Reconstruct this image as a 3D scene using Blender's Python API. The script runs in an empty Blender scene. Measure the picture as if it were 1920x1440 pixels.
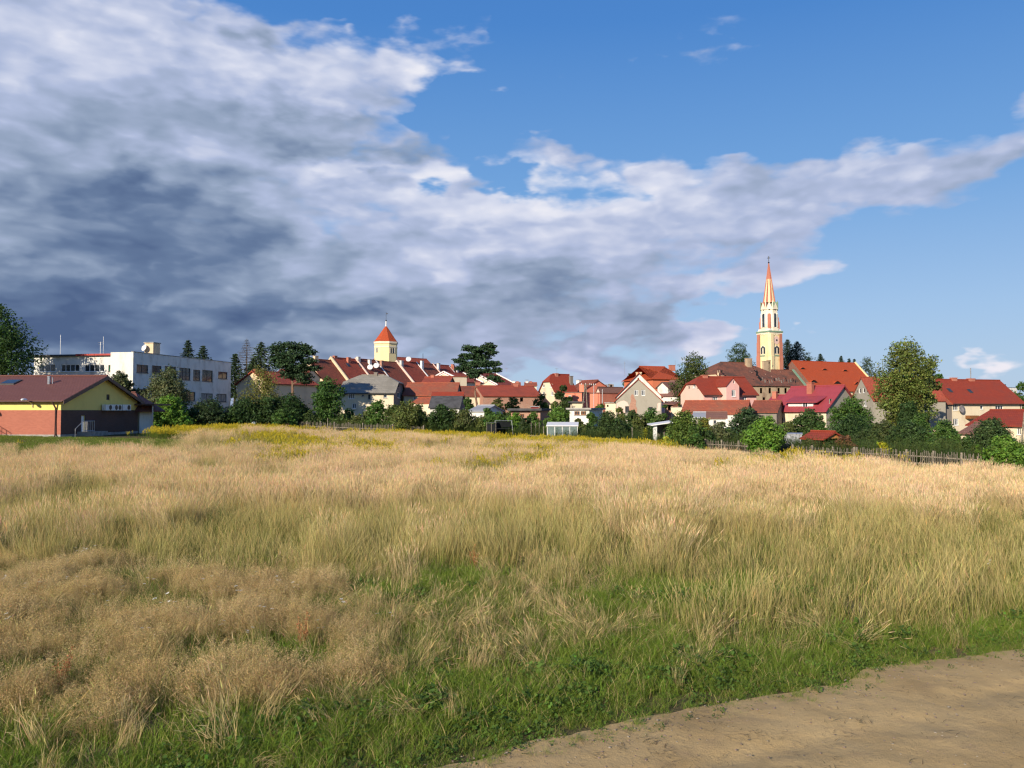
import bpy, math, random
import numpy as np
from mathutils import Vector, Matrix
R = math.radians
rng = np.random.default_rng(7)
random.seed(7)
scene = bpy.context.scene
COL = scene.collection

# ------------------------------------------------------------------ camera
F = 1500.0                      # focal length in pixels of the 1920 x 1440 photograph
PITCH = math.atan(50.0 / F)
CH = 3.6                        # eye height above the meadow
CP, SP = math.cos(PITCH), math.sin(PITCH)
cam_d = bpy.data.cameras.new('camera')
cam = bpy.data.objects.new('camera', cam_d)
COL.objects.link(cam)
cam.location = (0, 0, CH)
cam.rotation_euler = (R(90) + PITCH, 0, 0)
cam_d.sensor_width = 36.0
cam_d.lens = 36.0 * F / 1920.0
cam_d.clip_start = 0.1
cam_d.clip_end = 20000
scene.camera = cam

# ------------------------------------------------------------------ view / render settings
vs = scene.view_settings
vs.view_transform = 'Standard'
vs.look = 'None'
vs.exposure = 0.43
vs.gamma = 1.0
vs.use_curve_mapping = False
cy = scene.cycles
cy.max_bounces = 4
cy.diffuse_bounces = 2
cy.glossy_bounces = 2
cy.transmission_bounces = 3
cy.transparent_max_bounces = 6
cy.caustics_reflective = False
cy.caustics_refractive = False
cy.use_denoising = True
cy.use_adaptive_sampling = True
cy.adaptive_threshold = 0.02
cy.filter_width = 1.3

SUN_AZ = R(32)      # measured from straight behind the camera, towards its left
SUN_EL = R(22)

def ray(px, py):
    """direction of a photo pixel, scaled so that its y (depth) component is 1"""
    u = (px - 960.0) / F
    t = (720.0 - py) / F
    y = CP - t * SP
    return (u / y, 1.0, (SP + t * CP) / y)
def G(px, d, py=770):
    r = ray(px, py)
    return (r[0] * d, d)
def Z(py, d, px=960):
    return CH + ray(px, py)[2] * d
def project(x, y, z):
    zz = z - CH
    fw = y * CP + zz * SP
    up = -y * SP + zz * CP
    return 960 + F * x / fw, 720 - F * up / fw
def srgb(r, g, b):
    def f(c):
        c /= 255.0
        return c / 12.92 if c <= 0.04045 else ((c + 0.055) / 1.055) ** 2.4
    return (f(r), f(g), f(b))

# ------------------------------------------------------------------ node helper
class NT:
    def __init__(s, tree):
        s.t = tree; s.n = tree.nodes; s.l = tree.links
    def new(s, kind, **kw):
        n = s.n.new(kind)
        for k, v in kw.items():
            setattr(n, k, v)
        return n
    def put(s, sock, v):
        if v is None:
            return
        if isinstance(v, bpy.types.NodeSocket):
            s.l.new(v, sock)
        else:
            if sock.type == 'RGBA' and len(v) == 3:
                v = (*v, 1.0)
            sock.default_value = v
    def math(s, op, a, b=None, c=None, clamp=False):
        n = s.new('ShaderNodeMath', operation=op, use_clamp=clamp)
        for i, v in enumerate((a, b, c)):
            if v is not None:
                s.put(n.inputs[i], v)
        return n.outputs[0]
    def vmath(s, op, a, b=None, out=0):
        n = s.new('ShaderNodeVectorMath', operation=op)
        s.put(n.inputs[0], a)
        if b is not None:
            s.put(n.inputs[3 if op == 'SCALE' else 1], b)
        return n.outputs['Value'] if op in ('LENGTH', 'DOT_PRODUCT', 'DISTANCE') else n.outputs[0]
    def mix(s, f, a, b, blend='MIX'):
        n = s.new('ShaderNodeMix', data_type='RGBA', blend_type=blend)
        s.put(n.inputs[0], f); s.put(n.inputs[6], a); s.put(n.inputs[7], b)
        return n.outputs[2]
    def noise(s, vec, scale, detail=4, rough=0.55, dist=0.0, col=False, dim='3D'):
        n = s.new('ShaderNodeTexNoise', noise_dimensions=dim)
        s.put(n.inputs['Vector'], vec)
        n.inputs['Scale'].default_value = scale
        n.inputs['Detail'].default_value = detail
        n.inputs['Roughness'].default_value = rough
        n.inputs['Distortion'].default_value = dist
        return n.outputs['Color' if col else 'Fac']
    def ramp(s, f, stops, interp='LINEAR'):
        n = s.new('ShaderNodeValToRGB')
        n.color_ramp.interpolation = interp
        e = n.color_ramp.elements
        while len(e) < len(stops):
            e.new(0.5)
        for i, (p, c) in enumerate(stops):
            e[i].position = p
            e[i].color = (*c, 1) if len(c) == 3 else c
        s.put(n.inputs[0], f)
        return n.outputs[0]
    def mrange(s, v, a, b, c=0.0, d=1.0, smooth=True):
        n = s.new('ShaderNodeMapRange', interpolation_type='SMOOTHSTEP' if smooth else 'LINEAR')
        s.put(n.inputs[0], v)
        for i, q in enumerate((a, b, c, d)):
            n.inputs[i + 1].default_value = q
        return n.outputs[0]

# ------------------------------------------------------------------ world: clear sky with broken cloud
world = bpy.data.worlds.new('World')
scene.world = world
world.use_nodes = True
w = NT(world.node_tree)
w.n.clear()
out = w.new('ShaderNodeOutputWorld')
bg = w.new('ShaderNodeBackground')
w.l.new(bg.outputs[0], out.inputs[0])
sky = w.new('ShaderNodeTexSky', sky_type='NISHITA')
sky.sun_disc = False
sky.sun_elevation = SUN_EL
sky.sun_rotation = math.pi + SUN_AZ
sky.air_density = 1.0
sky.dust_density = 0.6
sky.ozone_density = 2.0
SKY_STRENGTH = 0.115
tc = w.new('ShaderNodeTexCoord')
D = tc.outputs['Generated']
sx = w.new('ShaderNodeSeparateXYZ')
w.l.new(D, sx.inputs[0])
az = w.math('ARCTAN2', sx.outputs[0], sx.outputs[1])
el = w.math('ARCSINE', sx.outputs[2])
cb = w.new('ShaderNodeCombineXYZ')
w.put(cb.inputs[0], w.math('MULTIPLY', az, 15.0))
w.put(cb.inputs[1], w.math('MULTIPLY', el, 15.0))
UV = cb.outputs[0]               # about 1 unit = 100 photo pixels; azimuth, elevation
def suv(px, py):
    r = Vector(ray(px, py)).normalized()
    return (math.atan2(r.x, r.y) * 15, math.asin(r.z) * 15)
flat = w.vmath('MULTIPLY', UV, (0.72, 1.75, 1.0))
wob1 = w.noise(flat, 0.5, 3, 0.55, col=True, dim='2D')
wob2 = w.noise(flat, 2.0, 3, 0.6, col=True, dim='2D')
wv = w.vmath('ADD', w.vmath('MULTIPLY', w.vmath('SUBTRACT', wob1, (0.5, 0.5, 0.5)), (3.0, 1.5, 0)),
             w.vmath('MULTIPLY', w.vmath('SUBTRACT', wob2, (0.5, 0.5, 0.5)), (0.7, 0.42, 0)))
UVW = w.vmath('ADD', UV, wv)
ROT = {}
def rotated(deg):
    """sky coordinates turned by deg (shared by all streaks of that slant)"""
    if deg not in ROT:
        if deg == 0: ROT[deg] = UVW
        else:
            m = w.new('ShaderNodeVectorRotate', rotation_type='Z_AXIS')
            w.put(m.inputs['Vector'], UVW)
            m.inputs['Angle'].default_value = R(-deg)
            ROT[deg] = m.outputs[0]
    return ROT[deg]
def blob(px, py, rx, ry, rot, amp):
    rot = min((-8, 0, 10), key=lambda q: abs(q - rot))
    u, v = suv(px, py)
    c, s_ = math.cos(R(-rot)), math.sin(R(-rot))
    u, v = u * c - v * s_, u * s_ + v * c
    m = w.new('ShaderNodeVectorMath', operation='MULTIPLY_ADD')
    w.put(m.inputs[0], rotated(rot))
    m.inputs[1].default_value = (100.0 / rx, 100.0 / ry, 0)
    m.inputs[2].default_value = (-u * 100.0 / rx, -v * 100.0 / ry, 0)
    return w.mrange(w.vmath('LENGTH', m.outputs[0]), 0.0, 1.0, amp, 0.0)
def total(items, start):
    acc = start
    for b in items:
        acc = w.math('ADD', acc, blob(*b))
    return acc
fb = w.noise(flat, 0.7, 5, 0.5, dim='2D')
fb_lo = w.noise(flat, 0.8, 3, 0.5, dim='2D')
fb_hi = w.noise(w.vmath('ADD', flat, (-0.22, 0.36, 0.0)), 0.8, 3, 0.5, dim='2D')   # the same field a little towards the light
relief = w.math('SUBTRACT', fb_lo, fb_hi)
vo = w.new('ShaderNodeTexVoronoi', voronoi_dimensions='2D', feature='SMOOTH_F1')
w.put(vo.inputs['Vector'], w.vmath('ADD', flat, w.vmath('MULTIPLY', wv, (0.55, 0.9, 0))))
vo.inputs['Scale'].default_value = 1.25
vo.inputs['Detail'].default_value = 1.0
vo.inputs['Smoothness'].default_value = 0.7
vo.inputs['Roughness'].default_value = 0.5
vo.inputs['Lacunarity'].default_value = 2.3
bill = w.math('SUBTRACT', 0.36, vo.outputs['Distance'])      # rounded heads of cumulus
# cover: where cloud stands
cover = total([
    (-150, 420, 1300, 620, 0, 2.2), (300, 130, 900, 220, -3, 1.3), (860, 130, 330, 100, -8, 0.9),
    (1000, 470, 620, 300, 0, 1.5), (1330, 385, 430, 140, 6, 1.1), (1660, 340, 440, 125, 14, 1.15),
    (1960, 290, 320, 110, 16, 0.9), (600, 640, 660, 180, 0, 1.3), (1180, 590, 260, 90, 6, 0.75),
    (1450, 512, 250, 62, 11, 1.15), (1330, 520, 140, 40, 0, 0.4), (1095, 672, 200, 66, 0, 1.25), (1275, 664, 130, 60, 0, 1.15),
    (1535, 632, 105, 42, 0, 1.05), (1340, 632, 85, 32, 0, 1.0), (1315, 80, 200, 70, -5, 0.66), (1380, 8, 280, 55, 0, 0.5),
    (1490, 55, 90, 45, 0, 0.55), (1790, 697, 80, 40, 0, 0.95), (1860, 703, 90, 36, 0, 0.95), (1600, 690, 160, 40, 0, 0.6), (1300, 20, 120, 50, 0, 0.25), (900, 25, 160, 45, 0, 0.35), (1250, 290, 330, 60, -8, 0.4), (1010, 270, 150, 60, -20, 0.55),
    (1180, 210, 620, 110, 3, -0.9), (900, 325, 110, 55, 10, -1.0), (1020, 225, 150, 40, 8, -0.5), (1690, 600, 420, 170, 0, -0.35),
], -0.62)
# beyond the view broken cloud goes on, toned darker to lower the ambient light
side = w.mrange(w.math('ABSOLUTE', az), 0.75, 1.5)
high = w.mrange(el, 0.55, 0.9)
beyond = w.math('MAXIMUM', side, high)
bign = w.noise(D, 2.6, 2, 0.5)
cover = w.math('ADD', cover, w.math('MULTIPLY', beyond, w.mrange(bign, 0.40, 0.66, -0.5, 1.0)))
cover = w.math('ADD', cover, w.math('MULTIPLY', w.math('SUBTRACT', fb, 0.5), 1.9))
cover = w.math('ADD', cover, w.math('MULTIPLY', bill, 0.6))
dens = w.mrange(cover, 0.0, 0.66)
# tone: how much of the evening sun the cloud face catches
tone = total([
    (60, 595, 700, 170, 0, -0.50), (280, 430, 420, 100, -7, -0.36), (300, 360, 240, 55, -6, -0.24), (60, 260, 500, 90, 0, -0.06), (600, 235, 520, 60, 2, -0.15),
    (990, 545, 190, 70, -12, -0.20), (1190, 600, 170, 60, 8, -0.18), (620, 600, 420, 110, 0, -0.14), (1080, 410, 480, 150, 0, 0.20), (650, 430, 300, 110, 0, 0.12),
    (490, 80, 60, 60, 0, -0.25), (730, 322, 40, 25, 0, -0.2),
    (350, 80, 950, 150, -2, 0.24), (850, 130, 260, 60, -8, 0.20), (700, 305, 380, 50, 0, 0.26), (930, 370, 200, 60, 8, 0.18),
    (1080, 340, 340, 60, -6, 0.22), (1700, 310, 420, 70, 14, 0.16), (1470, 500, 200, 50, 11, 0.22), (1095, 668, 150, 40, 0, 0.14), (1290, 665, 90, 40, 0, 0.2), (850, 500, 120, 30, 0, 0.12), (1790, 694, 120, 50, 0, 0.34), (1600, 690, 180, 50, 0, 0.2), (1540, 630, 120, 45, 0, 0.2), (1340, 630, 100, 40, 0, 0.16), (1870, 700, 110, 40, 0, 0.3),
], 0.68)
tone = w.math('SUBTRACT', tone, w.math('MULTIPLY', beyond, 0.16))  # unseen cloud darkened so that it lights the scene less
tone = w.math('ADD', tone, w.math('MULTIPLY', relief, 0.5))
tone = w.math('ADD', tone, w.math('MULTIPLY', bill, 0.24))
tone = w.math('ADD', tone, w.math('MULTIPLY', w.math('SUBTRACT', w.noise(flat, 2.6, 3, 0.55, dim='2D'), 0.5), 0.07))
tone = w.math('ADD', tone, w.math('MULTIPLY', w.math('SUBTRACT', 0.5, dens), 0.12))
ccol = w.ramp(tone, [(0.0, srgb(76, 96, 134)), (0.22, srgb(104, 124, 157)), (0.45, srgb(148, 164, 190)),
                     (0.66, srgb(178, 190, 220)), (0.86, srgb(215, 220, 238)), (1.0, srgb(238, 238, 246))])
# low cloud takes on the warm pinkish light near the horizon
low = w.mrange(el, 0.0, 0.30, 1.0, 0.0)
lowm = w.math('MULTIPLY', w.math('MULTIPLY', low, 0.5), w.mrange(az, -0.35, 0.1))
ccol = w.mix(lowm, ccol, w.mix(1.0, ccol, (1.05, 0.97, 0.97), 'MULTIPLY'))
skyc = w.vmath('MULTIPLY', sky.outputs[0], (SKY_STRENGTH, SKY_STRENGTH, SKY_STRENGTH))
clear = w.ramp(w.mrange(el, 0.0, 1.2, 0, 1, False), [(0.0, srgb(176, 200, 228)), (0.10, srgb(156, 190, 230)), (0.22, srgb(112, 164, 222)), (0.38, srgb(72, 134, 208)), (0.6, srgb(56, 110, 192)), (1.0, srgb(40, 84, 164))])
skyc = w.mix(0.88, skyc, clear)
opac = w.math('MULTIPLY', dens, 0.97)
fin = w.mix(opac, skyc, ccol)
w.l.new(fin, bg.inputs['Color'])
bg.inputs['Strength'].default_value = 0.742     # 2 ** -exposure: the sky keeps the tones of the photograph

# ------------------------------------------------------------------ sun
sun_d = bpy.data.lights.new('sun', 'SUN')
sun = bpy.data.objects.new('sun', sun_d)
COL.objects.link(sun)
sun_d.energy = 5.0
sun_d.angle = R(0.53)
sun_d.color = (1.0, 0.88, 0.70)
SUN_DIR = Vector((-math.sin(SUN_AZ) * math.cos(SUN_EL), -math.cos(SUN_AZ) * math.cos(SUN_EL), math.sin(SUN_EL)))
sun.rotation_euler = SUN_DIR.to_track_quat('Z', 'Y').to_euler()
sun.location = (-40, -40, 60)

# ------------------------------------------------------------------ object helpers
def tag(o, label=None, cat=None, group=None, kind=None):
    if label: o['label'] = label
    if cat: o['category'] = cat
    if group: o['group'] = group
    if kind: o['kind'] = kind
    return o
def empty(name, loc, rz=0.0):
    o = bpy.data.objects.new(name, None)
    o.empty_display_size = 0.5
    o.location = loc
    o.rotation_euler = (0, 0, rz)
    COL.objects.link(o)
    return o
class MB:
    """collects polygons; build() links them as one mesh object"""
    def __init__(s):
        s.v = []; s.f = []; s.mi = []
    def poly(s, pts, m=0):
        i = len(s.v)
        s.v += [tuple(p) for p in pts]
        s.f.append(tuple(range(i, i + len(pts)))); s.mi.append(m)
        return s
    def box(s, a, b, m=0):
        x0, y0, z0 = a; x1, y1, z1 = b
        i = len(s.v)
        s.v += [(x0, y0, z0), (x1, y0, z0), (x1, y1, z0), (x0, y1, z0), (x0, y0, z1), (x1, y0, z1), (x1, y1, z1), (x0, y1, z1)]
        for q in ((3, 2, 1, 0), (4, 5, 6, 7), (0, 1, 5, 4), (1, 2, 6, 5), (2, 3, 7, 6), (3, 0, 4, 7)):
            s.f.append(tuple(i + k for k in q)); s.mi.append(m)
        return s
    def slab(s, pts, t, m=0, d=(0, 0, -1)):
        """closed slab: polygon on top, copied t along d"""
        n = len(pts); i = len(s.v)
        s.v += [tuple(p) for p in pts]
        s.v += [tuple(p[k] + d[k] * t for k in range(3)) for p in pts]
        s.f.append(tuple(range(i, i + n))); s.mi.append(m)
        s.f.append(tuple(range(i + 2 * n - 1, i + n - 1, -1))); s.mi.append(m)
        for k in range(n):
            j = (k + 1) % n
            s.f.append((i + j, i + k, i + n + k, i + n + j)); s.mi.append(m)
        return s
    def tube(s, pts, rad, n=6, m=0, cap=True):
        pts = [Vector(p) for p in pts]
        if not hasattr(rad, '__len__'):
            rad = [rad] * len(pts)
        base = len(s.v)
        for k, p in enumerate(pts):
            d = (pts[min(k + 1, len(pts) - 1)] - pts[max(k - 1, 0)])
            d = d.normalized() if d.length > 1e-9 else Vector((0, 0, 1))
            a = d.cross(Vector((0, 0, 1)))
            if a.length < 1e-3: a = d.cross(Vector((1, 0, 0)))
            a.normalize(); b = d.cross(a)
            for j in range(n):
                th = 2 * math.pi * j / n
                s.v.append(tuple(p + (a * math.cos(th) + b * math.sin(th)) * rad[k]))
        for k in range(len(pts) - 1):
            for j in range(n):
                j2 = (j + 1) % n
                s.f.append((base + k * n + j, base + k * n + j2, base + (k + 1) * n + j2, base + (k + 1) * n + j)); s.mi.append(m)
        if cap:
            s.f.append(tuple(base + j for j in range(n - 1, -1, -1))); s.mi.append(m)
            e = base + (len(pts) - 1) * n
            s.f.append(tuple(e + j for j in range(n))); s.mi.append(m)
        return s
    def rings(s, rings, cap=(True, True), m=0):
        """loft through rings of equal point count"""
        n = len(rings[0]); i = len(s.v)
        for r in rings: s.v += [tuple(p) for p in r]
        for k in range(len(rings) - 1):
            for j in range(n):
                j2 = (j + 1) % n
                s.f.append((i + k * n + j, i + k * n + j2, i + (k + 1) * n + j2, i + (k + 1) * n + j)); s.mi.append(m)
        if cap[0]: s.f.append(tuple(i + j for j in range(n - 1, -1, -1))); s.mi.append(m)
        if cap[1]:
            e = i + (len(rings) - 1) * n
            s.f.append(tuple(e + j for j in range(n))); s.mi.append(m)
        return s
    def mesh(s, name):
        me = bpy.data.meshes.new(name)
        me.from_pydata(s.v, [], s.f)
        me.polygons.foreach_set('material_index', s.mi)
        me.update()
        return me
    def build(s, name, mat, parent=None, smooth=False):
        me = s.mesh(name)
        for m_ in (mat if isinstance(mat, (list, tuple)) else [mat]):
            me.materials.append(m_)
        if smooth:
            me.polygons.foreach_set('use_smooth', [True] * len(me.polygons))
        o = bpy.data.objects.new(name, me)
        COL.objects.link(o)
        if parent is not None: o.parent = parent
        return o
def np_mesh(name, verts, faces, cols=None, mat=None):
    """verts (N,3), faces (M,k) arrays; cols (N,3) -> colour attribute 'col'"""
    me = bpy.data.meshes.new(name)
    nv, nf, k = len(verts), len(faces), faces.shape[1]
    me.vertices.add(nv)
    me.vertices.foreach_set('co', np.ascontiguousarray(verts, dtype=np.float32).ravel())
    me.loops.add(nf * k)
    me.loops.foreach_set('vertex_index', np.ascontiguousarray(faces, dtype=np.int32).ravel())
    me.polygons.add(nf)
    me.polygons.foreach_set('loop_start', np.arange(0, nf * k, k, dtype=np.int32))
    if cols is not None:
        a = me.attributes.new('col', 'FLOAT_COLOR', 'POINT')
        c4 = np.ones((nv, 4), dtype=np.float32); c4[:, :3] = cols
        a.data.foreach_set('color', c4.ravel())
    me.update()
    me.validate()
    if mat: me.materials.append(mat)
    return me
def link(name, me, parent=None, loc=None):
    o = bpy.data.objects.new(name, me)
    COL.objects.link(o)
    if parent is not None: o.parent = parent
    if loc is not None: o.location = loc
    return o

# ------------------------------------------------------------------ value noise for layout
_perm = np.random.default_rng(3).random((256, 256))
def vnoise(x, y, s=1.0, seed=0):
    x = np.asarray(x, float) / s + seed * 17.3; y = np.asarray(y, float) / s + seed * 9.1
    xi = np.floor(x).astype(int); yi = np.floor(y).astype(int)
    fx = x - xi; fy = y - yi
    fx = fx * fx * (3 - 2 * fx); fy = fy * fy * (3 - 2 * fy)
    g = lambda a, b: _perm[a % 256, b % 256]
    return (g(xi, yi) * (1 - fx) + g(xi + 1, yi) * fx) * (1 - fy) + (g(xi, yi + 1) * (1 - fx) + g(xi + 1, yi + 1) * fx) * fy
def fbm(x, y, s, seed=0, o=3):
    a = 0; t = 0; k = 1.0
    for i in range(o):
        a = a + vnoise(x, y, s / 2 ** i, seed + i) * k; t += k; k *= 0.5
    return a / t
def sstep(a, b, x):
    t = np.clip((np.asarray(x, float) - a) / (b - a), 0, 1)
    return t * t * (3 - 2 * t)
# ------------------------------------------------------------------ materials
MATS = {}
def new_mat(name):
    m = bpy.data.materials.new(name); m.use_nodes = True
    t = NT(m.node_tree); t.n.clear()
    o = t.new('ShaderNodeOutputMaterial')
    MATS[name] = m
    return m, t, o
def principled(t, o, color, rough=0.8, spec=0.3, metal=0.0, bump=None, bump_s=0.3, dist=0.02):
    p = t.new('ShaderNodeBsdfPrincipled')
    t.put(p.inputs['Base Color'], color)
    t.put(p.inputs['Roughness'], rough)
    p.inputs['Specular IOR Level'].default_value = spec
    p.inputs['Metallic'].default_value = metal
    if bump is not None:
        b = t.new('ShaderNodeBump')
        b.inputs['Strength'].default_value = bump_s
        b.inputs['Distance'].default_value = dist
        t.put(b.inputs['Height'], bump)
        t.l.new(b.outputs[0], p.inputs['Normal'])
    t.l.new(p.outputs[0], o.inputs[0])
    return p
def ocoord(t, kind='Object'):
    c = t.new('ShaderNodeTexCoord')
    return c.outputs[kind]
def wall_uv(t):
    """(u + v, z) of the building's own axes: runs along any wall or slope"""
    c = ocoord(t)
    s = t.new('ShaderNodeSeparateXYZ'); t.l.new(c, s.inputs[0])
    k = t.new('ShaderNodeCombineXYZ')
    t.put(k.inputs[0], t.math('ADD', s.outputs[0], s.outputs[1]))
    t.put(k.inputs[1], s.outputs[2])
    return k.outputs[0], c
def plaster(name, col, stain=None, amt=0.35, rough=0.9):
    m, t, o = new_mat(name)
    uv, c = wall_uv(t)
    n1 = t.noise(t.vmath('MULTIPLY', uv, (1, 0.45, 1)), 0.9, 6, 0.6)
    n2 = t.noise(c, 9.0, 4, 0.6)
    st = stain or tuple(x * 0.6 for x in col)
    f = t.mrange(n1, 0.46, 0.72, 0, amt * 1.6)
    colr = t.mix(f, col, st)
    colr = t.mix(t.mrange(n2, 0.35, 0.7, 0, 0.18), colr, tuple(x * 0.8 for x in col))
    principled(t, o, colr, rough, 0.15, bump=n2, bump_s=0.35, dist=0.02)
    return m
def tiles(name, col, col2, rough=0.75, var=0.6, size=(0.24, 0.19), weather=None, wamt=0.5):
    m, t, o = new_mat(name)
    uv, c = wall_uv(t)
    b = t.new('ShaderNodeTexBrick')
    b.offset = 0.5
    t.put(b.inputs['Vector'], uv)
    t.put(b.inputs['Color1'], col); t.put(b.inputs['Color2'], col2)
    t.put(b.inputs['Mortar'], tuple(x * 0.45 for x in col))
    b.inputs['Scale'].default_value = 1.0
    b.inputs['Mortar Size'].default_value = 0.012
    b.inputs['Mortar Smooth'].default_value = 0.3
    b.inputs['Brick Width'].default_value = size[0]
    b.inputs['Row Height'].default_value = size[1]
    n1 = t.noise(c, 0.5, 5, 0.6)
    n2 = t.noise(c, 3.5, 4, 0.65)
    cc = t.mix(t.mrange(n2, 0.3, 0.7, 0, var), b.outputs['Color'], col2)
    if weather:
        cc = t.mix(t.mrange(n1, 0.42, 0.68, 0, wamt), cc, weather)
    h = t.math('ADD', t.math('MULTIPLY', b.outputs['Fac'], -0.6), t.math('MULTIPLY', n2, 0.5))
    principled(t, o, cc, rough, 0.12, bump=h, bump_s=0.6, dist=0.04)
    return m
def bricks(name, col, col2, mortar, size=(0.26, 0.085), stain=None):
    m, t, o = new_mat(name)
    uv, c = wall_uv(t)
    b = t.new('ShaderNodeTexBrick')
    t.put(b.inputs['Vector'], uv)
    t.put(b.inputs['Color1'], col); t.put(b.inputs['Color2'], col2); t.put(b.inputs['Mortar'], mortar)
    b.inputs['Scale'].default_value = 1.0
    b.inputs['Mortar Size'].default_value = 0.008
    b.inputs['Brick Width'].default_value = size[0]
    b.inputs['Row Height'].default_value = size[1]
    n = t.noise(c, 0.8, 5, 0.6)
    cc = t.mix(t.mrange(n, 0.4, 0.75, 0, 0.45), b.outputs['Color'], stain or tuple(x * 0.7 for x in col))
    principled(t, o, cc, 0.85, 0.2, bump=t.math('MULTIPLY', b.outputs['Fac'], -1), bump_s=0.5, dist=0.015)
    return m
def plain(name, col, rough=0.6, spec=0.3, metal=0.0, var=0.15, scale=4.0):
    m, t, o = new_mat(name)
    c = ocoord(t)
    n = t.noise(c, scale, 4, 0.6)
    cc = t.mix(t.mrange(n, 0.35, 0.7, 0, 1), col, tuple(x * (1 - var * 2) for x in col))
    principled(t, o, cc, rough, spec, metal, bump=n, bump_s=0.15, dist=0.01)
    return m
def seam_metal(name, col):
    m, t, o = new_mat(name)
    uv, c = wall_uv(t)
    wv = t.new('ShaderNodeTexWave', wave_type='BANDS', bands_direction='X')
    t.put(wv.inputs['Vector'], uv); wv.inputs['Scale'].default_value = 0.9
    wv.inputs['Distortion'].default_value = 0.0
    n = t.noise(c, 1.2, 5, 0.6)
    cc = t.mix(t.mrange(n, 0.4, 0.75, 0, 0.45), col, tuple(x * 0.65 for x in col))
    principled(t, o, cc, 0.5, 0.4, bump=t.math('POWER', wv.outputs['Fac'], 6.0), bump_s=0.4, dist=0.03)
    return m
def foliage(name, transl=0.35, rough=0.6, spec=0.25, var=0.5):
    """leaf faces coloured by their own 'col' attribute"""
    m, t, o = new_mat(name)
    a = t.new('ShaderNodeAttribute', attribute_name='col')
    oi = t.new('ShaderNodeObjectInfo')
    g = t.new('ShaderNodeNewGeometry')
    n = t.noise(g.outputs['Position'], 0.35, 3, 0.6)
    v = t.math('ADD', t.math('MULTIPLY', n, var), t.math('MULTIPLY', oi.outputs['Random'], 0.22))
    v = t.math('ADD', v, 1.0 - 0.5 * var - 0.11)
    c = t.mix(1.0, a.outputs['Color'], t.vmath('SCALE', (1, 1, 1), v), 'MULTIPLY')
    p = t.new('ShaderNodeBsdfPrincipled')
    t.put(p.inputs['Base Color'], c)
    p.inputs['Roughness'].default_value = rough
    p.inputs['Specular IOR Level'].default_value = spec
    tr = t.new('ShaderNodeBsdfTranslucent')
    t.put(tr.inputs['Color'], t.mix(1.0, c, (1.1, 1.15, 0.7), 'MULTIPLY'))
    mx = t.new('ShaderNodeMixShader')
    mx.inputs[0].default_value = transl
    t.l.new(p.outputs[0], mx.inputs[1]); t.l.new(tr.outputs[0], mx.inputs[2])
    t.l.new(mx.outputs[0], o.inputs[0])
    return m
foliage('leaf')
foliage('needle', 0.15)
foliage('grass', 0.32, 0.75, 0.15, 0.35)

m, t, o = new_mat('bark')
c = ocoord(t)
n = t.noise(t.vmath('MULTIPLY', c, (6, 6, 1.2)), 2.0, 5, 0.65)
principled(t, o, t.ramp(n, [(0.3, (0.05, 0.035, 0.025)), (0.7, (0.16, 0.12, 0.09))]), 0.9, 0.1, bump=n, bump_s=0.8, dist=0.05)
m, t, o = new_mat('pine_bark')
c = ocoord(t)
n = t.noise(t.vmath('MULTIPLY', c, (5, 5, 1.5)), 2.0, 5, 0.65)
principled(t, o, t.ramp(n, [(0.3, (0.10, 0.05, 0.03)), (0.7, (0.30, 0.20, 0.14))]), 0.9, 0.1, bump=n, bump_s=0.8, dist=0.05)

# ground
m, t, o = new_mat('meadow_soil')
g = t.new('ShaderNodeNewGeometry'); P = g.outputs['Position']
n1 = t.noise(P, 0.25, 6, 0.6); n2 = t.noise(P, 6.0, 5, 0.65)
cc = t.ramp(n1, [(0.3, (0.075, 0.075, 0.03)), (0.5, (0.13, 0.11, 0.05)), (0.7, (0.17, 0.13, 0.065))])
cc = t.mix(t.mrange(n2, 0.35, 0.7, 0, 0.5), cc, (0.06, 0.05, 0.03))
principled(t, o, cc, 0.95, 0.05, bump=n2, bump_s=0.8, dist=0.08)

m, t, o = new_mat('dirt')
g = t.new('ShaderNodeNewGeometry'); P = g.outputs['Position']
n1 = t.noise(P, 0.8, 6, 0.6); n2 = t.noise(P, 9.0, 6, 0.7); n3 = t.noise(t.vmath('MULTIPLY', P, (1.0, 1.5, 1)), 1.6, 6, 0.65)
n4 = t.noise(P, 55.0, 4, 0.7)
cc = t.ramp(n1, [(0.25, (0.34, 0.235, 0.105)), (0.5, (0.44, 0.312, 0.145)), (0.75, (0.51, 0.37, 0.18))])
cc = t.mix(t.mrange(n3, 0.50, 0.75, 0, 0.45), cc, (0.28, 0.195, 0.115))
cc = t.mix(t.mrange(n2, 0.60, 0.70, 0, 0.6), cc, (0.13, 0.095, 0.06))
cc = t.mix(t.mrange(n4, 0.62, 0.75, 0, 0.5), cc, (0.55, 0.46, 0.36))
h = t.math('ADD', t.math('MULTIPLY', n2, 0.6), t.math('MULTIPLY', n4, 0.25))
principled(t, o, cc, 0.95, 0.08, bump=h, bump_s=0.8, dist=0.035)

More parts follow.
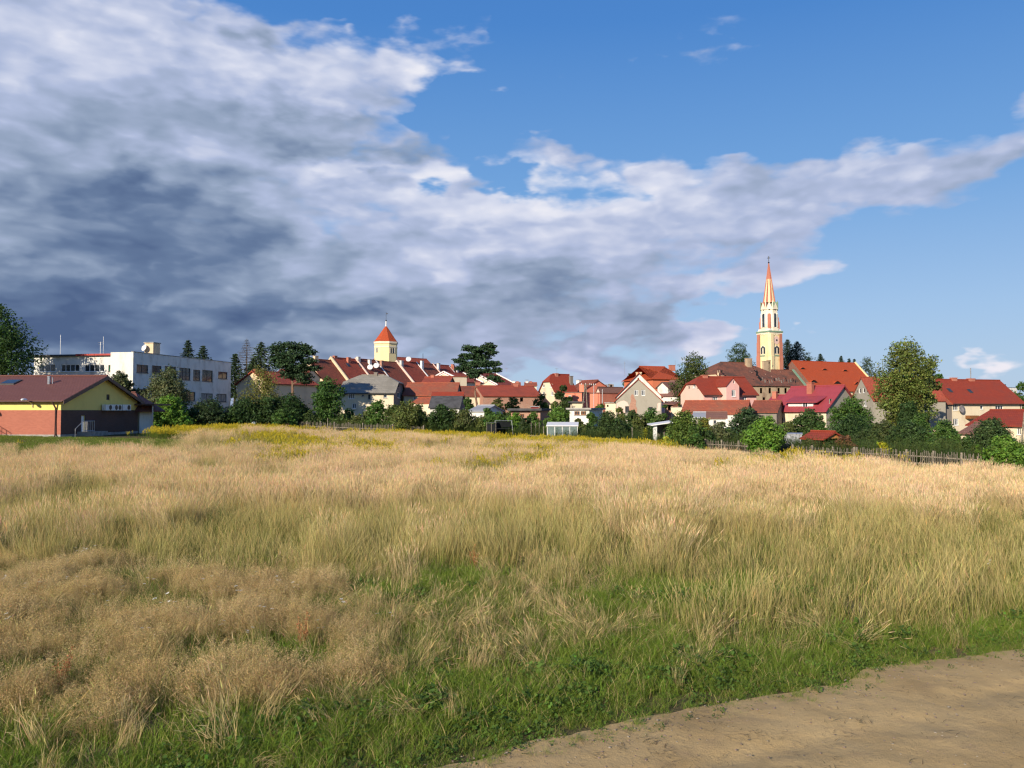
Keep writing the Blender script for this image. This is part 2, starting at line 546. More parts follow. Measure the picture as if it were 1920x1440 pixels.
def glass(name, col=(0.02, 0.025, 0.03)):
    m, t, o = new_mat(name)
    c = ocoord(t)
    n = t.noise(c, 0.7, 3, 0.5)
    principled(t, o, t.mix(t.mrange(n, 0.4, 0.65), col, tuple(x * 2.4 for x in col)), 0.12, 0.5, bump=n, bump_s=0.05, dist=0.02)
    return m
glass('glass')
glass('green_glass', (0.015, 0.10, 0.05))
plain('white_paint', (0.75, 0.74, 0.71), 0.55, 0.3, 0, 0.08)
plain('pvc_white', (0.8, 0.8, 0.79), 0.35, 0.4, 0, 0.04)
plain('dark_frame', (0.06, 0.05, 0.05), 0.5)
plain('dark_interior', (0.02, 0.02, 0.02), 0.95, 0.1)
plain('brown_metal', (0.10, 0.055, 0.045), 0.45, 0.4)
plain('galvanised', (0.45, 0.46, 0.48), 0.4, 0.5, 0.6, 0.15)
plain('dark_metal', (0.05, 0.05, 0.055), 0.4, 0.5, 0.4)
plain('concrete', (0.36, 0.34, 0.31), 0.9, 0.15, 0, 0.2, 2.0)
plain('grey_wood', (0.19, 0.165, 0.13), 0.9, 0.1, 0, 0.3, 6.0)
plain('pale_wood', (0.30, 0.26, 0.20), 0.9, 0.1, 0, 0.3, 6.0)
plain('brown_wood', (0.25, 0.105, 0.04), 0.75, 0.2, 0, 0.25, 5.0)
plain('orange_wood', (0.48, 0.20, 0.07), 0.7, 0.2, 0, 0.2, 5.0)
plain('blue_plastic', (0.06, 0.16, 0.42), 0.4, 0.4)
plain('dish_paint', (0.72, 0.71, 0.70), 0.45, 0.35, 0, 0.06)
plain('dish_grey', (0.22, 0.20, 0.20), 0.5, 0.3)
plain('tar_roof', (0.085, 0.085, 0.09), 0.85, 0.2, 0, 0.2, 1.5)
plain('red_paint', (0.40, 0.05, 0.04), 0.5, 0.3)
plain('dark_cloth', (0.015, 0.018, 0.02), 0.9, 0.1)
plain('copper_green', (0.20, 0.30, 0.20), 0.6, 0.3, 0, 0.15)
plaster('yellow_plaster', (0.76, 0.60, 0.19), (0.62, 0.48, 0.15), 0.3)
bricks('dark_brick', (0.13, 0.075, 0.06), (0.10, 0.06, 0.05), (0.11, 0.075, 0.065))
bricks('red_brick', (0.42, 0.145, 0.095), (0.36, 0.12, 0.08), (0.34, 0.15, 0.11), stain=(0.33, 0.115, 0.08))
tiles('brown_sheet', (0.165, 0.072, 0.058), (0.145, 0.062, 0.05), 0.55, 0.3, (0.3, 0.12))
plaster('white_render', (0.68, 0.66, 0.61), (0.42, 0.39, 0.34), 0.5)
plaster('cream_plaster', (0.68, 0.58, 0.42), (0.48, 0.39, 0.28), 0.4)
plaster('beige_plaster', (0.66, 0.51, 0.34), (0.45, 0.33, 0.22), 0.4)
plaster('ruin_plaster', (0.42, 0.32, 0.21), (0.27, 0.18, 0.12), 0.8)
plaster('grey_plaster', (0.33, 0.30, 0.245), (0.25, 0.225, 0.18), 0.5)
plaster('pink_plaster', (0.68, 0.40, 0.36), (0.60, 0.34, 0.30), 0.25)
plaster('pale_pink_plaster', (0.70, 0.50, 0.42), (0.60, 0.42, 0.35), 0.25)
plaster('coral_plaster', (0.70, 0.23, 0.145), (0.55, 0.17, 0.11), 0.3)
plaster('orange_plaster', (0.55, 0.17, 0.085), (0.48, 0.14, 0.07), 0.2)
plaster('castle_yellow', (0.80, 0.67, 0.36), (0.70, 0.57, 0.29), 0.25)
plaster('church_yellow', (0.78, 0.63, 0.37), (0.66, 0.48, 0.22), 0.5)
plaster('church_pale', (0.78, 0.69, 0.52), (0.64, 0.54, 0.38), 0.5)
plaster('church_red', (0.44, 0.17, 0.115), (0.33, 0.115, 0.08), 0.5)
plaster('dark_grey_plaster', (0.22, 0.19, 0.165), (0.16, 0.14, 0.12), 0.4)  # grey walls' own colour; on the slate house gable it paints shade
bricks('old_brick', (0.42, 0.20, 0.13), (0.33, 0.15, 0.10), (0.38, 0.30, 0.24), stain=(0.45, 0.33, 0.25))
tiles('red_tile', (0.40, 0.09, 0.052), (0.29, 0.065, 0.04), 0.75, 0.6, weather=(0.17, 0.055, 0.04), wamt=0.45)
tiles('old_tile', (0.36, 0.10, 0.058), (0.20, 0.065, 0.045), 0.85, 0.9, weather=(0.13, 0.06, 0.042), wamt=0.7)
tiles('ruin_tile', (0.32, 0.115, 0.07), (0.16, 0.07, 0.05), 0.9, 1.0, weather=(0.085, 0.055, 0.045), wamt=0.85)
tiles('new_tile', (0.46, 0.085, 0.03), (0.38, 0.07, 0.027), 0.7, 0.5, weather=(0.34, 0.075, 0.035), wamt=0.5)
tiles('bright_red_tile', (0.31, 0.056, 0.030), (0.25, 0.045, 0.027), 0.7, 0.5, weather=(0.20, 0.05, 0.035), wamt=0.5)
tiles('patch_tile', (0.46, 0.125, 0.06), (0.28, 0.08, 0.05), 0.85, 0.9, weather=(0.22, 0.11, 0.07), wamt=0.6)
seam_metal('maroon_metal', (0.30, 0.050, 0.058))
tiles('grey_slate', (0.31, 0.285, 0.24), (0.25, 0.235, 0.20), 0.8, 0.7, (0.35, 0.3), weather=(0.19, 0.175, 0.145), wamt=0.7)
tiles('brown_tile', (0.24, 0.125, 0.095), (0.19, 0.10, 0.08), 0.8, 0.6)
seam_metal('sheet_grey', (0.30, 0.31, 0.34))
m, t, o = new_mat('greenhouse_film')
c = ocoord(t); n = t.noise(c, 1.6, 4, 0.6)
principled(t, o, t.mix(t.mrange(n, 0.35, 0.7), (0.10, 0.145, 0.14), (0.16, 0.21, 0.205)), 0.3, 0.5, bump=n, bump_s=0.3, dist=0.05)
M = MATS
# ------------------------------------------------------------------ terrain
def T(x, y):
    x = np.asarray(x, float); y = np.asarray(y, float)
    xc = np.clip(x, -60, 60)
    z = sstep(48, 74, y) * np.maximum(0.2 - 0.024 * xc, 0) + sstep(13, 50, y) * np.minimum(0.2 - 0.024 * xc, 0)
    z = z + 2.0 * (1 - sstep(0.3, 6.3, y))
    z = z + sstep(14, 30, y) * (1 - sstep(60, 70, y)) * 0.35 * (fbm(x, y, 9.0, 5) - 0.5)
    return z
def Tf(x, y):
    return float(T(x, y))
def spaced(a, b, near, n):
    t = np.linspace(-1, 1, n)
    return t
ys = np.unique(np.concatenate([np.linspace(-60, -4, 15), np.arange(-4, 30, 0.5), np.arange(30, 130, 1.5), np.geomspace(130, 6000, 30)]))
xs = np.concatenate([np.arange(-80, 80.1, 1.25)])
xs = np.unique(np.concatenate([-np.geomspace(80, 5000, 16), xs, np.geomspace(80, 5000, 16)]))
X, Y = np.meshgrid(xs, ys)
V = np.stack([X.ravel(), Y.ravel(), T(X, Y).ravel()], 1)
nx, ny = len(xs), len(ys)
ii = np.arange((nx * ny)).reshape(ny, nx)
Fq = np.stack([ii[:-1, :-1], ii[:-1, 1:], ii[1:, 1:], ii[1:, :-1]], -1).reshape(-1, 4)
ground = link('ground', np_mesh('ground', V, Fq, None, M['meadow_soil']))
tag(ground, kind='structure')

# dirt track in the lower right
edge_px = [(-500, 1640), (0, 1600), (500, 1530), (760, 1475), (900, 1442), (1000, 1416), (1100, 1392), (1210, 1374), (1300, 1347), (1420, 1327), (1590, 1296), (1640, 1272), (1760, 1252), (1920, 1233), (2200, 1190), (2700, 1120), (3400, 1060)]
edge_w = []
for a, b in edge_px:
    r = ray(a, b); k = -CH / r[2]
    edge_w.append((r[0] * k, k))
edge_w = np.array(edge_w)
seg = np.r_[0, np.cumsum(np.hypot(*np.diff(edge_w, axis=0).T))]
def road_edge(s):
    return np.interp(s, seg, edge_w[:, 0]), np.interp(s, seg, edge_w[:, 1])
S = np.linspace(0, seg[-1], 420)
ex, ey = road_edge(S)
tx, ty = np.gradient(ex, S), np.gradient(ey, S)
ker = np.ones(41) / 41
tx = np.convolve(np.pad(tx, 20, mode='edge'), ker, 'valid'); ty = np.convolve(np.pad(ty, 20, mode='edge'), ker, 'valid')
ln = np.hypot(tx, ty); nxr, nyr = ty / ln, -tx / ln          # towards the camera side
W_ = np.linspace(-0.2, 5.6, 110)
wob = 0.34 * (fbm(S, S * 0, 0.45, 2) - 0.5) + 0.25 * (fbm(S, S * 0, 3.0, 4) - 0.5)
RX = ex[:, None] + nxr[:, None] * (W_[None] + wob[:, None]); RY = ey[:, None] + nyr[:, None] * (W_[None] + wob[:, None])
RZ = T(RX, RY) + 0.006 + 0.03 * sstep(-0.5, 0.6, W_)[None] * (0.25 + fbm(RX, RY, 0.5, 8)) + 0.02 * (fbm(RX, RY, 0.13, 3) ) * sstep(-0.4, 0.3, W_)[None]
RZ -= (0.035 * np.exp(-((W_[None] - 1.15) / 0.25) ** 2) + 0.035 * np.exp(-((W_[None] - 2.75) / 0.25) ** 2)) * (0.5 + fbm(RX, RY, 2.0, 6)) - 0.012
V = np.stack([RX.ravel(), RY.ravel(), RZ.ravel()], 1)
ii = np.arange(V.shape[0]).reshape(RX.shape)
Fq = np.stack([ii[:-1, :-1], ii[:-1, 1:], ii[1:, 1:], ii[1:, :-1]], -1).reshape(-1, 4)[:, ::-1]
me = np_mesh('dirt_road', V, Fq, None, M['dirt'])
me.polygons.foreach_set('use_smooth', [True] * len(me.polygons))
road = link('dirt_road', me)
tag(road, kind='structure')
def road_z(x, y):
    return T(x, y) + 0.018 + 0.03 * (0.25 + fbm(x, y, 0.5, 8)) + 0.02 * fbm(x, y, 0.13, 3)
def road_dist(x, y):
    """signed distance to the track's grass edge: negative on the dirt"""
    yy = np.interp(x, edge_w[:, 0], edge_w[:, 1])
    return (np.asarray(y) - yy) * 0.9

# ------------------------------------------------------------------ grass tufts
def ribbons(base, h, ang, bend, wd, K, c0, c1, droop=0.0, face=None, tip=0.0):
    """flat tapering blades; all arguments are arrays over N blades"""
    N = len(h)
    t = np.linspace(0, 1, K + 1)[None, :]
    dx = (np.cos(ang) * bend * h)[:, None] * t ** 2
    dy = (np.sin(ang) * bend * h)[:, None] * t ** 2
    dz = h[:, None] * (t - (droop * np.ones(N))[:, None] * t ** 3)
    ctr = np.stack([base[:, 0:1] + dx, base[:, 1:2] + dy, base[:, 2:3] + dz], -1)
    fa = rng.uniform(0, 2 * np.pi, N) if face is None else face
    sd = np.stack([-np.sin(fa), np.cos(fa), 0 * fa], -1)[:, None, :]
    ww = (wd[:, None] * ((1 - t ** 1.6) * (1 - tip) + tip) * 0.5)[..., None]
    a = ctr - sd * ww; b = ctr + sd * ww
    v = np.stack([a, b], 2).reshape(N * (K + 1) * 2, 3)
    k = np.arange(K)[None, :]; o_ = (np.arange(N) * (K + 1) * 2)[:, None]
    f = np.stack([o_ + 2 * k, o_ + 2 * k + 1, o_ + 2 * k + 3, o_ + 2 * k + 2], -1).reshape(-1, 4)
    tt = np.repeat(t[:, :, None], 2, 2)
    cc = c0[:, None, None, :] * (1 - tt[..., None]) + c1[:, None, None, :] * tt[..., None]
    return v, f, cc.reshape(-1, 3), ctr[:, -1, :], np.stack([np.cos(ang) * bend, np.sin(ang) * bend, 1 - droop * np.ones(N) * 2], -1)
def heads(tip, dirv, ln, wd, c, cross=2):
    """seed heads: crossed spindles on the stem tips"""
    N = len(tip)
    d = dirv / np.linalg.norm(dirv, axis=1, keepdims=True)
    V_, F_, C_ = [], [], []
    prof = [(-0.15, 0.25), (0.2, 1.0), (0.6, 0.7), (1.0, 0.05)]
    off = 0
    a0 = rng.uniform(0, np.pi, N)
    for q in range(cross):
        a = a0 + q * np.pi / cross
        s = np.stack([-np.sin(a), np.cos(a), 0 * a], -1)
        rows = []
        for (p, wk) in prof:
            cpt = tip + d * (ln * p)[:, None]
            rows.append(cpt - s * (wd * wk * 0.5)[:, None]); rows.append(cpt + s * (wd * wk * 0.5)[:, None])
        v = np.stack(rows, 1).reshape(-1, 3)
        k = np.arange(len(prof) - 1)[None, :]; o_ = (np.arange(N) * len(prof) * 2)[:, None] + off
        F_.append(np.stack([o_ + 2 * k, o_ + 2 * k + 1, o_ + 2 * k + 3, o_ + 2 * k + 2], -1).reshape(-1, 4))
        V_.append(v); C_.append(np.repeat(c, len(prof) * 2, 0)); off += len(v)
    return np.concatenate(V_), np.concatenate(F_), np.concatenate(C_)
def disc(N, r):
    a = rng.uniform(0, 2 * np.pi, N); q = r * np.sqrt(rng.random(N))
    return np.stack([np.cos(a) * q, np.sin(a) * q, np.zeros(N)], -1)
def jit(c, N, s=0.15, hs=0.08):
    c = np.array(c)[None, :] * (1 + s * rng.standard_normal((N, 1))) * (1 + hs * rng.standard_normal((N, 3)))
    return np.clip(c, 0.005, 0.95)
class TM:
    def __init__(s): s.v = []; s.f = []; s.c = []; s.n = 0
    def add(s, v, f, c):
        s.v.append(v); s.f.append(f + s.n); s.c.append(c); s.n += len(v)
    def obj(s, name):
        me = np_mesh(name, np.concatenate(s.v), np.concatenate(s.f), np.concatenate(s.c), M['grass'])
        return bpy.data.objects.new(name, me)
STRAW_0 = (0.74, 0.57, 0.33); STRAW_D0 = (0.54, 0.40, 0.21); PINKT_0 = (0.74, 0.55, 0.36)
STRAW = (0.56, 0.43, 0.22); STRAW_D = (0.40, 0.30, 0.14)
GRN = (0.155, 0.225, 0.03); GRN_D = (0.075, 0.112, 0.02); OLIVE = (0.25, 0.235, 0.065); BROWN = (0.30, 0.19, 0.09)
def t_tall(n=80, r=0.5, green=0.35, hh=(0.85, 1.2), dull=1.0, hw=1.0, hf=1.0):
    m_ = TM()
    tint = (1, 1, 1) if dull == 1.0 else (dull * 1.12, dull * 1.19, dull * 0.88)      # nearer stems are yellower and duller
    STRAW, STRAW_D, PINKT = [tuple(x * q_ for x, q_ in zip(c_, tint)) for c_ in (STRAW_0, STRAW_D0, PINKT_0)]
    h = rng.uniform(*hh, n); ang = rng.normal(0.3, 1.2, n)
    g = rng.random(n) < green
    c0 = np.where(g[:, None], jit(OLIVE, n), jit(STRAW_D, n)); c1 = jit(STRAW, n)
    b = disc(n, r)
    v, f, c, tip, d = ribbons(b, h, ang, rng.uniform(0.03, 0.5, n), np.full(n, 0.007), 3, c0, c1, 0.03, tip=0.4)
    m_.add(v, f, c)
    q = max(4, int(n * hf))
    hv = heads(tip[:q], d[:q], rng.uniform(0.11, 0.2, q), rng.uniform(0.008, 0.017, q) * hw, jit(PINKT if rng.random() < 0.5 else STRAW, q, 0.12))
    m_.add(*hv)
    k = int(n * 0.9)
    gr = rng.random(k) < green
    v, f, c, _, _ = ribbons(disc(k, r), rng.uniform(0.35, 0.85, k), rng.uniform(0, 6.3, k), rng.uniform(0.2, 0.8, k), np.full(k, 0.008), 4,
                            np.where(gr[:, None], jit(GRN, k), jit(STRAW_D, k)), np.where(gr[:, None], jit(OLIVE, k), jit(STRAW, k)), 0.3)
    m_.add(v, f, c)
    return m_
def t_green(n=55, r=0.16, hh=(0.12, 0.36), c=GRN, w=0.007, bend=(0.2, 1.0), dry=0.12):
    m_ = TM()
    dr = rng.random(n) < dry
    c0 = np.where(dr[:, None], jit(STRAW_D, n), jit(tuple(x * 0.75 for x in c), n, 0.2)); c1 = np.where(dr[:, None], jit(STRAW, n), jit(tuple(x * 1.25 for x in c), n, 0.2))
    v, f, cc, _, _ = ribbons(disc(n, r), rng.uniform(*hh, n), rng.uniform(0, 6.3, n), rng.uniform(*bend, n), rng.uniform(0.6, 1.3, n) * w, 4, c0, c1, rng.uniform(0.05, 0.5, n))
    m_.add(v, f, cc)
    return m_
def t_fluff(n=46, r=0.22, hh=(0.3, 0.55), col=(0.55, 0.41, 0.19)):
    m_ = TM()
    c0 = jit(OLIVE, n); c1 = jit(col, n)
    v, f, c, tip, d = ribbons(disc(n, r), rng.uniform(*hh, n), rng.uniform(0, 6.3, n), rng.uniform(0.1, 0.5, n), np.full(n, 0.003), 3, c0, c1, 0.1, tip=0.5)
    m_.add(v, f, c)
    q = 44                                        # airy panicle: many tiny spikelets round the upper stem
    N = n * q
    tt = np.repeat(tip, q, 0)
    rad = rng.uniform(0.005, 0.06, N); a = rng.uniform(0, 6.3, N)
    p = tt + np.stack([np.cos(a) * rad, np.sin(a) * rad, rng.uniform(-0.17, 0.03, N)], -1)
    u = rng.normal(size=(N, 3)); u /= np.linalg.norm(u, axis=1, keepdims=True)
    w_ = np.cross(u, rng.normal(size=(N, 3))); w_ /= np.linalg.norm(w_, axis=1, keepdims=True)
    L = 0.008; Wd = 0.0028
    vv = np.stack([p - u * L, p + w_ * Wd, p + u * L, p - w_ * Wd], 1).reshape(-1, 3)
    ff = np.arange(N * 4).reshape(-1, 4)
    m_.add(vv, ff, np.repeat(jit(col, N, 0.2), 4, 0))
    k = 26
    v, f, c, _, _ = ribbons(disc(k, r), rng.uniform(0.1, 0.28, k), rng.uniform(0, 6.3, k), rng.uniform(0.2, 0.9, k), np.full(k, 0.005), 3, jit(GRN_D, k), jit(OLIVE, k), 0.3)
    m_.add(v, f, c)
    return m_
def t_straw(n=40, r=0.14, hh=(0.4, 0.85), lean=0.9, seed_heads=True):
    m_ = TM()
    ang = rng.normal(rng.uniform(0, 6.3), 0.5, n)
    v, f, c, tip, d = ribbons(disc(n, r), rng.uniform(*hh, n), ang, rng.uniform(0.3, 1.0, n) * lean, np.full(n, 0.006), 5, jit(STRAW_D, n), jit(STRAW, n), rng.uniform(0.1, 0.55, n), tip=0.2)
    m_.add(v, f, c)
    if seed_heads:
        k = n // 2
        m_.add(*heads(tip[:k], d[:k], rng.uniform(0.08, 0.14, k), rng.uniform(0.008, 0.014, k), jit(STRAW, k)))
    k = 20
    v, f, c, _, _ = ribbons(disc(k, r * 1.3), rng.uniform(0.1, 0.35, k), rng.uniform(0, 6.3, k), rng.uniform(0.2, 0.9, k), np.full(k, 0.006), 3, jit(GRN_D, k), jit(GRN, k), 0.3)
    m_.add(v, f, c)
    return m_
def t_weed(n=60, r=0.2, hh=0.16, c=(0.11, 0.185, 0.032), ls=(0.014, 0.03)):
    """low broad-leaved plants: clover, plantain"""
    m_ = TM()
    p = disc(n, r); p[:, 2] = hh * (0.25 + 0.75 * rng.random(n)) * (1 - (np.hypot(p[:, 0], p[:, 1]) / r) ** 2 * 0.6)
    a = rng.uniform(0, 6.3, n); tl = rng.uniform(-0.2, 0.9, n)
    u = np.stack([np.cos(a) * np.cos(tl), np.sin(a) * np.cos(tl), np.sin(tl)], -1)
    s = np.stack([-np.sin(a), np.cos(a), 0.3 * rng.normal(size=n)], -1)
    L = rng.uniform(*ls, n)[:, None]; Wd = L * rng.uniform(0.5, 0.9, n)[:, None]
    vv = np.stack([p - u * L, p + s * Wd, p + u * L, p - s * Wd], 1).reshape(-1, 3)
    m_.add(vv, np.arange(n * 4).reshape(-1, 4), np.repeat(jit(c, n, 0.25), 4, 0))
    k = 14
    v, f, cc, _, _ = ribbons(disc(k, r), rng.uniform(0.08, 0.26, k), rng.uniform(0, 6.3, k), rng.uniform(0.2, 0.9, k), np.full(k, 0.006), 3, jit(GRN_D, k), jit(GRN, k), 0.3)
    m_.add(v, f, cc)
    return m_
def t_goldenrod(n=14, r=0.45, hh=(0.75, 1.15), yel=(0.60, 0.47, 0.04), stemc=(0.15, 0.20, 0.03), plume=0.8):
    m_ = TM()
    h = rng.uniform(*hh, n)
    v, f, c, tip, d = ribbons(disc(n, r), h, rng.uniform(0, 6.3, n), rng.uniform(0, 0.2, n), np.full(n, 0.01), 3, jit(stemc, n), jit(stemc, n), 0.02, tip=0.5)
    m_.add(v, f, c)
    q = 26; N = n * q
    base = np.repeat(v.reshape(n, 4, 2, 3).mean(2)[:, 0], q, 0); tp = np.repeat(tip, q, 0)
    k = rng.uniform(0.15, 0.95, N)[:, None]
    p = base * (1 - k) + tp * k
    a = rng.uniform(0, 6.3, N)
    u = np.stack([np.cos(a), np.sin(a), rng.uniform(-0.2, 0.6, N)], -1)
    s = np.stack([-np.sin(a), np.cos(a), 0 * a], -1)
    L = 0.045; Wd = 0.011
    vv = np.stack([p, p + u * L + s * Wd, p + u * 2 * L, p + u * L - s * Wd], 1).reshape(-1, 3)
    m_.add(vv, np.arange(N * 4).reshape(-1, 4), np.repeat(jit(stemc, N, 0.25), 4, 0))
    q = 34; fl = rng.random(n) < plume; nn = int(fl.sum()); N = nn * q
    if N:
        tp = np.repeat(tip[fl], q, 0)
        rad = rng.random(N) ** 0.5 * 0.085; a = rng.uniform(0, 6.3, N); zz = rng.uniform(-0.2, 0.06, N)
        rad = rad * (0.35 - zz * 3)
        p = tp + np.stack([np.cos(a) * rad, np.sin(a) * rad, zz], -1)
        u = rng.normal(size=(N, 3)); u /= np.linalg.norm(u, axis=1, keepdims=True)
        w_ = np.cross(u, rng.normal(size=(N, 3))); w_ /= np.linalg.norm(w_, axis=1, keepdims=True)
        L = 0.03; Wd = 0.014
        vv = np.stack([p - u * L, p + w_ * Wd, p + u * L, p - w_ * Wd], 1).reshape(-1, 3)
        m_.add(vv, np.arange(N * 4).reshape(-1, 4), np.repeat(jit(yel, N, 0.2), 4, 0))
    return m_
def t_yarrow(n=3):
    m_ = TM()
    v, f, c, tip, d = ribbons(disc(n, 0.12), rng.uniform(0.35, 0.6, n), rng.uniform(0, 6.3, n), rng.uniform(0, 0.2, n), np.full(n, 0.005), 3, jit(OLIVE, n), jit(OLIVE, n), 0.02, tip=0.6)
    m_.add(v, f, c)
    q = 10; N = n * q
    p = np.repeat(tip, q, 0) + np.concatenate([disc(q, 0.03) for _ in range(n)])
    a = rng.uniform(0, 6.3, N); L = 0.012
    u = np.stack([np.cos(a), np.sin(a), 0.2 * rng.normal(size=N)], -1); s = np.stack([-np.sin(a), np.cos(a), 0.2 * rng.normal(size=N)], -1)
    vv = np.stack([p - u * L, p + s * L, p + u * L, p - s * L], 1).reshape(-1, 3)
    m_.add(vv, np.arange(N * 4).reshape(-1, 4), np.repeat(jit((0.75, 0.74, 0.68), N, 0.08, 0.02), 4, 0))
    return m_
def t_dock():
    m_ = TM()
    n = 5
    v, f, c, tip, d = ribbons(disc(n, 0.08), rng.uniform(0.5, 0.8, n), rng.uniform(0, 6.3, n), rng.uniform(0, 0.2, n), np.full(n, 0.01), 3, jit((0.26, 0.12, 0.05), n), jit((0.33, 0.15, 0.07), n), 0.0, tip=0.5)
    m_.add(v, f, c)
    q = 70; N = n * q
    k = rng.uniform(0.35, 1, N)[:, None]
    bs = np.repeat(v.reshape(n, 4, 2, 3).mean(2)[:, 0], q, 0); tp = np.repeat(tip, q, 0)
    p = bs * (1 - k) + tp * k + rng.normal(size=(N, 3)) * 0.018
    u = rng.normal(size=(N, 3)); u /= np.linalg.norm(u, axis=1, keepdims=True)
    w_ = np.cross(u, rng.normal(size=(N, 3))); w_ /= np.linalg.norm(w_, axis=1, keepdims=True)
    L = 0.012
    vv = np.stack([p - u * L, p + w_ * L * 0.7, p + u * L, p - w_ * L * 0.7], 1).reshape(-1, 3)
    m_.add(vv, np.arange(N * 4).reshape(-1, 4), np.repeat(jit((0.42, 0.19, 0.085), N, 0.2), 4, 0))
    return m_
def make_set(name, makers):
    c = bpy.data.collections.new(name)
    for i, mk in enumerate(makers):
        c.objects.link(mk().obj('%s_%02d' % (name, i)))
    return c, len(makers)
def scatter(name, setc, pts, scale, label, cat='grass', zscale=None, tilt=0.15):
    coll, n = setc
    N = len(pts)
    me = bpy.data.meshes.new(name)
    me.vertices.add(N)
    me.vertices.foreach_set('co', np.ascontiguousarray(pts, dtype=np.float32).ravel())
    a = me.attributes.new('idx', 'INT', 'POINT'); a.data.foreach_set('value', rng.integers(0, n, N).astype(np.int32))
    rot = np.stack([rng.normal(0, tilt, N), rng.normal(0, tilt, N), rng.uniform(0, 6.283, N)], -1).astype(np.float32)
    a = me.attributes.new('rot', 'FLOAT_VECTOR', 'POINT'); a.data.foreach_set('vector', rot.ravel())
    sc = np.repeat(np.asarray(scale, float)[:, None], 3, 1)
    if zscale is not None: sc[:, 2] *= zscale
    a = me.attributes.new('scl', 'FLOAT_VECTOR', 'POINT'); a.data.foreach_set('vector', sc.astype(np.float32).ravel())
    o = link(name, me)
    ng = bpy.data.node_groups.new(name, 'GeometryNodeTree')
    ng.interface.new_socket('Geometry', in_out='INPUT', socket_type='NodeSocketGeometry')
    ng.interface.new_socket('Geometry', in_out='OUTPUT', socket_type='NodeSocketGeometry')
    gi = ng.nodes.new('NodeGroupInput'); go = ng.nodes.new('NodeGroupOutput')
    ci = ng.nodes.new('GeometryNodeCollectionInfo')
    ci.inputs['Collection'].default_value = coll
    ci.inputs['Separate Children'].default_value = True
    ci.inputs['Reset Children'].default_value = True
    ip = ng.nodes.new('GeometryNodeInstanceOnPoints')
    ip.inputs['Pick Instance'].default_value = True
    def attr(nm, ty):
        q = ng.nodes.new('GeometryNodeInputNamedAttribute'); q.data_type = ty
        q.inputs['Name'].default_value = nm
        return q.outputs[0]
    L = ng.links
    L.new(gi.outputs[0], ip.inputs['Points'])
    L.new(ci.outputs[0], ip.inputs['Instance'])
    L.new(attr('idx', 'INT'), ip.inputs['Instance Index'])
    L.new(attr('rot', 'FLOAT_VECTOR'), ip.inputs['Rotation'])
    L.new(attr('scl', 'FLOAT_VECTOR'), ip.inputs['Scale'])
    L.new(ip.outputs[0], go.inputs[0])
    md = o.modifiers.new('scatter', 'NODES'); md.node_group = ng
    tag(o, label, cat, kind='stuff')
    return o
# far edge of the meadow: the line the garden fences follow
BND = np.array([(-90, 128), (-60, 117), (-34, 106), (-10, 93), (15.5, 75), (34, 53), (60, 22)], float)
def bnd_y(x):
    return np.interp(x, BND[:, 0], BND[:, 1])
def rand_pts(n, x0, x1, y0, y1):
    x = rng.uniform(x0, x1, n); y = rng.uniform(y0, y1, n)
    return x, y
def wedge(dens, y0, y1, mk=0.70, mx=3.5):
    """uniform points in the part of the meadow in view (and a little beside it)"""
    xm = mk * y1 + mx
    n = int(dens * (y1 - y0) * 2 * xm)
    x, y = rand_pts(n, -xm, xm, y0, y1)
    k = np.abs(x) < mk * y + mx
    return x[k], y[k]
def g2(px, py, cx, cy_, rx, ry):
    return np.exp(-(((px - cx) / rx) ** 2 + ((py - cy_) / ry) ** 2))
def zones(x, y):
    px, py = project(x, y, T(x, y))
    nz = fbm(x, y, 1.3, 11) - 0.5
    nb = fbm(x, y, 4.0, 21) - 0.5
    pw = py + nz * 110; xw = px + nb * 260
    fluff = np.clip(sstep(1060, 1110, pw) * (1 - sstep(1290, 1360, pw)) * (1 - sstep(560, 740, xw)), 0, 1)
    green = np.maximum.reduce([g2(px, pw, 930, 1370, 470, 100), g2(px, pw, 560, 1255, 150, 45) * 0.9, g2(px, pw, 1130, 1245, 190, 60), g2(px, pw, 1480, 1300, 360, 60),
                               g2(px, pw, 1800, 1215, 260, 50), g2(px, pw, 250, 1440, 400, 60) * 0.75, g2(px, pw, 1920, 1120, 100, 60) * 0.6])
    rd = road_dist(x, y)
    green = np.maximum(green, (1 - sstep(0.5, 2.0, rd + nz * 1.0)) * (py < 1600))
    green = np.maximum(green, 0.9 * g2(px, pw, 1250, 1130, 260, 35) * (nb > -0.05)); green = np.maximum(green, 0.85 * g2(px, pw, 760, 1110, 240, 30))
    green = sstep(0.34, 0.66, green + nz * 0.75 + nb * 0.3)
    fluff = fluff * (1 - green)
    near = sstep(1040, 1150, py + nz * 90 + nb * 60)           # the foreground strip where the tall stand breaks up
    tall_r = sstep(1180, 1330, xw) * (1 - sstep(1190, 1250, pw)) # stands of tall stems on the right come closer
    tall = (1 - near * (1 - 0.85 * tall_r)) * (1 - green) * (1 - fluff)
    strawz = np.clip(1 - tall - fluff - green, 0, 1)
    # mown strip before the yellow building
    mown = (x < -28) & (y > 60.5 + 2.0 * nb) & (y < 93) & (x < -24 - 0.16 * (y - 45))
    return dict(px=px, py=py, fluff=fluff, green=green, tall=tall, straw=strawz, rd=rd, mown=mown, nz=nz, nb=nb)
def in_field(x, y, pad=0.0):
    b = y < bnd_y(x) - pad
    house = (x < -35.5) & (y > 72.6)
    return b & ~house
def pts3(x, y):
    return np.stack([x, y, T(x, y) - 0.02], -1)

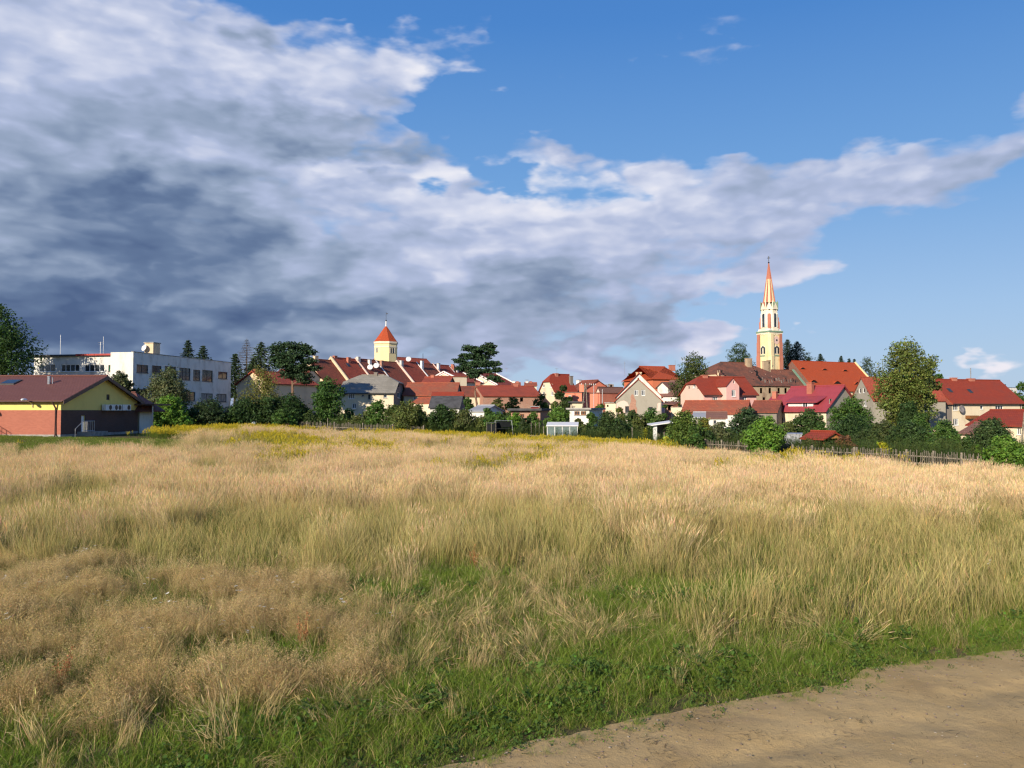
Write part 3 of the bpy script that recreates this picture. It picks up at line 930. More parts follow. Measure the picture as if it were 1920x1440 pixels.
gold_px = [(390, 803, 130, 7, 1.0), (620, 842, 110, 12, 0.8), (1090, 827, 150, 7, 0.95), (740, 815, 60, 4, 0.7), (870, 818, 110, 5, 0.8), (1190, 829, 70, 6, 0.9), (50, 826, 60, 3, 0.5),
           (1000, 866, 60, 8, 0.35), (825, 880, 20, 7, 0.55), (1250, 835, 20, 9, 0.6), (1500, 846, 30, 5, 0.4), (1215, 960, 12, 6, 0.3), (1540, 870, 90, 9, 0.22), (960, 845, 80, 8, 0.35), (520, 822, 80, 6, 0.4), (1060, 850, 70, 6, 0.3)]
def gold_w(px, py):
    return np.maximum.reduce([a * g2(px, py, cx, cyy, rx, ry * 1.3) for cx, cyy, rx, ry, a in gold_px])

set_tall = make_set('tall_grass', [lambda: t_tall(green=0.12), lambda: t_tall(green=0.2), lambda: t_tall(green=0.25), lambda: t_tall(70, 0.5, 0.3), lambda: t_tall(90, 0.5, 0.15, (0.95, 1.3)), lambda: t_tall(60, 0.5, 0.4, (0.7, 1.05))])
set_near = make_set('near_tall', [lambda: t_tall(70, 0.38, 0.55, (0.6, 1.15), 0.60, 0.6, .35), lambda: t_tall(75, 0.38, 0.65, (0.5, 1.1), 0.56, 0.55, .25), lambda: t_tall(65, 0.34, 0.45, (0.65, 1.2), 0.66, 0.65, .4), lambda: t_tall(70, 0.38, 0.75, (0.5, 1.05), 0.56, 0.55, .22), lambda: t_tall(60, 0.3, 0.5, (0.7, 1.25), 0.68, 0.6, .45)])
set_tallg = make_set('tall_green', [lambda: t_tall(50, 0.45, 0.85, (0.5, 0.9), .62, .6, .3), lambda: t_tall(55, 0.45, 0.95, (0.4, 0.85), .56, .6, .2), lambda: t_tall(45, 0.45, 0.75, (0.5, 0.95), .66, .7, .4)])
set_green = make_set('green_grass', [lambda: t_green(), lambda: t_green(60, 0.16, (0.1, 0.3)), lambda: t_green(50, 0.15, (0.15, 0.42)), lambda: t_green(60, 0.17, (0.1, 0.25), (0.15, 0.20, 0.03)), lambda: t_green(45, 0.13, (0.12, 0.3), (0.12, 0.185, 0.03), 0.009)])
set_olive = make_set('olive_grass', [lambda: t_green(50, 0.18, (0.2, 0.55), (0.15, 0.20, 0.035), 0.006, (0.1, 0.6), 0.35), lambda: t_green(50, 0.18, (0.25, 0.6), (0.13, 0.185, 0.03), 0.006, (0.1, 0.7), 0.25), lambda: t_green(45, 0.18, (0.2, 0.5), (0.16, 0.17, 0.05), 0.006, (0.1, 0.6), 0.5)])
set_fluff = make_set('bent_grass', [lambda: t_fluff(), lambda: t_fluff(50, 0.22, (0.28, 0.5), (0.51, 0.38, 0.18)), lambda: t_fluff(40, 0.2, (0.35, 0.6), (0.56, 0.42, 0.22)), lambda: t_fluff(44, 0.22, (0.3, 0.5), (0.49, 0.345, 0.165))])
set_straw = make_set('straw_bunch', [lambda: t_straw(), lambda: t_straw(36, 0.15, (0.35, 0.7), 1.1), lambda: t_straw(44, 0.16, (0.5, 0.9), 0.6), lambda: t_straw(30, 0.12, (0.3, 0.6), 1.3, False)])
set_weed = make_set('low_weed', [lambda: t_weed(), lambda: t_weed(70, 0.22, 0.22), lambda: t_weed(50, 0.18, 0.12, (0.13, 0.21, 0.03)), lambda: t_weed(55, 0.2, 0.25, (0.085, 0.145, 0.03), (0.018, 0.035))])
set_gold = make_set('goldenrod', [lambda: t_goldenrod(), lambda: t_goldenrod(12), lambda: t_goldenrod(16, plume=0.6), lambda: t_goldenrod(14, 0.4, (0.7, 1.0), (0.50, 0.42, 0.05))])
set_herb = make_set('green_herb', [lambda: t_goldenrod(14, 0.45, (0.5, 0.9), plume=0.0), lambda: t_goldenrod(16, 0.4, (0.4, 0.8), stemc=(0.075, 0.125, 0.03), plume=0.0), lambda: t_goldenrod(12, 0.45, (0.6, 1.0), stemc=(0.16, 0.18, 0.05), plume=0.0)])
set_misc = make_set('field_flower', [t_yarrow, t_yarrow, t_yarrow])
set_dock = make_set('dock_plant', [t_dock, t_dock])

# tall straw-coloured stand, thinned with distance only where it stays closed
XX, YY, SC = [], [], []
for (a, b, dn) in ((9.5, 26, 5.0), (26, 55, 3.0), (55, 112, 2.1)):
    x, y = wedge(dn, a, b); zz = zones(x, y)
    gw = gold_w(zz['px'], zz['py'])
    k = in_field(x, y, 0.4) & ~zz['mown'] & (zz['rd'] > 0.3) & (rng.random(len(x)) < zz['tall'] * (1 - 0.85 * np.clip(gw, 0, 1)) * np.clip(0.30 + 0.9 * sstep(0.36, 0.58, fbm(x, y, 1.1, 33)) + sstep(20, 34, y), 0, 1))
    XX.append(x[k]); YY.append(y[k]); SC.append((0.62 + 0.48 * fbm(x, y, 3.5, 31) + 0.12 * rng.normal(size=len(x)))[k] * np.clip(0.55 + 0.6 * zz['tall'][k], 0.5, 1) * (1 - 0.52 * (1 - sstep(3, 24, bnd_y(x) - y)))[k] * (1 - 0.3 * ((x < -28) & (y > 50)))[k])
x, y, s = map(np.concatenate, (XX, YY, SC))
gn = fbm(x, y, 5.0, 41) + 0.35 * (fbm(x, y, 1.6, 43) - 0.5)
px, py = project(x, y, T(x, y))
gthr = 0.54 - 0.09 * sstep(930, 1060, py) - 0.05 * sstep(1150, 1600, px) * sstep(900, 980, py)
isg = gn > gthr
nearp = (rng.random(len(x)) > sstep(15, 36, y + 10 * (fbm(x, y, 4.0, 45) - 0.5))) & ~isg
farp = ~isg & ~nearp
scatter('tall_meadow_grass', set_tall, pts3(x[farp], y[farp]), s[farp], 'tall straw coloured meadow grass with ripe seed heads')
scatter('near_meadow_grass', set_near, pts3(x[nearp], y[nearp]), s[nearp], 'thinner greenish straw grass stems nearer the track')
scatter('greenish_meadow_grass', set_tallg, pts3(x[isg], y[isg]), s[isg], 'half green meadow grass in patches among the straw')
n_tall = len(x)
# understory in the near stand, and the broken foreground strip
x, y = wedge(22, 9.5, 30); zz = zones(x, y)
k = (zz['rd'] > 0.25) & (rng.random(len(x)) < np.clip(0.55 * zz['tall'] + 1.0 * zz['straw'] + 0.95 * zz['fluff'], 0, 1) * (0.35 + 0.9 * (fbm(x, y, 1.5, 51))))
scatter('olive_meadow_grass', set_olive, pts3(x[k], y[k]), rng.uniform(0.7, 1.2, k.sum()), 'olive green grass between the straw stems')
x, y = wedge(22, 7.0, 19); zz = zones(x, y)
k = (zz['rd'] > 0.3) & (rng.random(len(x)) < zz['fluff'] * (0.06 + 0.95 * sstep(0.42, 0.60, fbm(x, y, 1.3, 61))))
scatter('bent_grass_haze', set_fluff, pts3(x[k], y[k]), rng.uniform(0.75, 1.2, k.sum()), 'airy brown bent grass with hazy seed panicles')
x, y = wedge(16, 7.0, 19); zz = zones(x, y)
k = (zz['rd'] > 0.35) & (rng.random(len(x)) < np.clip(0.34 * zz['straw'] + 0.06 * zz['fluff'] + 0.05 * zz['green'] + 0.14 * g2(zz['px'], zz['py'], 150, 1390, 420, 60), 0, 1))
scatter('leaning_straw', set_straw, pts3(x[k], y[k]), rng.uniform(0.6, 1.15, k.sum()), 'dry straw stems leaning over in bunches', tilt=0.25)
x, y = wedge(75, 6.8, 18); zz = zones(x, y)
k = (zz['rd'] > -0.25 + 0.9 * (fbm(x, y, 0.4, 85) - 0.35)) & (rng.random(len(x)) < np.clip(zz['green'] * (0.5 + 0.9 * fbm(x, y, 0.7, 71)) + 0.30 * zz['straw'] + 0.16 * zz['fluff'], 0, 1))
sz = 0.38 + 0.72 * sstep(-0.2, 1.6, zz['rd'])[k]
scatter('green_verge_grass', set_green, pts3(x[k], y[k]), sz * rng.uniform(0.7, 1.3, k.sum()), 'lush green verge grass beside the dirt track')
x, y = wedge(40, 6.8, 16); zz = zones(x, y)
k = (zz['rd'] > -0.75) & (rng.random(len(x)) < np.clip(zz['green'] * sstep(0.45, 0.6, fbm(x, y, 0.9, 81)) + 0.4 * (zz['rd'] < 0.7), 0, 1) * np.clip(1.2 * sstep(-0.8, 0.25, zz['rd'] + 0.9 * (fbm(x, y, 0.5, 83) - 0.5)), 0, 1))
sz = 0.34 + 0.85 * sstep(-0.4, 1.5, zz['rd'])[k]
scatter('clover_patches', set_weed, pts3(x[k], y[k]), sz * rng.uniform(0.7, 1.3, k.sum()), 'low clover and plantain leaves along the verge', 'ground cover')
# goldenrod and other herbs towards the fences
x, y = wedge(5.5, 30, 118); px, py = project(x, y, T(x, y) + 0.6); gw = gold_w(px, py)
nzz = fbm(x, y, 3.0, 91)
k = in_field(x, y, 0.3) & ~((x < -29) & (y > 61) & (y < 73)) & (rng.random(len(x)) < np.clip(gw * (0.4 + nzz), 0, 1))
scatter('goldenrod_patches', set_gold, pts3(x[k], y[k]), rng.uniform(0.7, 1.05, k.sum()), 'yellow flowering goldenrod in the far meadow', 'goldenrod')
x, y = wedge(2.4, 22, 118); px, py = project(x, y, T(x, y)); gw = gold_w(px, py)
nzz = fbm(x, y, 4.0, 95)
edge = 1 - sstep(1.0, 9.0, bnd_y(x) - y)
k = in_field(x, y, 0.2) & ~((x < -29) & (y > 61) & (y < 73)) & (rng.random(len(x)) < np.clip(0.75 * edge * sstep(0.35, 0.6, nzz) * (px < 1260) + 0.5 * gw + 0.75 * sstep(0.56, 0.68, nzz), 0, 1))
scatter('meadow_herbs', set_herb, pts3(x[k], y[k]), rng.uniform(0.5, 0.9, k.sum()), 'green leafy herbs among the far grass', 'herbs')
# mown lawn before the yellow building
x, y = rand_pts(13000, -66, -26, 58.5, 73.2)
k = (y > 60.0 + 1.5 * fbm(x, y, 2, 7)) & (x < -24 - 0.16 * (y - 45)) & (y < 73.0) & (x > -0.70 * y - 3)
scatter('mown_lawn', set_green, pts3(x[k], y[k]), rng.uniform(0.7, 1.2, k.sum()), 'short mown lawn in front of the yellow building', zscale=0.7)
# garden undergrowth behind the fences
set_bush = make_set('garden_bush', [lambda: t_goldenrod(16, 0.5, (0.5, 1.0), stemc=(0.06, 0.10, 0.025), plume=0.0), lambda: t_goldenrod(18, 0.5, (0.6, 1.1), stemc=(0.085, 0.125, 0.03), plume=0.0), lambda: t_goldenrod(16, 0.5, (0.5, 0.9), stemc=(0.11, 0.135, 0.035), plume=0.0)])
x, y = wedge(2.0, 50, 150)
b = bnd_y(x)
k = (y > b + 0.5) & (y < b + 34) & ~((x < -30) & (y < 100))
scatter('garden_undergrowth', set_bush, pts3(x[k], y[k]), rng.uniform(1.0, 2.1, k.sum()), 'rank green undergrowth in the gardens behind the fences', 'undergrowth')
# scattered flowers and dock
fl = [(50, 1130), (150, 1125), (395, 1125), (448, 1133), (322, 1143), (300, 1160), (335, 1163), (405, 1198), (450, 1210), (600, 1208), (280, 1110), (160, 1040), (385, 1095), (480, 1100), (520, 1100), (500, 1172), (200, 1155), (120, 1100), (35, 1190), (260, 1210), (145, 1042), (172, 1040), (1870, 1070), (735, 1190), (640, 1150), (560, 1115), (230, 1127), (20, 1090)]
pp = []
for a, b in fl:
    r = ray(a, b + 25); kk = -(CH - 0.0) / r[2]
    pp.append((r[0] * kk, kk, Tf(r[0] * kk, kk) - 0.02))
scatter('yarrow_flowers', set_misc, np.array(pp), rng.uniform(0.8, 1.1, len(pp)), 'small white yarrow flower heads in the brown grass', 'flowers')
dk = [(67, 1105), (565, 1195), (95, 1285), (310, 905), (885, 1040)]
pp = []
for a, b in dk:
    r = ray(a, b + 30); kk = -(CH - 0.0) / r[2]
    pp.append((r[0] * kk, kk, Tf(r[0] * kk, kk) - 0.02))
scatter('dock_stalks', set_dock, np.array(pp), rng.uniform(0.8, 1.1, len(pp)), 'rusty red seeding dock stalks standing in the grass', 'dock')
# pebbles and litter on the track
def t_stone():
    m_ = TM()
    v = []
    for zc, rr in ((-0.4, 0.7), (0.25, 1.0), (0.7, 0.5)):
        for j in range(6):
            a = j / 6 * 6.283 + zc
            q = rr * rng.uniform(0.8, 1.2)
            v.append((math.cos(a) * q * 0.02, math.sin(a) * q * 0.016, zc * 0.012))
    f = []
    for k in range(2):
        for j in range(6):
            f.append((k * 6 + j, k * 6 + (j + 1) % 6, (k + 1) * 6 + (j + 1) % 6, (k + 1) * 6 + j))
    f += [(12, 13, 14, 15), (12, 15, 16, 17)]
    m_.add(np.array(v), np.array(f), np.repeat(jit((0.36, 0.29, 0.22), 1, 0.2), 18, 0))
    return m_
def t_litter():
    m_ = TM(); n = 5
    b = disc(n, 0.07); b[:, 2] = 0.004
    v, f, c, _, _ = ribbons(b, np.full(n, 0.012), rng.uniform(0, 6.3, n), rng.uniform(3, 11, n), np.full(n, 0.006), 3, jit((0.12, 0.09, 0.045), n), jit((0.2, 0.15, 0.08), n))
    m_.add(v, f, c)
    return m_
set_stone = make_set('pebble', [t_stone, t_stone, t_stone, t_stone])
set_lit = make_set('litter', [t_litter, t_litter, t_litter])
x, y = rand_pts(11000, -3, 14, 4.5, 16); rd = road_dist(x, y)
k = (rd < 0.25) & (rd > -4.5) & (rng.random(len(x)) < 0.25 + 0.6 * (rd > -0.5))
p3 = pts3(x[k], y[k]); p3[:, 2] = road_z(x[k], y[k])
scatter('track_pebbles', set_stone, p3, rng.uniform(0.25, 1.0, k.sum()) ** 1.3, 'small pebbles lying on the dirt track', 'pebbles')
x, y = rand_pts(9000, -3, 14, 4.5, 16); rd = road_dist(x, y)
k = (rd < 0.1) & (rd > -4.5) & (rng.random(len(x)) < sstep(0.5, 0.7, fbm(x, y, 0.8, 77)) * 0.8 + 0.08)
p3 = pts3(x[k], y[k]); p3[:, 2] = road_z(x[k], y[k]) + 0.002
scatter('track_litter', set_lit, p3, rng.uniform(0.6, 1.6, k.sum()), 'dry bits of grass strewn on the dirt track', 'litter', tilt=0.02)
# ------------------------------------------------------------------ building kit
class House:
    """Box with a pitched roof.  A, B: front wall ends on the ground (world xy); W: depth behind the front wall.
    Local axes: u along the front, v into the building.  axis 'u' = ridge parallel to the front, 'v' = gable to the front."""
    def __init__(s, name, label, A, B, W, z_eave, z_ridge, wall, roof, axis='u', hip=(0, 0), over=0.35, verge=0.2, cat='house', group=None, z0=None, th=0.14, faces='flrb', roof_on=True):
        s.A = Vector((A[0], A[1], 0)); d = Vector((B[0] - A[0], B[1] - A[1], 0))
        s.L = d.length; s.yaw = math.atan2(d.y, d.x); s.W = W
        s.du = d.normalized(); s.dv = Vector((-s.du.y, s.du.x, 0))
        mid = s.A + s.du * s.L / 2
        s.z0 = (min(Tf(A[0], A[1]), Tf(B[0], B[1])) - 0.25) if z0 is None else z0
        s.ze = z_eave - s.z0; s.zr = z_ridge - s.z0
        s.axis = axis; s.hip = hip; s.over = over; s.verge = verge; s.th = th
        s.wallm = M[wall] if isinstance(wall, str) else wall
        s.roofm = M[roof]
        s.root = empty(name, (s.A.x, s.A.y, s.z0), s.yaw)
        tag(s.root, label, cat, group)
        s.P, s.Q = (s.L, W) if axis == 'u' else (W, s.L)
        s.k = (s.zr - s.ze) / (s.Q / 2) if s.Q else 0
        s.holes = {'front': [], 'back': [], 'left': [], 'right': []}
        s.wins = []
        s.facem = {}
        s.has_roof = roof_on
    # --- frames
    def face(s, f):
        L, W = s.L, s.W
        return {'front': ((0, 0), (1, 0), (0, -1), L), 'right': ((L, 0), (0, 1), (1, 0), W),
                'left': ((0, W), (0, -1), (-1, 0), W), 'back': ((L, W), (-1, 0), (0, 1), L)}[f]
    def world(s, u, v, z):
        p = s.A + s.du * u + s.dv * v
        return Vector((p.x, p.y, s.z0 + z))
    def pix_on_face(s, f, px, py, off=0.0):
        (u0, v0), (a, b), (nu, nv), ln = s.face(f)
        o = s.world(u0 + nu * off, v0 + nv * off, 0); n = s.du * nu + s.dv * nv; t = s.du * a + s.dv * b
        r = Vector(ray(px, py))
        k = (o - Vector((0, 0, CH))).dot(n) / r.dot(n)
        p = Vector((0, 0, CH)) + r * k
        return (p - o).dot(t), p.z - s.z0
    def pq(s, p, q, z):
        return (p, q, z) if s.axis == 'u' else (q, p, z)
    def roof_z(s, q):
        return s.ze + s.k * (s.Q / 2 - abs(q - s.Q / 2))
    def ridge_at(s, px, py=700):
        """position along the ridge seen at photo column px"""
        a = Vector(s.world(*s.pq(0, s.Q / 2, s.zr))); b = Vector(s.world(*s.pq(s.P, s.Q / 2, s.zr)))
        x = ray(px, py)[0]
        den = (b.x - a.x) - x * (b.y - a.y)
        return (x * a.y - a.x) / den * s.P
    def pix_on_slope(s, px, py, side=0):
        """local (p, q, z) where a pixel meets the roof slope (side 0: q < Q/2)"""
        q1 = 0.0 if side == 0 else s.Q
        a = s.world(*s.pq(0, q1, s.ze)); b = s.world(*s.pq(s.P, q1, s.ze)); c = s.world(*s.pq(0, s.Q / 2, s.zr))
        n = (b - a).cross(c - a)
        o = Vector((0, 0, CH)); r = Vector(ray(px, py))
        w_ = o + r * ((a - o).dot(n) / r.dot(n))
        l = w_ - s.world(0, 0, 0)
        u, v = l.dot(s.du), l.dot(s.dv)
        return ((u, v) if s.axis == 'u' else (v, u)) + (l.z,)
    # --- openings
    def window(s, f, x0, y0, x1, y1, kind='white', bars=(1, 0), glassm='glass', sill=True, px=True, name='window', label=None):
        if px:
            a0, za = s.pix_on_face(f, x0, y1); a1, zb = s.pix_on_face(f, x1, y0)
            if a0 > a1: a0, a1 = a1, a0
        else:
            a0, za, a1, zb = x0, y0, x1, y1
        ln = s.face(f)[3]
        a0 = max(a0, 0.15); a1 = min(a1, ln - 0.15)
        if a1 - a0 < 0.1 or zb - za < 0.1: return
        s.holes[f].append((a0, a1, za, zb))
        s.wins.append((f, a0, a1, za, zb, kind, bars, glassm, sill, name, label))
    # --- construction
    def gable_top(s, f):
        """piecewise linear wall top over the face: list of (a, z)"""
        ends = {'u': ('left', 'right'), 'v': ('front', 'back')}[s.axis]
        ln = s.face(f)[3]
        if f in ends and s.has_roof:
            h = s.hip[0] if f == ends[0] else s.hip[1]
            if h >= 1: return [(0, s.ze), (ln, s.ze)]
            if h <= 0: return [(0, s.ze), (ln / 2, s.zr), (ln, s.ze)]
            q = ln / 2 * (1 - h); zt = s.ze + (s.zr - s.ze) * (1 - h)
            return [(0, s.ze), (q, zt), (ln - q, zt), (ln, s.ze)]
        return [(0, s.ze), (ln, s.ze)]
    def wall_mesh(s, f, depth=0.13):
        (u0, v0), (a, b), (nu, nv), ln = s.face(f)
        top = s.gable_top(f)
        hz = s.holes[f]
        cuts = sorted(set([0, ln] + [h[0] for h in hz] + [h[1] for h in hz] + [t_[0] for t_ in top]))
        zt = lambda x: float(np.interp(x, [t_[0] for t_ in top], [t_[1] for t_ in top]))
        pt = lambda x, z, o=0.0: (u0 + a * x + nu * o, v0 + b * x + nv * o, z)
        mb = MB()
        for x0, x1 in zip(cuts[:-1], cuts[1:]):
            if x1 - x0 < 1e-5: continue
            xm = (x0 + x1) / 2
            col = sorted([h for h in hz if h[0] - 1e-6 <= xm <= h[1] + 1e-6], key=lambda h: h[2])
            z = 0.0
            for h in col:
                if h[2] > z: mb.poly([pt(x0, z), pt(x1, z), pt(x1, h[2]), pt(x0, h[2])])
                z = max(z, h[3])
            if zt(xm) > z: mb.poly([pt(x0, z), pt(x1, z), pt(x1, max(zt(x1), z)), pt(x0, max(zt(x0), z))])
        for (x0, x1, z0, z1) in hz:
            d = -depth
            mb.poly([pt(x0, z0), pt(x1, z0), pt(x1, z0, d), pt(x0, z0, d)])
            mb.poly([pt(x0, z1, d), pt(x1, z1, d), pt(x1, z1), pt(x0, z1)])
            mb.poly([pt(x0, z0, d), pt(x0, z1, d), pt(x0, z1), pt(x0, z0)])
            mb.poly([pt(x1, z0), pt(x1, z1), pt(x1, z1, d), pt(x1, z0, d)])
        return mb
    def obox(s, f, a0, a1, z0, z1, o0, o1, mb=None):
        """box on a face: along a, up z, offset o (outwards positive)"""
        (u0, v0), (a, b), (nu, nv), ln = s.face(f)
        mb = mb or MB()
        c = [(u0 + a * x + nu * o, v0 + b * x + nv * o) for x, o in ((a0, o0), (a1, o0), (a1, o1), (a0, o1))]
        mb.slab([(p[0], p[1], z1) for p in c], z1 - z0)
        return mb
    def build_walls(s):
        for f in ('front', 'left', 'right', 'back'):
            s.wall_mesh(f).build('wall', s.facem.get(f, s.wallm), s.root)
        for (f, a0, a1, z0, z1, kind, bars, gm, sill, name, label) in s.wins:
            d = -0.13
            if kind == 'hole':
                s.obox(f, a0, a1, z0, z1, -0.9, -0.88).build('opening', M['dark_interior'], s.root); continue
            fm = {'white': 'pvc_white', 'dark': 'dark_frame', 'brown': 'brown_wood', 'grey': 'galvanised'}[kind]
            t_ = min(0.085, (a1 - a0) * 0.14)
            mb = MB()
            for q in ((a0, a1, z0, z0 + t_), (a0, a1, z1 - t_, z1), (a0, a0 + t_, z0 + t_, z1 - t_), (a1 - t_, a1, z0 + t_, z1 - t_)):
                s.obox(f, *q, d + 0.005, d + 0.06, mb)
            for i in range(bars[0]):
                x = a0 + (a1 - a0) * (i + 1) / (bars[0] + 1)
                s.obox(f, x - t_ * 0.45, x + t_ * 0.45, z0 + t_, z1 - t_, d + 0.006, d + 0.055, mb)
            for i in range(bars[1]):
                z = z0 + (z1 - z0) * (i + 1) / (bars[1] + 1)
                s.obox(f, a0 + t_, a1 - t_, z - t_ * 0.4, z + t_ * 0.4, d + 0.007, d + 0.05, mb)
            wn = mb.build(name, M[fm], s.root)
            if label: wn['label'] = label
            s.obox(f, a0 + t_ * 0.5, a1 - t_ * 0.5, z0 + t_ * 0.5, z1 - t_ * 0.5, d - 0.02, d + 0.012).build('pane', M[gm], wn)
            if sill:
                s.obox(f, a0 - 0.06, a1 + 0.06, z0 - 0.06, z0 - 0.003, -0.1, 0.09).build('sill', M['concrete'] if kind != 'white' else M['white_paint'], wn)
    def roof_polys(s):
        P, Q, ov, gv = s.P, s.Q, s.over, s.verge
        k = s.k; up = s.th * 0.9
        z = lambda q: s.ze + k * (Q / 2 - abs(q - Q / 2)) + up
        ze = s.ze - k * ov + up; zr = s.zr + up
        def endpts(h, end):
            # points of the front slope (q from -ov to Q/2) at one end, eave -> ridge
            sg = -1 if end == 0 else 1; p0 = 0 if end == 0 else P
            if h <= 0: return [(p0 + sg * gv, -ov, ze), (p0 + sg * gv, Q / 2, zr)]
            if h >= 1: return [(p0 + sg * ov, -ov, ze), (p0 - sg * (Q / 2), Q / 2, zr)]
            qh = Q / 2 * (1 - h); e = h * Q / 2 - gv
            return [(p0 + sg * gv, -ov, ze), (p0 + sg * gv, qh, z(qh)), (p0 - sg * e, Q / 2, zr)]
        polys = []
        a, b = endpts(s.hip[0], 0), endpts(s.hip[1], 1)
        front = a[:1] + b[:1] + b[1:] + a[1:][::-1]
        front = [a[0], b[0]] + b[1:] + a[1:][::-1]
        polys.append(front)
        polys.append([(p, Q - q, zz) for p, q, zz in front][::-1])
        for h, e in ((s.hip[0], a), (s.hip[1], b)):
            if h > 0:
                lo = e[-2]; hi = e[-1]
                tri = [lo, hi, (lo[0], Q - lo[1], lo[2])]
                polys.append(tri if e is b else tri[::-1])
        return polys
    def build_roof(s, name='roof'):
        mb = MB()
        for pl in s.roof_polys():
            pts = [s.pq(*p) for p in pl]
            n = (Vector(pts[1]) - Vector(pts[0])).cross(Vector(pts[2]) - Vector(pts[0]))
            if n.z < 0: pts = pts[::-1]
            mb.slab(pts, s.th)
        s.roof = mb.build(name, s.roofm, s.root)
        # ridge capping
        e0 = s.hip[0] * s.Q / 2 if s.hip[0] > 0 else -s.verge
        e1 = s.hip[1] * s.Q / 2 if s.hip[1] > 0 else -s.verge
        zt = s.zr + s.th
        MB().tube([s.pq(e0, s.Q / 2, zt), s.pq(s.P - e1, s.Q / 2, zt)], 0.11, 6).build('ridge_tiles', s.roofm, s.roof)
        return s.roof
    def gutter(s, mat='brown_metal'):
        z = s.ze - s.k * s.over + 0.02
        MB().tube([s.pq(-s.verge + .05, -s.over - 0.05, z), s.pq(s.P + s.verge - .05, -s.over - 0.05, z)], 0.06, 6).build('gutter', M[mat], s.root)
    def chimney(s, px, ytop, w_=0.7, q=None, mat='red_brick', d=0.6, pot=False, p=None, cap=True):
        q = s.Q / 2 if q is None else q * s.Q
        p = s.ridge_at(px) if p is None else p
        wpt = s.world(*s.pq(p, q, s.zr))
        zt = Z(ytop, wpt.y, px) - s.z0
        zb = s.roof_z(q) - 0.7
        u, v, _ = s.pq(p, q, 0)
        o = MB().box((u - w_ / 2, v - d / 2, zb), (u + w_ / 2, v + d / 2, zt - 0.1)).build('chimney', M[mat], s.roof)
        if cap:
            MB().box((u - w_ / 2 - .06, v - d / 2 - .06, zt - 0.098), (u + w_ / 2 + .06, v + d / 2 + .06, zt)).build('chimney_cap', M[mat if mat != 'white_paint' else 'concrete'], s.roof)
        return o
    def skylight(s, px, py, w_=0.9, h=0.8, side=0, mat='glass'):
        p, q, z = s.pix_on_slope(px, py, side)
        sg = 1 if side == 0 else -1
        g = math.hypot(1, s.k)
        mb = MB(); mg = MB()
        def pt(dp, dq, lift):
            return s.pq(p + dp, q + sg * dq / g, z + s.k * dq / g + s.th + lift)
        mb.slab([pt(-w_ / 2, -h / 2, .1), pt(w_ / 2, -h / 2, .1), pt(w_ / 2, h / 2, .1), pt(-w_ / 2, h / 2, .1)], 0.2)
        o = mb.build('skylight', M['dark_frame'], s.roof)
        i = 0.1
        mg.slab([pt(-w_ / 2 + i, -h / 2 + i, .115), pt(w_ / 2 - i, -h / 2 + i, .115), pt(w_ / 2 - i, h / 2 - i, .115), pt(-w_ / 2 + i, h / 2 - i, .115)], 0.03)
        mg.build('pane', M[mat], o)
    def verge_walls(s, which=(0, 1), mat='white_paint', h=0.3, w_=0.3):
        """raised party walls following the slopes"""
        for e in which:
            p0 = 0 if e == 0 else s.P
            mb = MB()
            for (qa, qb) in ((-s.over, s.Q / 2), (s.Q + s.over, s.Q / 2)):
                za = s.ze - s.k * s.over; zb = s.zr
                pts = [s.pq(p0 - w_ / 2, qa, za + h + .1), s.pq(p0 + w_ / 2, qa, za + h + .1), s.pq(p0 + w_ / 2, qb, zb + h + .1), s.pq(p0 - w_ / 2, qb, zb + h + .1)]
                n = (Vector(pts[1]) - Vector(pts[0])).cross(Vector(pts[2]) - Vector(pts[0]))
                if n.z < 0: pts = pts[::-1]
                mb.slab(pts, h + 0.35)
            mb.build('party_wall', M[mat], s.root)
    def dish(s, f, px, py, r=0.45, mat='dish_paint', aim=None):
        a, z = s.pix_on_face(f, px, py, 0.45)
        (u0, v0), (da, db), (nu, nv), ln = s.face(f)
        c = Vector((u0 + da * a + nu * 0.45, v0 + db * a + nv * 0.45, z))
        n = Vector((nu, nv, 0.25)).normalized() if aim is None else Vector(aim).normalized()
        make_dish(c, n, r, s.root, mat, arm_to=Vector((u0 + da * a, v0 + db * a, z - 0.1)))
    def done(s):
        s.build_walls()
        if s.has_roof: s.build_roof()
        return s
def make_dish(c, n, r, parent, mat='dish_paint', arm_to=None):
    a = n.cross(Vector((0, 0, 1))).normalized(); b = n.cross(a)
    rings = []
    for (rr, dep) in ((0.02, -0.22), (0.5, -0.16), (1.0, 0.0), (1.0, 0.05), (0.5, -0.11), (0.02, -0.17)):
        rings.append([c + n * dep * r + (a * math.cos(j * math.pi / 6) + b * math.sin(j * math.pi / 6)) * rr * r for j in range(12)])
    o = MB().rings(rings, (False, False)).build('satellite_dish', M[mat], parent, True)
    mb = MB().tube([c - b * r * 0.95, c + n * r * 0.9], 0.02, 5)
    if arm_to is not None: mb.tube([c - n * 0.2 * r, arm_to], 0.03, 5)
    mb.build('dish_arm', M['galvanised'], o)
    return o
def H_px(name, label, a, b, W, eave, ridge, wall, roof, axis='u', **kw):
    """a, b: (photo column, depth) of the front wall's ends; eave: photo row at a; ridge: photo row (at the nearest ridge end) """
    A, B = G(*a, eave), G(*b, eave)
    d = Vector((B[0] - A[0], B[1] - A[1], 0)).normalized(); v = Vector((-d.y, d.x, 0))
    ze = Z(eave, a[1], a[0])
    if axis == 'u': rp = Vector((A[0], A[1], 0)) + v * W / 2
    else: rp = (Vector((A[0], A[1], 0)) + Vector((B[0], B[1], 0))) / 2
    zr = Z(ridge, rp.y)
    return House(name, label, A, B, W, ze, zr, wall, roof, axis, **kw)
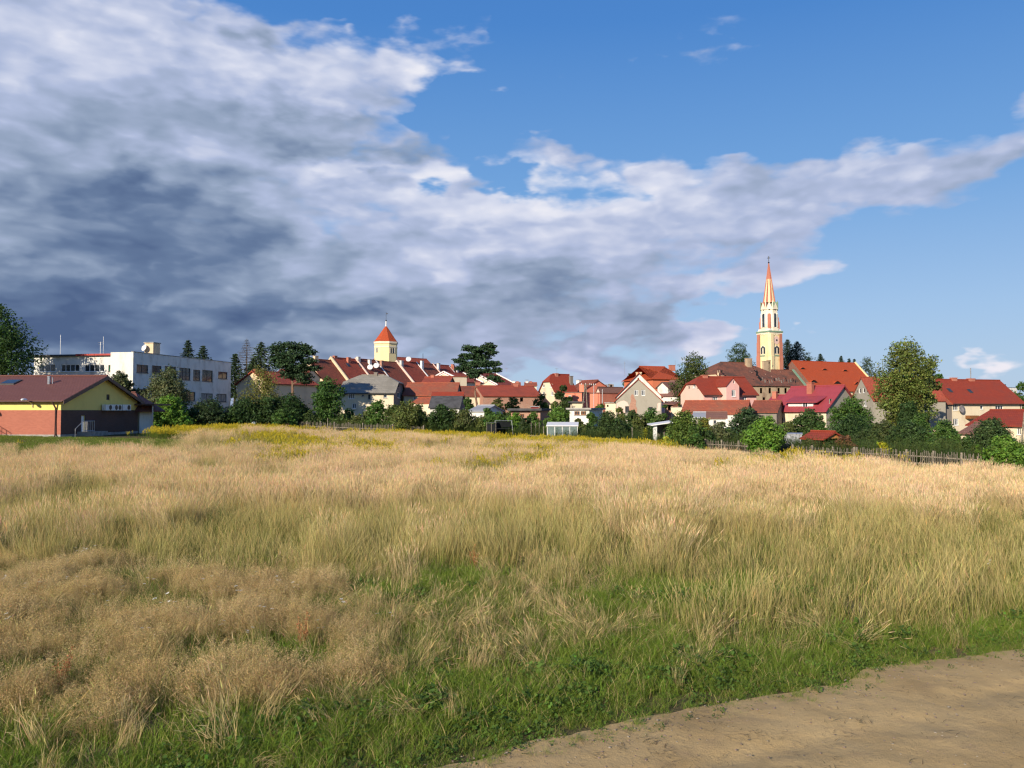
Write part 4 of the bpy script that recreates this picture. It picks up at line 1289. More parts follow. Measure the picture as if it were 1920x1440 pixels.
def antenna(px, y0, y1, d, label, arms=((0.9, 0.8), (0.75, 0.6)), r=0.03):
    """roof aerial as a thing of its own"""
    x, y = G(px, d, y0); z0, z1 = Z(y0, d, px), Z(y1, d, px)
    root = empty('roof_aerial', (x, y, z0)); tag(root, label, 'aerial')
    MB().tube([(0, 0, 0), (0, 0, z1 - z0)], r, 5).build('mast', M['galvanised'], root)
    mb = MB()
    for f_, w_ in arms:
        z = (z1 - z0) * f_
        mb.tube([(-w_, 0.1, z), (w_, -0.1, z)], r * 0.7, 4)
    if arms: mb.build('crossbar', M['galvanised'], root)
    return root
# ------------------------------------------------------------------ yellow and brick utility building, left edge
bx, by = G(114, 73.0, 780)
yaw = -0.07
fd = Vector((math.cos(yaw), math.sin(yaw), 0))
LB = 24.0
A = (bx - fd.x * LB, by - fd.y * LB)
hy = House('utility_building', 'low yellow and red brick building with brown gable roof', A, (bx, by), 13.0, Z(750, 73), Z(707, 79.5), 'yellow_plaster', 'brown_sheet', over=0.45, verge=0.5, cat='building', z0=Z(820, 73))
zb = hy.pix_on_face('front', 60, 769)[1]
hy.window('right', 199.5, 739.5, 206, 750, 'dark', (0, 0), sill=False)
hy.window('right', 151.5, 779.5, 158.5, 813, 'white', (0, 0), 'pvc_white' if 'pvc_white' in M else 'glass', sill=False, name='door')
hy.done()
hy.gutter()
# brick cladding on the lower wall, proud of the plaster, and the plinth
dz0 = hy.holes['right'][1]
for f in ('front', 'right'):
    (u0, v0), (a, b), (nu, nv), ln = hy.face(f)
    if f == 'right':
        mb = MB()
        hy.obox(f, 0.0, dz0[0] - .03, 0.25, zb, 0.0, 0.045, mb); hy.obox(f, dz0[1] + .03, ln, 0.25, zb, 0.0, 0.045, mb)
        if dz0[3] + 0.03 < zb: hy.obox(f, dz0[0] - .03, dz0[1] + .03, dz0[3] + 0.03, zb, 0.0, 0.045, mb)
        mb.build('brick_cladding', M['dark_brick'], hy.root)
    else:
        hy.obox(f, 0, ln + 0.04, 0.25, zb, 0.0, 0.045).build('brick_cladding', M['red_brick'], hy.root)
    hy.obox(f, 0, ln + 0.04, 0.0, 0.25, 0.0, 0.07).build('plinth', M['concrete'], hy.root)
# gable soffit boards, downpipes
for u in (hy.L - 0.55, 4.0):
    MB().tube([(u, -0.5, hy.ze - 0.1), (u + .12, -0.12, hy.ze - 0.75), (u + .12, -0.12, 0.35), (u + .2, -0.3, 0.1)], 0.07, 6).build('downpipe', M['brown_metal'], hy.root)
mb = MB()
for sgn in (0, 1):
    q0 = -0.45 if sgn == 0 else hy.W + 0.45
    z0_ = hy.ze - hy.k * 0.45
    mb.slab([(hy.L + 0.52, q0, z0_ + .1), (hy.L + 0.56, q0, z0_ + .1), (hy.L + 0.56, hy.W / 2, hy.zr + .1), (hy.L + 0.52, hy.W / 2, hy.zr + .1)], 0.34)
mb.build('bargeboard', M['brown_metal'], hy.root)
hy.skylight(20, 720, 1.5, 1.3)
p, q, z = hy.pix_on_slope(92, 722)
MB().tube([(p, q, z - .2), (p, q, z + 0.75)], 0.14, 8).tube([(p, q, z + .75), (p, q, z + .85)], 0.18, 8).build('vent_pipe', M['galvanised'], hy.roof)
MB().tube([(p + .35, q, z - .2), (p + .35, q, z + 0.75)], 0.05, 6).build('vent_pipe', M['galvanised'], hy.roof)
for (x0, x1, fans) in ((189, 204, ()), (205, 219.5, (.3, .75)), (222, 237, (.72,))):
    a0, z1 = hy.pix_on_face('right', x0, 758.5); a1, z0_ = hy.pix_on_face('right', x1, 769.5)
    ac = hy.obox('right', a0, a1, z0_, z1, 0.12, 0.5).build('air_conditioner', M['white_paint'], hy.root)
    for fr in (fans or (.6,)):
        am = a0 + (a1 - a0) * fr; zm = (z0_ + z1) / 2; rr = min((z1 - z0_) * 0.42, (a1 - a0) * .3)
        u = hy.L + 0.51
        MB().rings([[(u + o, am + rr * math.cos(j * math.pi / 8), zm + rr * math.sin(j * math.pi / 8)) for j in range(16)] for o in (-.02, 0.012)]).build('fan_grille', M['dark_metal'], ac)
    for am in (a0 + .15, a1 - .15): hy.obox('right', am - .03, am + .03, z0_ - .05, z0_ - .004, 0.05, 0.5).build('bracket', M['dark_metal'], ac)
# lamp on a bracket under the eave
a0, z0_ = hy.pix_on_face('front', 62, 757)
MB().tube([(a0, -0.05, z0_ - .35), (a0, -0.12, z0_), (a0 - .05, -1.0, z0_ + .35)], 0.03, 6).build('lamp_bracket', M['galvanised'], hy.root)
MB().rings([[(a0 - .05 + 0.17 * k * math.cos(j * math.pi / 5), -1.15 + 0.4 * k * math.sin(j * math.pi / 5), z0_ + .36 + h) for j in range(10)] for k, h in ((.5, .1), (1, .03), (.9, -.08), (.4, -.12))]).build('lamp_head', M['pvc_white'], hy.root, True)
# entrance landing and rails on the gable side
a0, z0_ = hy.pix_on_face('right', 143, 813); a1, _ = hy.pix_on_face('right', 178, 813)
hy.obox('right', a0, a1, 0.02, 0.45, 0.08, 1.3).build('landing', M['concrete'], hy.root)
mb = MB()
ur = hy.L + 1.2
ar0 = hy.pix_on_face('right', 156, 800, 1.2)[0]; ar1 = hy.pix_on_face('right', 177, 800, 1.2)[0]
for i in range(7):
    aa = ar0 + (ar1 - ar0) * i / 6
    mb.tube([(ur, aa, 0.45), (ur, aa, 1.45)], 0.025, 5)
for zz in (0.55, 1.45): mb.tube([(ur, ar0, zz), (ur, ar1, zz)], 0.03, 5)
mb.tube([(ur, ar0, 1.45), (ur, ar0 - 1.2, 0.75), (ur, ar0 - 1.2, 0.02)], 0.03, 5)
mb.build('railing', M['galvanised'], hy.root)
# red handrail and canopy at the left edge
mb = MB()
a0, _ = hy.pix_on_face('front', 13, 800); 
for aa, hh in ((a0, 0.75), (a0 - .45, 1.0), (a0 - .9, 1.25)): mb.tube([(aa, -0.9, 0.05), (aa, -0.9, hh)], 0.03, 5)
mb.tube([(a0, -.9, .75), (a0 - 1.3, -.9, 1.5)], 0.03, 5).tube([(a0, -.9, .4), (a0 - 1.3, -.9, 1.1)], 0.025, 5)
mb.build('handrail', M['red_paint'], hy.root)
a0, z0_ = hy.pix_on_face('front', 0, 765)
MB().slab([(a0 - 4, -1.6, z0_ + .1), (a0 - .6, -1.6, z0_ + .1), (a0 - .6, 0, z0_ + .6), (a0 - 4, 0, z0_ + .6)], 0.15).build('door_canopy', M['brown_metal'], hy.root)
# lower wing with porch behind the gable
wd = 86.5
hw = H_px('porch_wing', 'grey walled porch wing with brown hipped roof behind the yellow gable', (236, wd), (262, wd - 0.2), 2.6, 758, 738, 'white_render', 'brown_sheet', hip=(0, 1), over=0.9, cat='building', z0=Z(818, wd))
hw.facem = {'front': M['grey_plaster']}
hw.done()
xa, _ = hw.pix_on_face('front', 287, 780, 0.5)
MB().tube([(xa, -0.6, 0.0), (xa, -0.6, hw.ze)], 0.07, 8).build('post', M['galvanised'], hw.root)
hw.roof_ext = MB().slab([(hw.L - .2, -1.0, hw.ze + .05), (xa + .45, -1.0, hw.ze + .05), (xa + .45, 2.2, hw.ze + .05), (hw.L - .2, 2.2, hw.ze + .05)], .18).build('porch_roof', M['brown_metal'], hw.root)
# ------------------------------------------------------------------ white flat-roofed office block
d1 = 110.0
wl = House('office_block', 'derelict white flat roofed office block behind trees', G(62, 113), G(246.5, 110.2), 13.0, Z(667, 111), Z(667, 111), 'white_render', 'tar_roof', cat='building', roof_on=False)
for (x0, y0, x1, y1, gm, br) in ((73, 683, 104, 697.5, 'glass', (2, 0)), (114, 683, 149, 697, 'glass', (3, 0)), (158, 683, 196, 697, 'glass', (3, 0)), (203, 684, 240, 696.5, 'green_glass', (1, 0)),
                                 (73, 720, 104, 736, 'glass', (2, 0)), (114, 720, 149, 736, 'glass', (3, 0)), (158, 720, 196, 736, 'glass', (3, 0)), (203, 720, 240, 736, 'glass', (3, 0))):
    wl.window('front', x0, y0, x1, y1, 'dark' if gm == 'green_glass' else 'white', br, gm)
wl.done()
wl.roof = MB().box((-0.35, -0.4, wl.ze), (wl.L - .02, wl.W, wl.ze + 0.22)).build('roof', M['tar_roof'], wl.root)
MB().box((wl.L * .45, -0.44, wl.ze + .02), (wl.L - .03, -0.405, wl.ze + 0.26)).build('roof_edge', M['red_paint'], wl.root)
A, B = G(248.2, 109.4), G(432, 134)
wr = House('office_wing', 'long white wing of the flat roofed office block with dark windows', A, B, 3.5, Z(660, 109.4), Z(660, 109.4), 'white_render', 'tar_roof', cat='building', roof_on=False)
for (x0, y0, x1, y1, br, gm) in ((256, 685, 278, 698.5, (1, 0), 'glass'), (285, 686.5, 303, 701, (1, 1), 'glass'), (309, 688, 330, 705, (2, 1), 'glass'), (336, 691, 357, 712, (2, 2), 'glass'), (362, 694, 375.5, 713.5, (1, 2), 'glass'), (379, 695, 399, 715, (1, 0), 'glass'), (409, 698, 426.5, 710, (1, 0), 'glass'),
                                 (256, 730, 278, 747, (1, 0), 'glass'), (300, 733, 325, 750, (2, 0), 'glass'), (340, 735, 366, 751, (2, 0), 'glass'), (377, 738, 399, 753, (1, 0), 'concrete'), (406, 739, 425, 753.5, (1, 0), 'concrete')):
    wr.window('front', x0, y0, x1, y1, 'dark', br, gm)
wr.done()
wr.roof = MB().box((0.02, 0.02, wr.ze - .6), (wr.L - .02, wr.W - .02, wr.ze - .45)).build('roof', M['tar_roof'], wr.root)
MB().box((-.05, -.06, wr.ze + .002), (wr.L + .05, 0.3, wr.ze + .1)).build('coping', M['concrete'], wr.root)
c_ = Vector(G(284, 117)); 
zt, zb_ = Z(645, 117), wr.z0 + wr.ze - .5
u, v = 6.6, 1.75
ch = MB().box((u - .8, v - .7, zb_ - wr.z0), (u + .8, v + .7, zt - wr.z0)).build('chimney', M['beige_plaster'], wr.roof)
MB().box((u - .9, v - .8, zt - wr.z0 + .002), (u + .9, v + .8, zt - wr.z0 + .15)).build('chimney_cap', M['concrete'], wr.roof)
pd = wr.world(u, v, 0); 
make_dish(Vector((u - 1.2, v + .5, zt - wr.z0 - .7)), Vector((-.9, .3, .3)).normalized(), 0.5, wr.root)
antenna(188, 668, 641, 112, 'thin aerial mast with crossbars on the office block roof', ((0.95, 0.4), (0.8, 0.3)), 0.035)
antenna(193.5, 667, 631, 114, 'tallest bare aerial rod on the office block roof', (), 0.025)
antenna(113, 664, 628, 116, 'thin dark aerial rod near the left tree', (), 0.03)
# ------------------------------------------------------------------ houses by the pine, left of centre
h = H_px('gabled_house', 'cream gabled house hidden behind the weeping birch', (445, 138), (505, 134), 11, 720, 697, 'beige_plaster', 'red_tile', 'v', verge=.4)
h.window('front', 462, 712, 468, 722, 'white', (1, 0)); h.window('front', 482, 712, 488, 722, 'white', (1, 0))
h.window('front', 455, 735, 462, 746, 'white', (1, 0)); h.window('front', 475, 735, 482, 746, 'white', (1, 0))
h.done(); h.chimney(480, 692)
h = H_px('low_house', 'low house with red tiled roof and eyebrow window behind the pine', (532, 143), (604, 150), 9, 724.5, 705, 'grey_plaster', 'red_tile')
for x in (556, 566, 578): h.window('front', x, 730, x + 5, 740, 'white', (1, 0))
h.done()
def eyebrow(hh, px, py, w_=1.6, hgt=0.55, side=0):
    p, q, z = hh.pix_on_slope(px, py, side)
    sg = 1 if side == 0 else -1
    mb = MB(); n = 10
    fr = []; bk = []
    for i in range(n + 1):
        f = i / n * 2 - 1
        hz = hgt * (math.cos(f * math.pi) * .5 + .5)
        fr.append(hh.pq(p + f * w_, q - sg * 0.15, z + hh.th + hz - sg * 0 - hh.k * .15))
        bq = q + sg * (hz / max(hh.k, .2) + .02)
        bk.append(hh.pq(p + f * w_, bq, z + hh.th + hh.k * (bq - q) * sg + .01))
    for i in range(n):
        mb.poly([fr[i], fr[i + 1], bk[i + 1], bk[i]])
    o = mb.build('eyebrow_dormer', hh.roofm, hh.roof)
    base = [hh.pq(p + f * w_ * .62, q - sg * .05, z + hh.th - .02) for f in (-1, 1)]
    mo = MB()
    top = [tuple(Vector(fr[i]) + Vector((0, 0, -.07)) + (Vector(bk[i]) - Vector(fr[i])) * .25) for i in range(2, n - 1)]
    mo.poly([base[0], base[1]] + top[::-1])
    mo.build('opening', M['dark_interior'], o)
eyebrow(h, 560, 717, 1.3, .6)
# ------------------------------------------------------------------ terrace of steep red roofs (ridge runs back to the right)
cuts = [576, 621, 667, 704, 744, 781, 812, 842, 884]
ra = Vector((*G(667, 170), 0)); rb = Vector((*G(842, 198), 0)); rd_ = (rb - ra).normalized(); nrm = Vector((rd_.y, -rd_.x, 0))
def ridge_pt(px):
    x = ray(px, 678)[0]
    k = (x * ra.y - ra.x) / (rd_.x - x * rd_.y)
    return ra + rd_ * k
rows = [672, 669.5, 672, 676, 676.5, 680, 682.5, 686.5]
roofs = ['old_tile', 'red_tile', 'old_tile', 'old_tile', 'red_tile', 'old_tile', 'red_tile', 'red_tile']
lab = ['leftmost terrace house with mottled red roof beside the dark pine', 'terrace house with cream gable and two skylights left of the castle tower', 'dark roofed terrace house with two white satellite dishes',
       'terrace house roof directly below the yellow castle tower', 'terrace house with red roof just right of the castle tower', 'terrace house with dark old tiles and a pale chimney', 'terrace house with clean red roof third from the right end', 'terrace house with red roof second from the pine']
TR = []
half = 6.6
for i in range(8):
    a, b = ridge_pt(cuts[i]), ridge_pt(cuts[i + 1])
    ws = 5.2 if i == 1 else half
    zr = Z(rows[i] + 1.5, a.y, cuts[i])
    ze = zr - ws * 0.99
    A_, B_ = a + nrm * ws, b + nrm * ws
    h = House('terrace_house', lab[i], (A_.x, A_.y), (B_.x, B_.y), ws * 2, ze, zr, 'beige_plaster' if i in (0, 1) else 'cream_plaster', roofs[i], over=.3, verge=-0.02, group='terrace of steep red roofs')
    for j in range(2):
        h.window('front', h.L * (.25 + .5 * j) - .5, h.ze - 2.2, h.L * (.25 + .5 * j) + .5, h.ze - .7, 'white', (1, 0), px=False)
    h.done()
    if i in (1,): h.verge_walls((0,), 'beige_plaster', .25, .35)
    elif i >= 2: h.verge_walls((0,), 'white_paint' if i in (3, 5, 7) else 'pale_pink_plaster', .28, .3)
    TR.append(h)
for i, px, yt, q, mat, w_ in ((0, 592, 667, .46, 'beige_plaster', .9), (1, 628, 667, .5, 'church_red', .8), (1, 653.5, 670, .42, 'church_red', .75), (2, 668.5, 669, .47, 'white_render', .7), (2, 693, 674, .42, 'white_paint', .6), (3, 715.5, 676, .40, 'old_brick', .6),
                         (4, 736, 676, .42, 'white_render', .75), (4, 748, 675, .5, 'dark_grey_plaster', .7), (5, 773, 676, .40, 'white_paint', .7), (6, 798.5, 681, .40, 'white_paint', .65), (7, 824, 683, .44, 'church_red', .6), (7, 835, 685, .42, 'church_red', .6), (7, 857, 689, .40, 'white_render', .6)):
    hh = TR[i]
    # find the place along the house seen at px for that distance down the slope
    a = hh.world(0, q * hh.W, hh.zr); b = hh.world(hh.L, q * hh.W, hh.zr); x = ray(px, 690)[0]
    k = (x * a.y - a.x) / ((b.x - a.x) - x * (b.y - a.y)) * hh.L
    hh.chimney(px, yt, w_, q, mat, .55, p=min(max(k, .4), hh.L - .4))
for px, py in ((653, 686), (676, 688)): TR[1].skylight(px, py, .8, 1.0)
for px, py, hi in ((694, 690, 2), (705.5, 687, 2), (766, 674.5, 5)):
    hh = TR[hi]
    p, q, z = hh.pix_on_slope(px, py + 6)
    c_ = Vector((p, q, z + .9)); 
    make_dish(c_, Vector((-.75, -.45, .35)).normalized(), .62, hh.roof, arm_to=Vector((p, q, z)))
# small roof with cream gablet in front of the first terrace house
h = H_px('low_annex', 'small red roofed annex with cream gablet beside the pine', (570, 148), (600, 153), 7, 706, 693, 'beige_plaster', 'old_tile', 'v')
h.done()
# ------------------------------------------------------------------ castle tower, octagonal, and the long roof behind it
td = 217.0
tx_, ty_ = G(723, td)
root = empty('castle_tower', (tx_, ty_, Tf(tx_, ty_) - .3)); tag(root, 'yellow octagonal castle tower with orange pointed roof and finial', 'tower')
zr_ = lambda py: Z(py, td, 723) - root.location.z
va = math.atan2(tx_, ty_)
def octa(r, z, n=8, ph=0.0):
    # corner angles chosen so the edges stand where the photo shows them
    out_ = []
    for j in range(n):
        th = R(-75 + 45 * j) + ph
        # angle measured from the direction towards the camera, positive to the right
        dx, dy = math.sin(th), -math.cos(th)
        out_.append((r * (dx * math.cos(va) + dy * math.sin(va) * 1), r * (-dx * math.sin(va) + dy * math.cos(va)), z))
    return out_
rw = 21.8 / F * td
MB().rings([octa(rw, 0), octa(rw, zr_(643))]).build('wall', M['castle_yellow'], root)
for y0, y1, e in ((652.5, 650, .08), (645, 641.5, .22)):
    MB().rings([octa(rw + e, zr_(y0)), octa(rw + e, zr_(y1))]).build('cornice', M['church_pale'], root)
re_ = 23.3 / F * td
ro = MB().rings([octa(re_, zr_(641.4)), octa(re_ * .93, zr_(640)), octa(re_ * .72, zr_(633.5)), octa(re_ * .42, zr_(623.5)), octa(re_ * .2, zr_(616)), octa(re_ * .07, zr_(612))]).build('roof', M['new_tile'], root)
MB().tube([(0, 0, zr_(612.3)), (0, 0, zr_(602))], 0.17, 8).build('finial_post', M['white_paint'], ro)
MB().rings([[(.2 * k * math.cos(j * .785), .2 * k * math.sin(j * .785), zr_(601.3) + h_) for j in range(8)] for k, h_ in ((.2, -.28), (.85, -.15), (1, 0), (.85, .15), (.2, .28))]).build('finial_ball', M['dark_metal'], ro, True)
MB().tube([(0, 0, zr_(601)), (0, 0, zr_(585))], 0.05, 5).box((-.05, -.02, zr_(589)), (.5, .02, zr_(587.5))).build('weather_vane', M['dark_metal'], ro)
oc = octa(rw, 0)
def oct_window(j, f, w_, y0, y1):
    a, b = Vector(oc[j]), Vector(oc[j + 1]); t_ = (b - a).normalized(); n = Vector((t_.y, -t_.x, 0))
    c = a + (b - a) * f; z0_, z1_ = zr_(y1), zr_(y0)
    mb = MB()
    pts = [c - t_ * w_, c + t_ * w_]
    prof = [(-w_, z0_), (w_, z0_), (w_, z1_ - w_)] + [(w_ * math.cos(k * math.pi / 6), z1_ - w_ + w_ * math.sin(k * math.pi / 6)) for k in range(1, 6)] + [(-w_, z1_ - w_)]
    mb.slab([tuple(c + t_ * x + n * 0.03 + Vector((0, 0, z))) for x, z in prof], .2, 0, tuple(-n))
    o = mb.build('window', M['glass'], root)
    fr = MB()
    for sgn in (-1, 1):
        q = c + t_ * sgn * (w_ + .08)
        fr.slab([tuple(q - t_ * .08 + n * .07 + Vector((0, 0, z0_))), tuple(q + t_ * .08 + n * .07 + Vector((0, 0, z0_))), tuple(q + t_ * .08 + n * .07 + Vector((0, 0, z1_))), tuple(q - t_ * .08 + n * .07 + Vector((0, 0, z1_)))], .2, 0, tuple(-n))
    fr.build('window_frame', M['church_pale'], o)
oct_window(0, .38, .16, 653, 662); oct_window(0, .62, .16, 653, 662)
oct_window(2, .30, .28, 653.5, 663.5); oct_window(2, .62, .28, 653.5, 663.5)
h = H_px('castle_hall', 'long dark red castle hall roof right of the tower', (736, 222), (829, 236), 14, 700, 668, 'cream_plaster', 'red_tile', over=.4)
h.done(); h.chimney(0, 662, .1, .5, 'dark_metal', .1, p=h.L * .93, cap=False)
# ------------------------------------------------------------------ grey slate house with half hip
h = H_px('slate_house', 'cream house with pale grey slate half hipped roof', (638, 121.2), (738, 121), 10.5, 736, 705, 'cream_plaster', 'grey_slate', hip=(.4, .45), over=.35, verge=.3)
h.facem = {'right': M['dark_grey_plaster']}  # cream gable in shade: the shade is put into its colour
for q in ((653, 738, 665, 748, (2, 0)), (678, 739.5, 683, 743.5, (0, 0)), (689.5, 739, 695, 749.5, (0, 0)), (719, 739.5, 725.5, 746, (0, 0)), (660, 756, 668, 766, (1, 0)), (700, 758, 707, 767, (1, 0))):
    h.window('front', *q[:4], 'white' if q[4][0] else 'grey', q[4])
h.window('right', 745, 736, 750, 746, 'white', (1, 0)); h.window('right', 744, 719, 748, 726, 'dark', (0, 0))
h.done(); h.gutter('dark_metal'); h.chimney(705, 698, .5, .5, 'dark_grey_plaster')
# ------------------------------------------------------------------ red sheds right of it
h = H_px('red_barn', 'long red tiled barn right of the grey slate house', (757, 127.4), (854, 127), 8.5, 741, 719.5, 'cream_plaster', 'patch_tile', over=.3)
h.facem = {'right': M['dark_grey_plaster']}  # right gable end darker than the cream walls
h.window('front', 775, 744, 780, 749, 'white', (0, 0)); h.done()
h = H_px('short_barn', 'short red roofed barn with a small chimney behind the long barn', (790, 149), (840, 148.6), 9, 720.5, 708.5, 'cream_plaster', 'red_tile')
h.facem = {'right': M['dark_grey_plaster']}  # darker end wall than the cream front
h.done(); h.chimney(811, 703, .6, .5, 'church_red')
h = House('firewall_house', 'windowless cream firewall below the terrace roofs', G(817, 157), G(875, 160), 6, Z(706, 157), Z(706, 157), 'cream_plaster', 'tar_roof', cat='building', roof_on=False)
h.done(); MB().box((-.1, -.1, h.ze + .002), (h.L + .1, h.W, h.ze + .2)).build('roof', M['patch_tile'], h.root)
h = H_px('corner_house', 'red roofed house with white verge behind the lone tall pine', (868, 166), (905, 172), 10, 716, 699, 'cream_plaster', 'red_tile', over=.3)
h.verge_walls((0, 1), 'white_paint'); h.done()
h = H_px('dark_shed', 'dark grey gambrel shed with red roof edge by the tall pine', (806, 115), (861, 114.7), 7, 763, 737.5, 'white_render', 'tar_roof', over=.35)
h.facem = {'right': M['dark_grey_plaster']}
h.done()
MB().slab([(-.3, 2.6, h.zr - .35), (h.L + .3, 2.6, h.zr - .35), (h.L + .3, h.W / 2, h.zr + .26), (-.3, h.W / 2, h.zr + .26)], .1).build('roof_strip', M['bright_red_tile'], h.roof)
h = H_px('lean_to_shed', 'low cream lean-to between the barn and dark shed', (770, 121), (808, 119), 4, 757, 747, 'cream_plaster', 'patch_tile', over=.1, verge=.1)
h.window('front', 785, 760, 790, 767, 'grey', (0, 0)); h.done()
# ------------------------------------------------------------------ long barn behind the tall pine
h = H_px('brick_barn', 'long red roofed brick barn in the centre', (906, 140), (1013, 143), 9, 742, 724.5, 'old_brick', 'red_tile', over=.3)
h.window('front', 975, 746, 981, 753, 'hole'); h.window('front', 955, 746, 961, 753, 'brown', (1, 0)); h.done()
h.chimney(967, 718, .8, .5, 'church_red')
h = H_px('low_barn', 'red roofed barn section behind the tall pine trunk', (861, 142), (905.5, 142.5), 8.6, 742.5, 726, 'cream_plaster', 'old_tile', over=.3)
h.done(); h.chimney(906, 717, .9, .5, 'church_red', p=h.L - .6)
h = H_px('tall_roof_house', 'far house with tall red roof right of the lone pine', (931, 186), (973, 196), 13, 722, 698, 'cream_plaster', 'red_tile', over=.3)
h.verge_walls((0, 1), 'white_paint'); h.done()
for i, (px, w_) in enumerate(((960, 10), (985, 14))):
    h = H_px('roof_parapet_house', ['pale low house top behind the brick barn, nearer the far house', 'pale low house top behind the brick barn, nearer the half hipped house'][i], (px, 178), (px + w_ * 1.5, 178), 6, 723, 718.5, 'cream_plaster', 'patch_tile', group=None); h.done(); h.chimney(px + 3, 714, .6, .5, 'white_paint'); h.chimney(px + 10, 715, .6, .5, 'church_red')
# ------------------------------------------------------------------ half hipped cream house, centre right
h = H_px('half_hipped_house', 'cream house with red half hipped gable in the centre', (1012.5, 148.5), (1040, 144.3), 4.6, 733, 702.5, 'cream_plaster', 'bright_red_tile', 'v', hip=(.45, 0), over=.3, verge=.3)
for q in ((1017, 720.5, 1021, 727), (1031, 720, 1035.5, 726.5), (1017, 734, 1021.5, 742), (1033, 733.5, 1037.5, 741.5)): h.window('front', *q, 'white', (1, 0))
h.done()
h.chimney(1036.5, 700, .8, .5, 'church_red', p=1.9); h.chimney(0, 705, .45, .8, 'dark_grey_plaster', p=4.3)
antenna(1044, 704, 690, 150, 'thin aerial on the half hipped house roof', ((0.9, .3),), .03)
h = H_px('brown_roof_house', 'house with dark red roof right of the half hipped house', (1058, 157), (1086, 153), 9, 737, 715, 'coral_plaster', 'old_tile', over=.3)
h.done(); h.chimney(1085, 712, .9, .5, 'white_paint')
h = House('coral_wall_house', 'coral orange flat roofed house behind garden trees', G(1060, 141), G(1091, 140), 7, Z(737, 141), Z(737, 141), 'coral_plaster', 'tar_roof', roof_on=False)
h.window('front', 1066, 741, 1071, 748, 'white', (1, 0)); h.done(); MB().box((-.1, -.1, h.ze + .002), (h.L + .1, h.W, h.ze + .2)).build('roof', M['brown_tile'], h.root)
MB().box((h.L - .7, 1, h.ze), (h.L + .1, 2, h.ze + 1.6)).build('chimney', M['coral_plaster'], h.root)
h = House('coral_annex', 'coral annex wall half in shadow left of the plastered gable', G(1106, 131), G(1125, 129), 8, Z(738, 131), Z(738, 131), 'coral_plaster', 'tar_roof', roof_on=False)
h.facem = {'right': M['church_red']}  # shadowed half of the coral wall painted as a darker red
h.done(); MB().box((-.1, -.1, h.ze + .002), (h.L + .1, h.W, h.ze + .15)).build('roof', M['brown_tile'], h.root)
h = H_px('brown_barn', 'brownish roofed long house behind the plastered gable', (1120, 160), (1172, 160), 10, 748, 728, 'old_brick', 'brown_tile', over=.3)
h.done()
for k_, px in enumerate((1125, 1135.5, 1144, 1147)): h.chimney(px, 720 + k_ % 2, .7, .5, 'dark_grey_plaster')
h = H_px('brick_house', 'small brick gable between coral walls', (1118, 150), (1126, 149), 6, 736, 727, 'pale_pink_plaster', 'brown_tile', 'v'); h.done()
# flat roofed sheds and concrete outbuilding
h = House('flat_shed', 'dark flat roofed garden shed with brick wall', G(958, 97), G(1013, 96), 5, Z(770, 97), Z(770, 97), 'old_brick', 'tar_roof', cat='shed', roof_on=False)
h.window('front', 975, 776, 983, 783, 'brown', (1, 0)); h.done()
MB().box((-.3, -.6, h.ze + .002), (h.L + .3, h.W + .2, h.ze + .28)).build('roof', M['tar_roof'], h.root)
h = House('red_hut', 'tiny red painted hut behind the flat shed', G(996, 108), G(1010, 108), 2.5, Z(763, 108), Z(763, 108), 'church_red', 'tar_roof', cat='shed', roof_on=False)
h.facem = {'front': M['red_paint']}; h.done(); MB().box((-.1, -.2, h.ze + .002), (h.L + .1, h.W + .1, h.ze + .1)).build('roof', M['galvanised'], h.root)
h = House('concrete_outbuilding', 'white concrete outbuilding with flat roof above the greenhouse', G(1068, 95), G(1105, 94), 5, Z(768, 95), Z(768, 95), 'white_render', 'tar_roof', cat='shed', roof_on=False)
h.window('front', 1077, 771, 1087, 778, 'brown', (1, 0)); h.window('front', 1089, 771, 1099, 778, 'brown', (2, 0)); h.done()
MB().box((-.35, -.35, h.ze + .002), (h.L + .35, h.W + .3, h.ze + .2)).build('roof', M['concrete'], h.root)
h = House('garden_wall_house', 'cream block wall outbuilding above the concrete outbuilding', G(1073, 118), G(1092, 118), 4, Z(755, 118), Z(755, 118), 'cream_plaster', 'tar_roof', cat='shed', roof_on=False)
h.done(); MB().box((-.35, -.35, h.ze + .002), (h.L + .35, h.W + .3, h.ze + .2)).build('roof', M['tar_roof'], h.root)
h = H_px('white_garage', 'small white garage with grey metal roof beside the pine trunk', (880, 103), (908, 102), 5, 771, 762, 'white_render', 'sheet_grey', over=.25, cat='shed'); h.done()
# ------------------------------------------------------------------ grey plastered gable and the white gable behind it
h = H_px('plastered_gable_house', 'grey plastered gable house with a patch of bare brick', (1154.5, 105.2), (1240, 104.3), 11, 751, 711.5, 'grey_plaster', 'red_tile', 'v', over=.25, verge=.15)
for q in ((1189.5, 731, 1196.5, 741.5), (1202.5, 731, 1209.5, 742)): h.window('front', *q, 'white', (1, 0), sill=False)
h.window('front', 1172.5, 762, 1180, 774, 'dark', (1, 0)); h.window('front', 1216, 763, 1224, 768, 'dark', (0, 0), sill=False)
h.done()
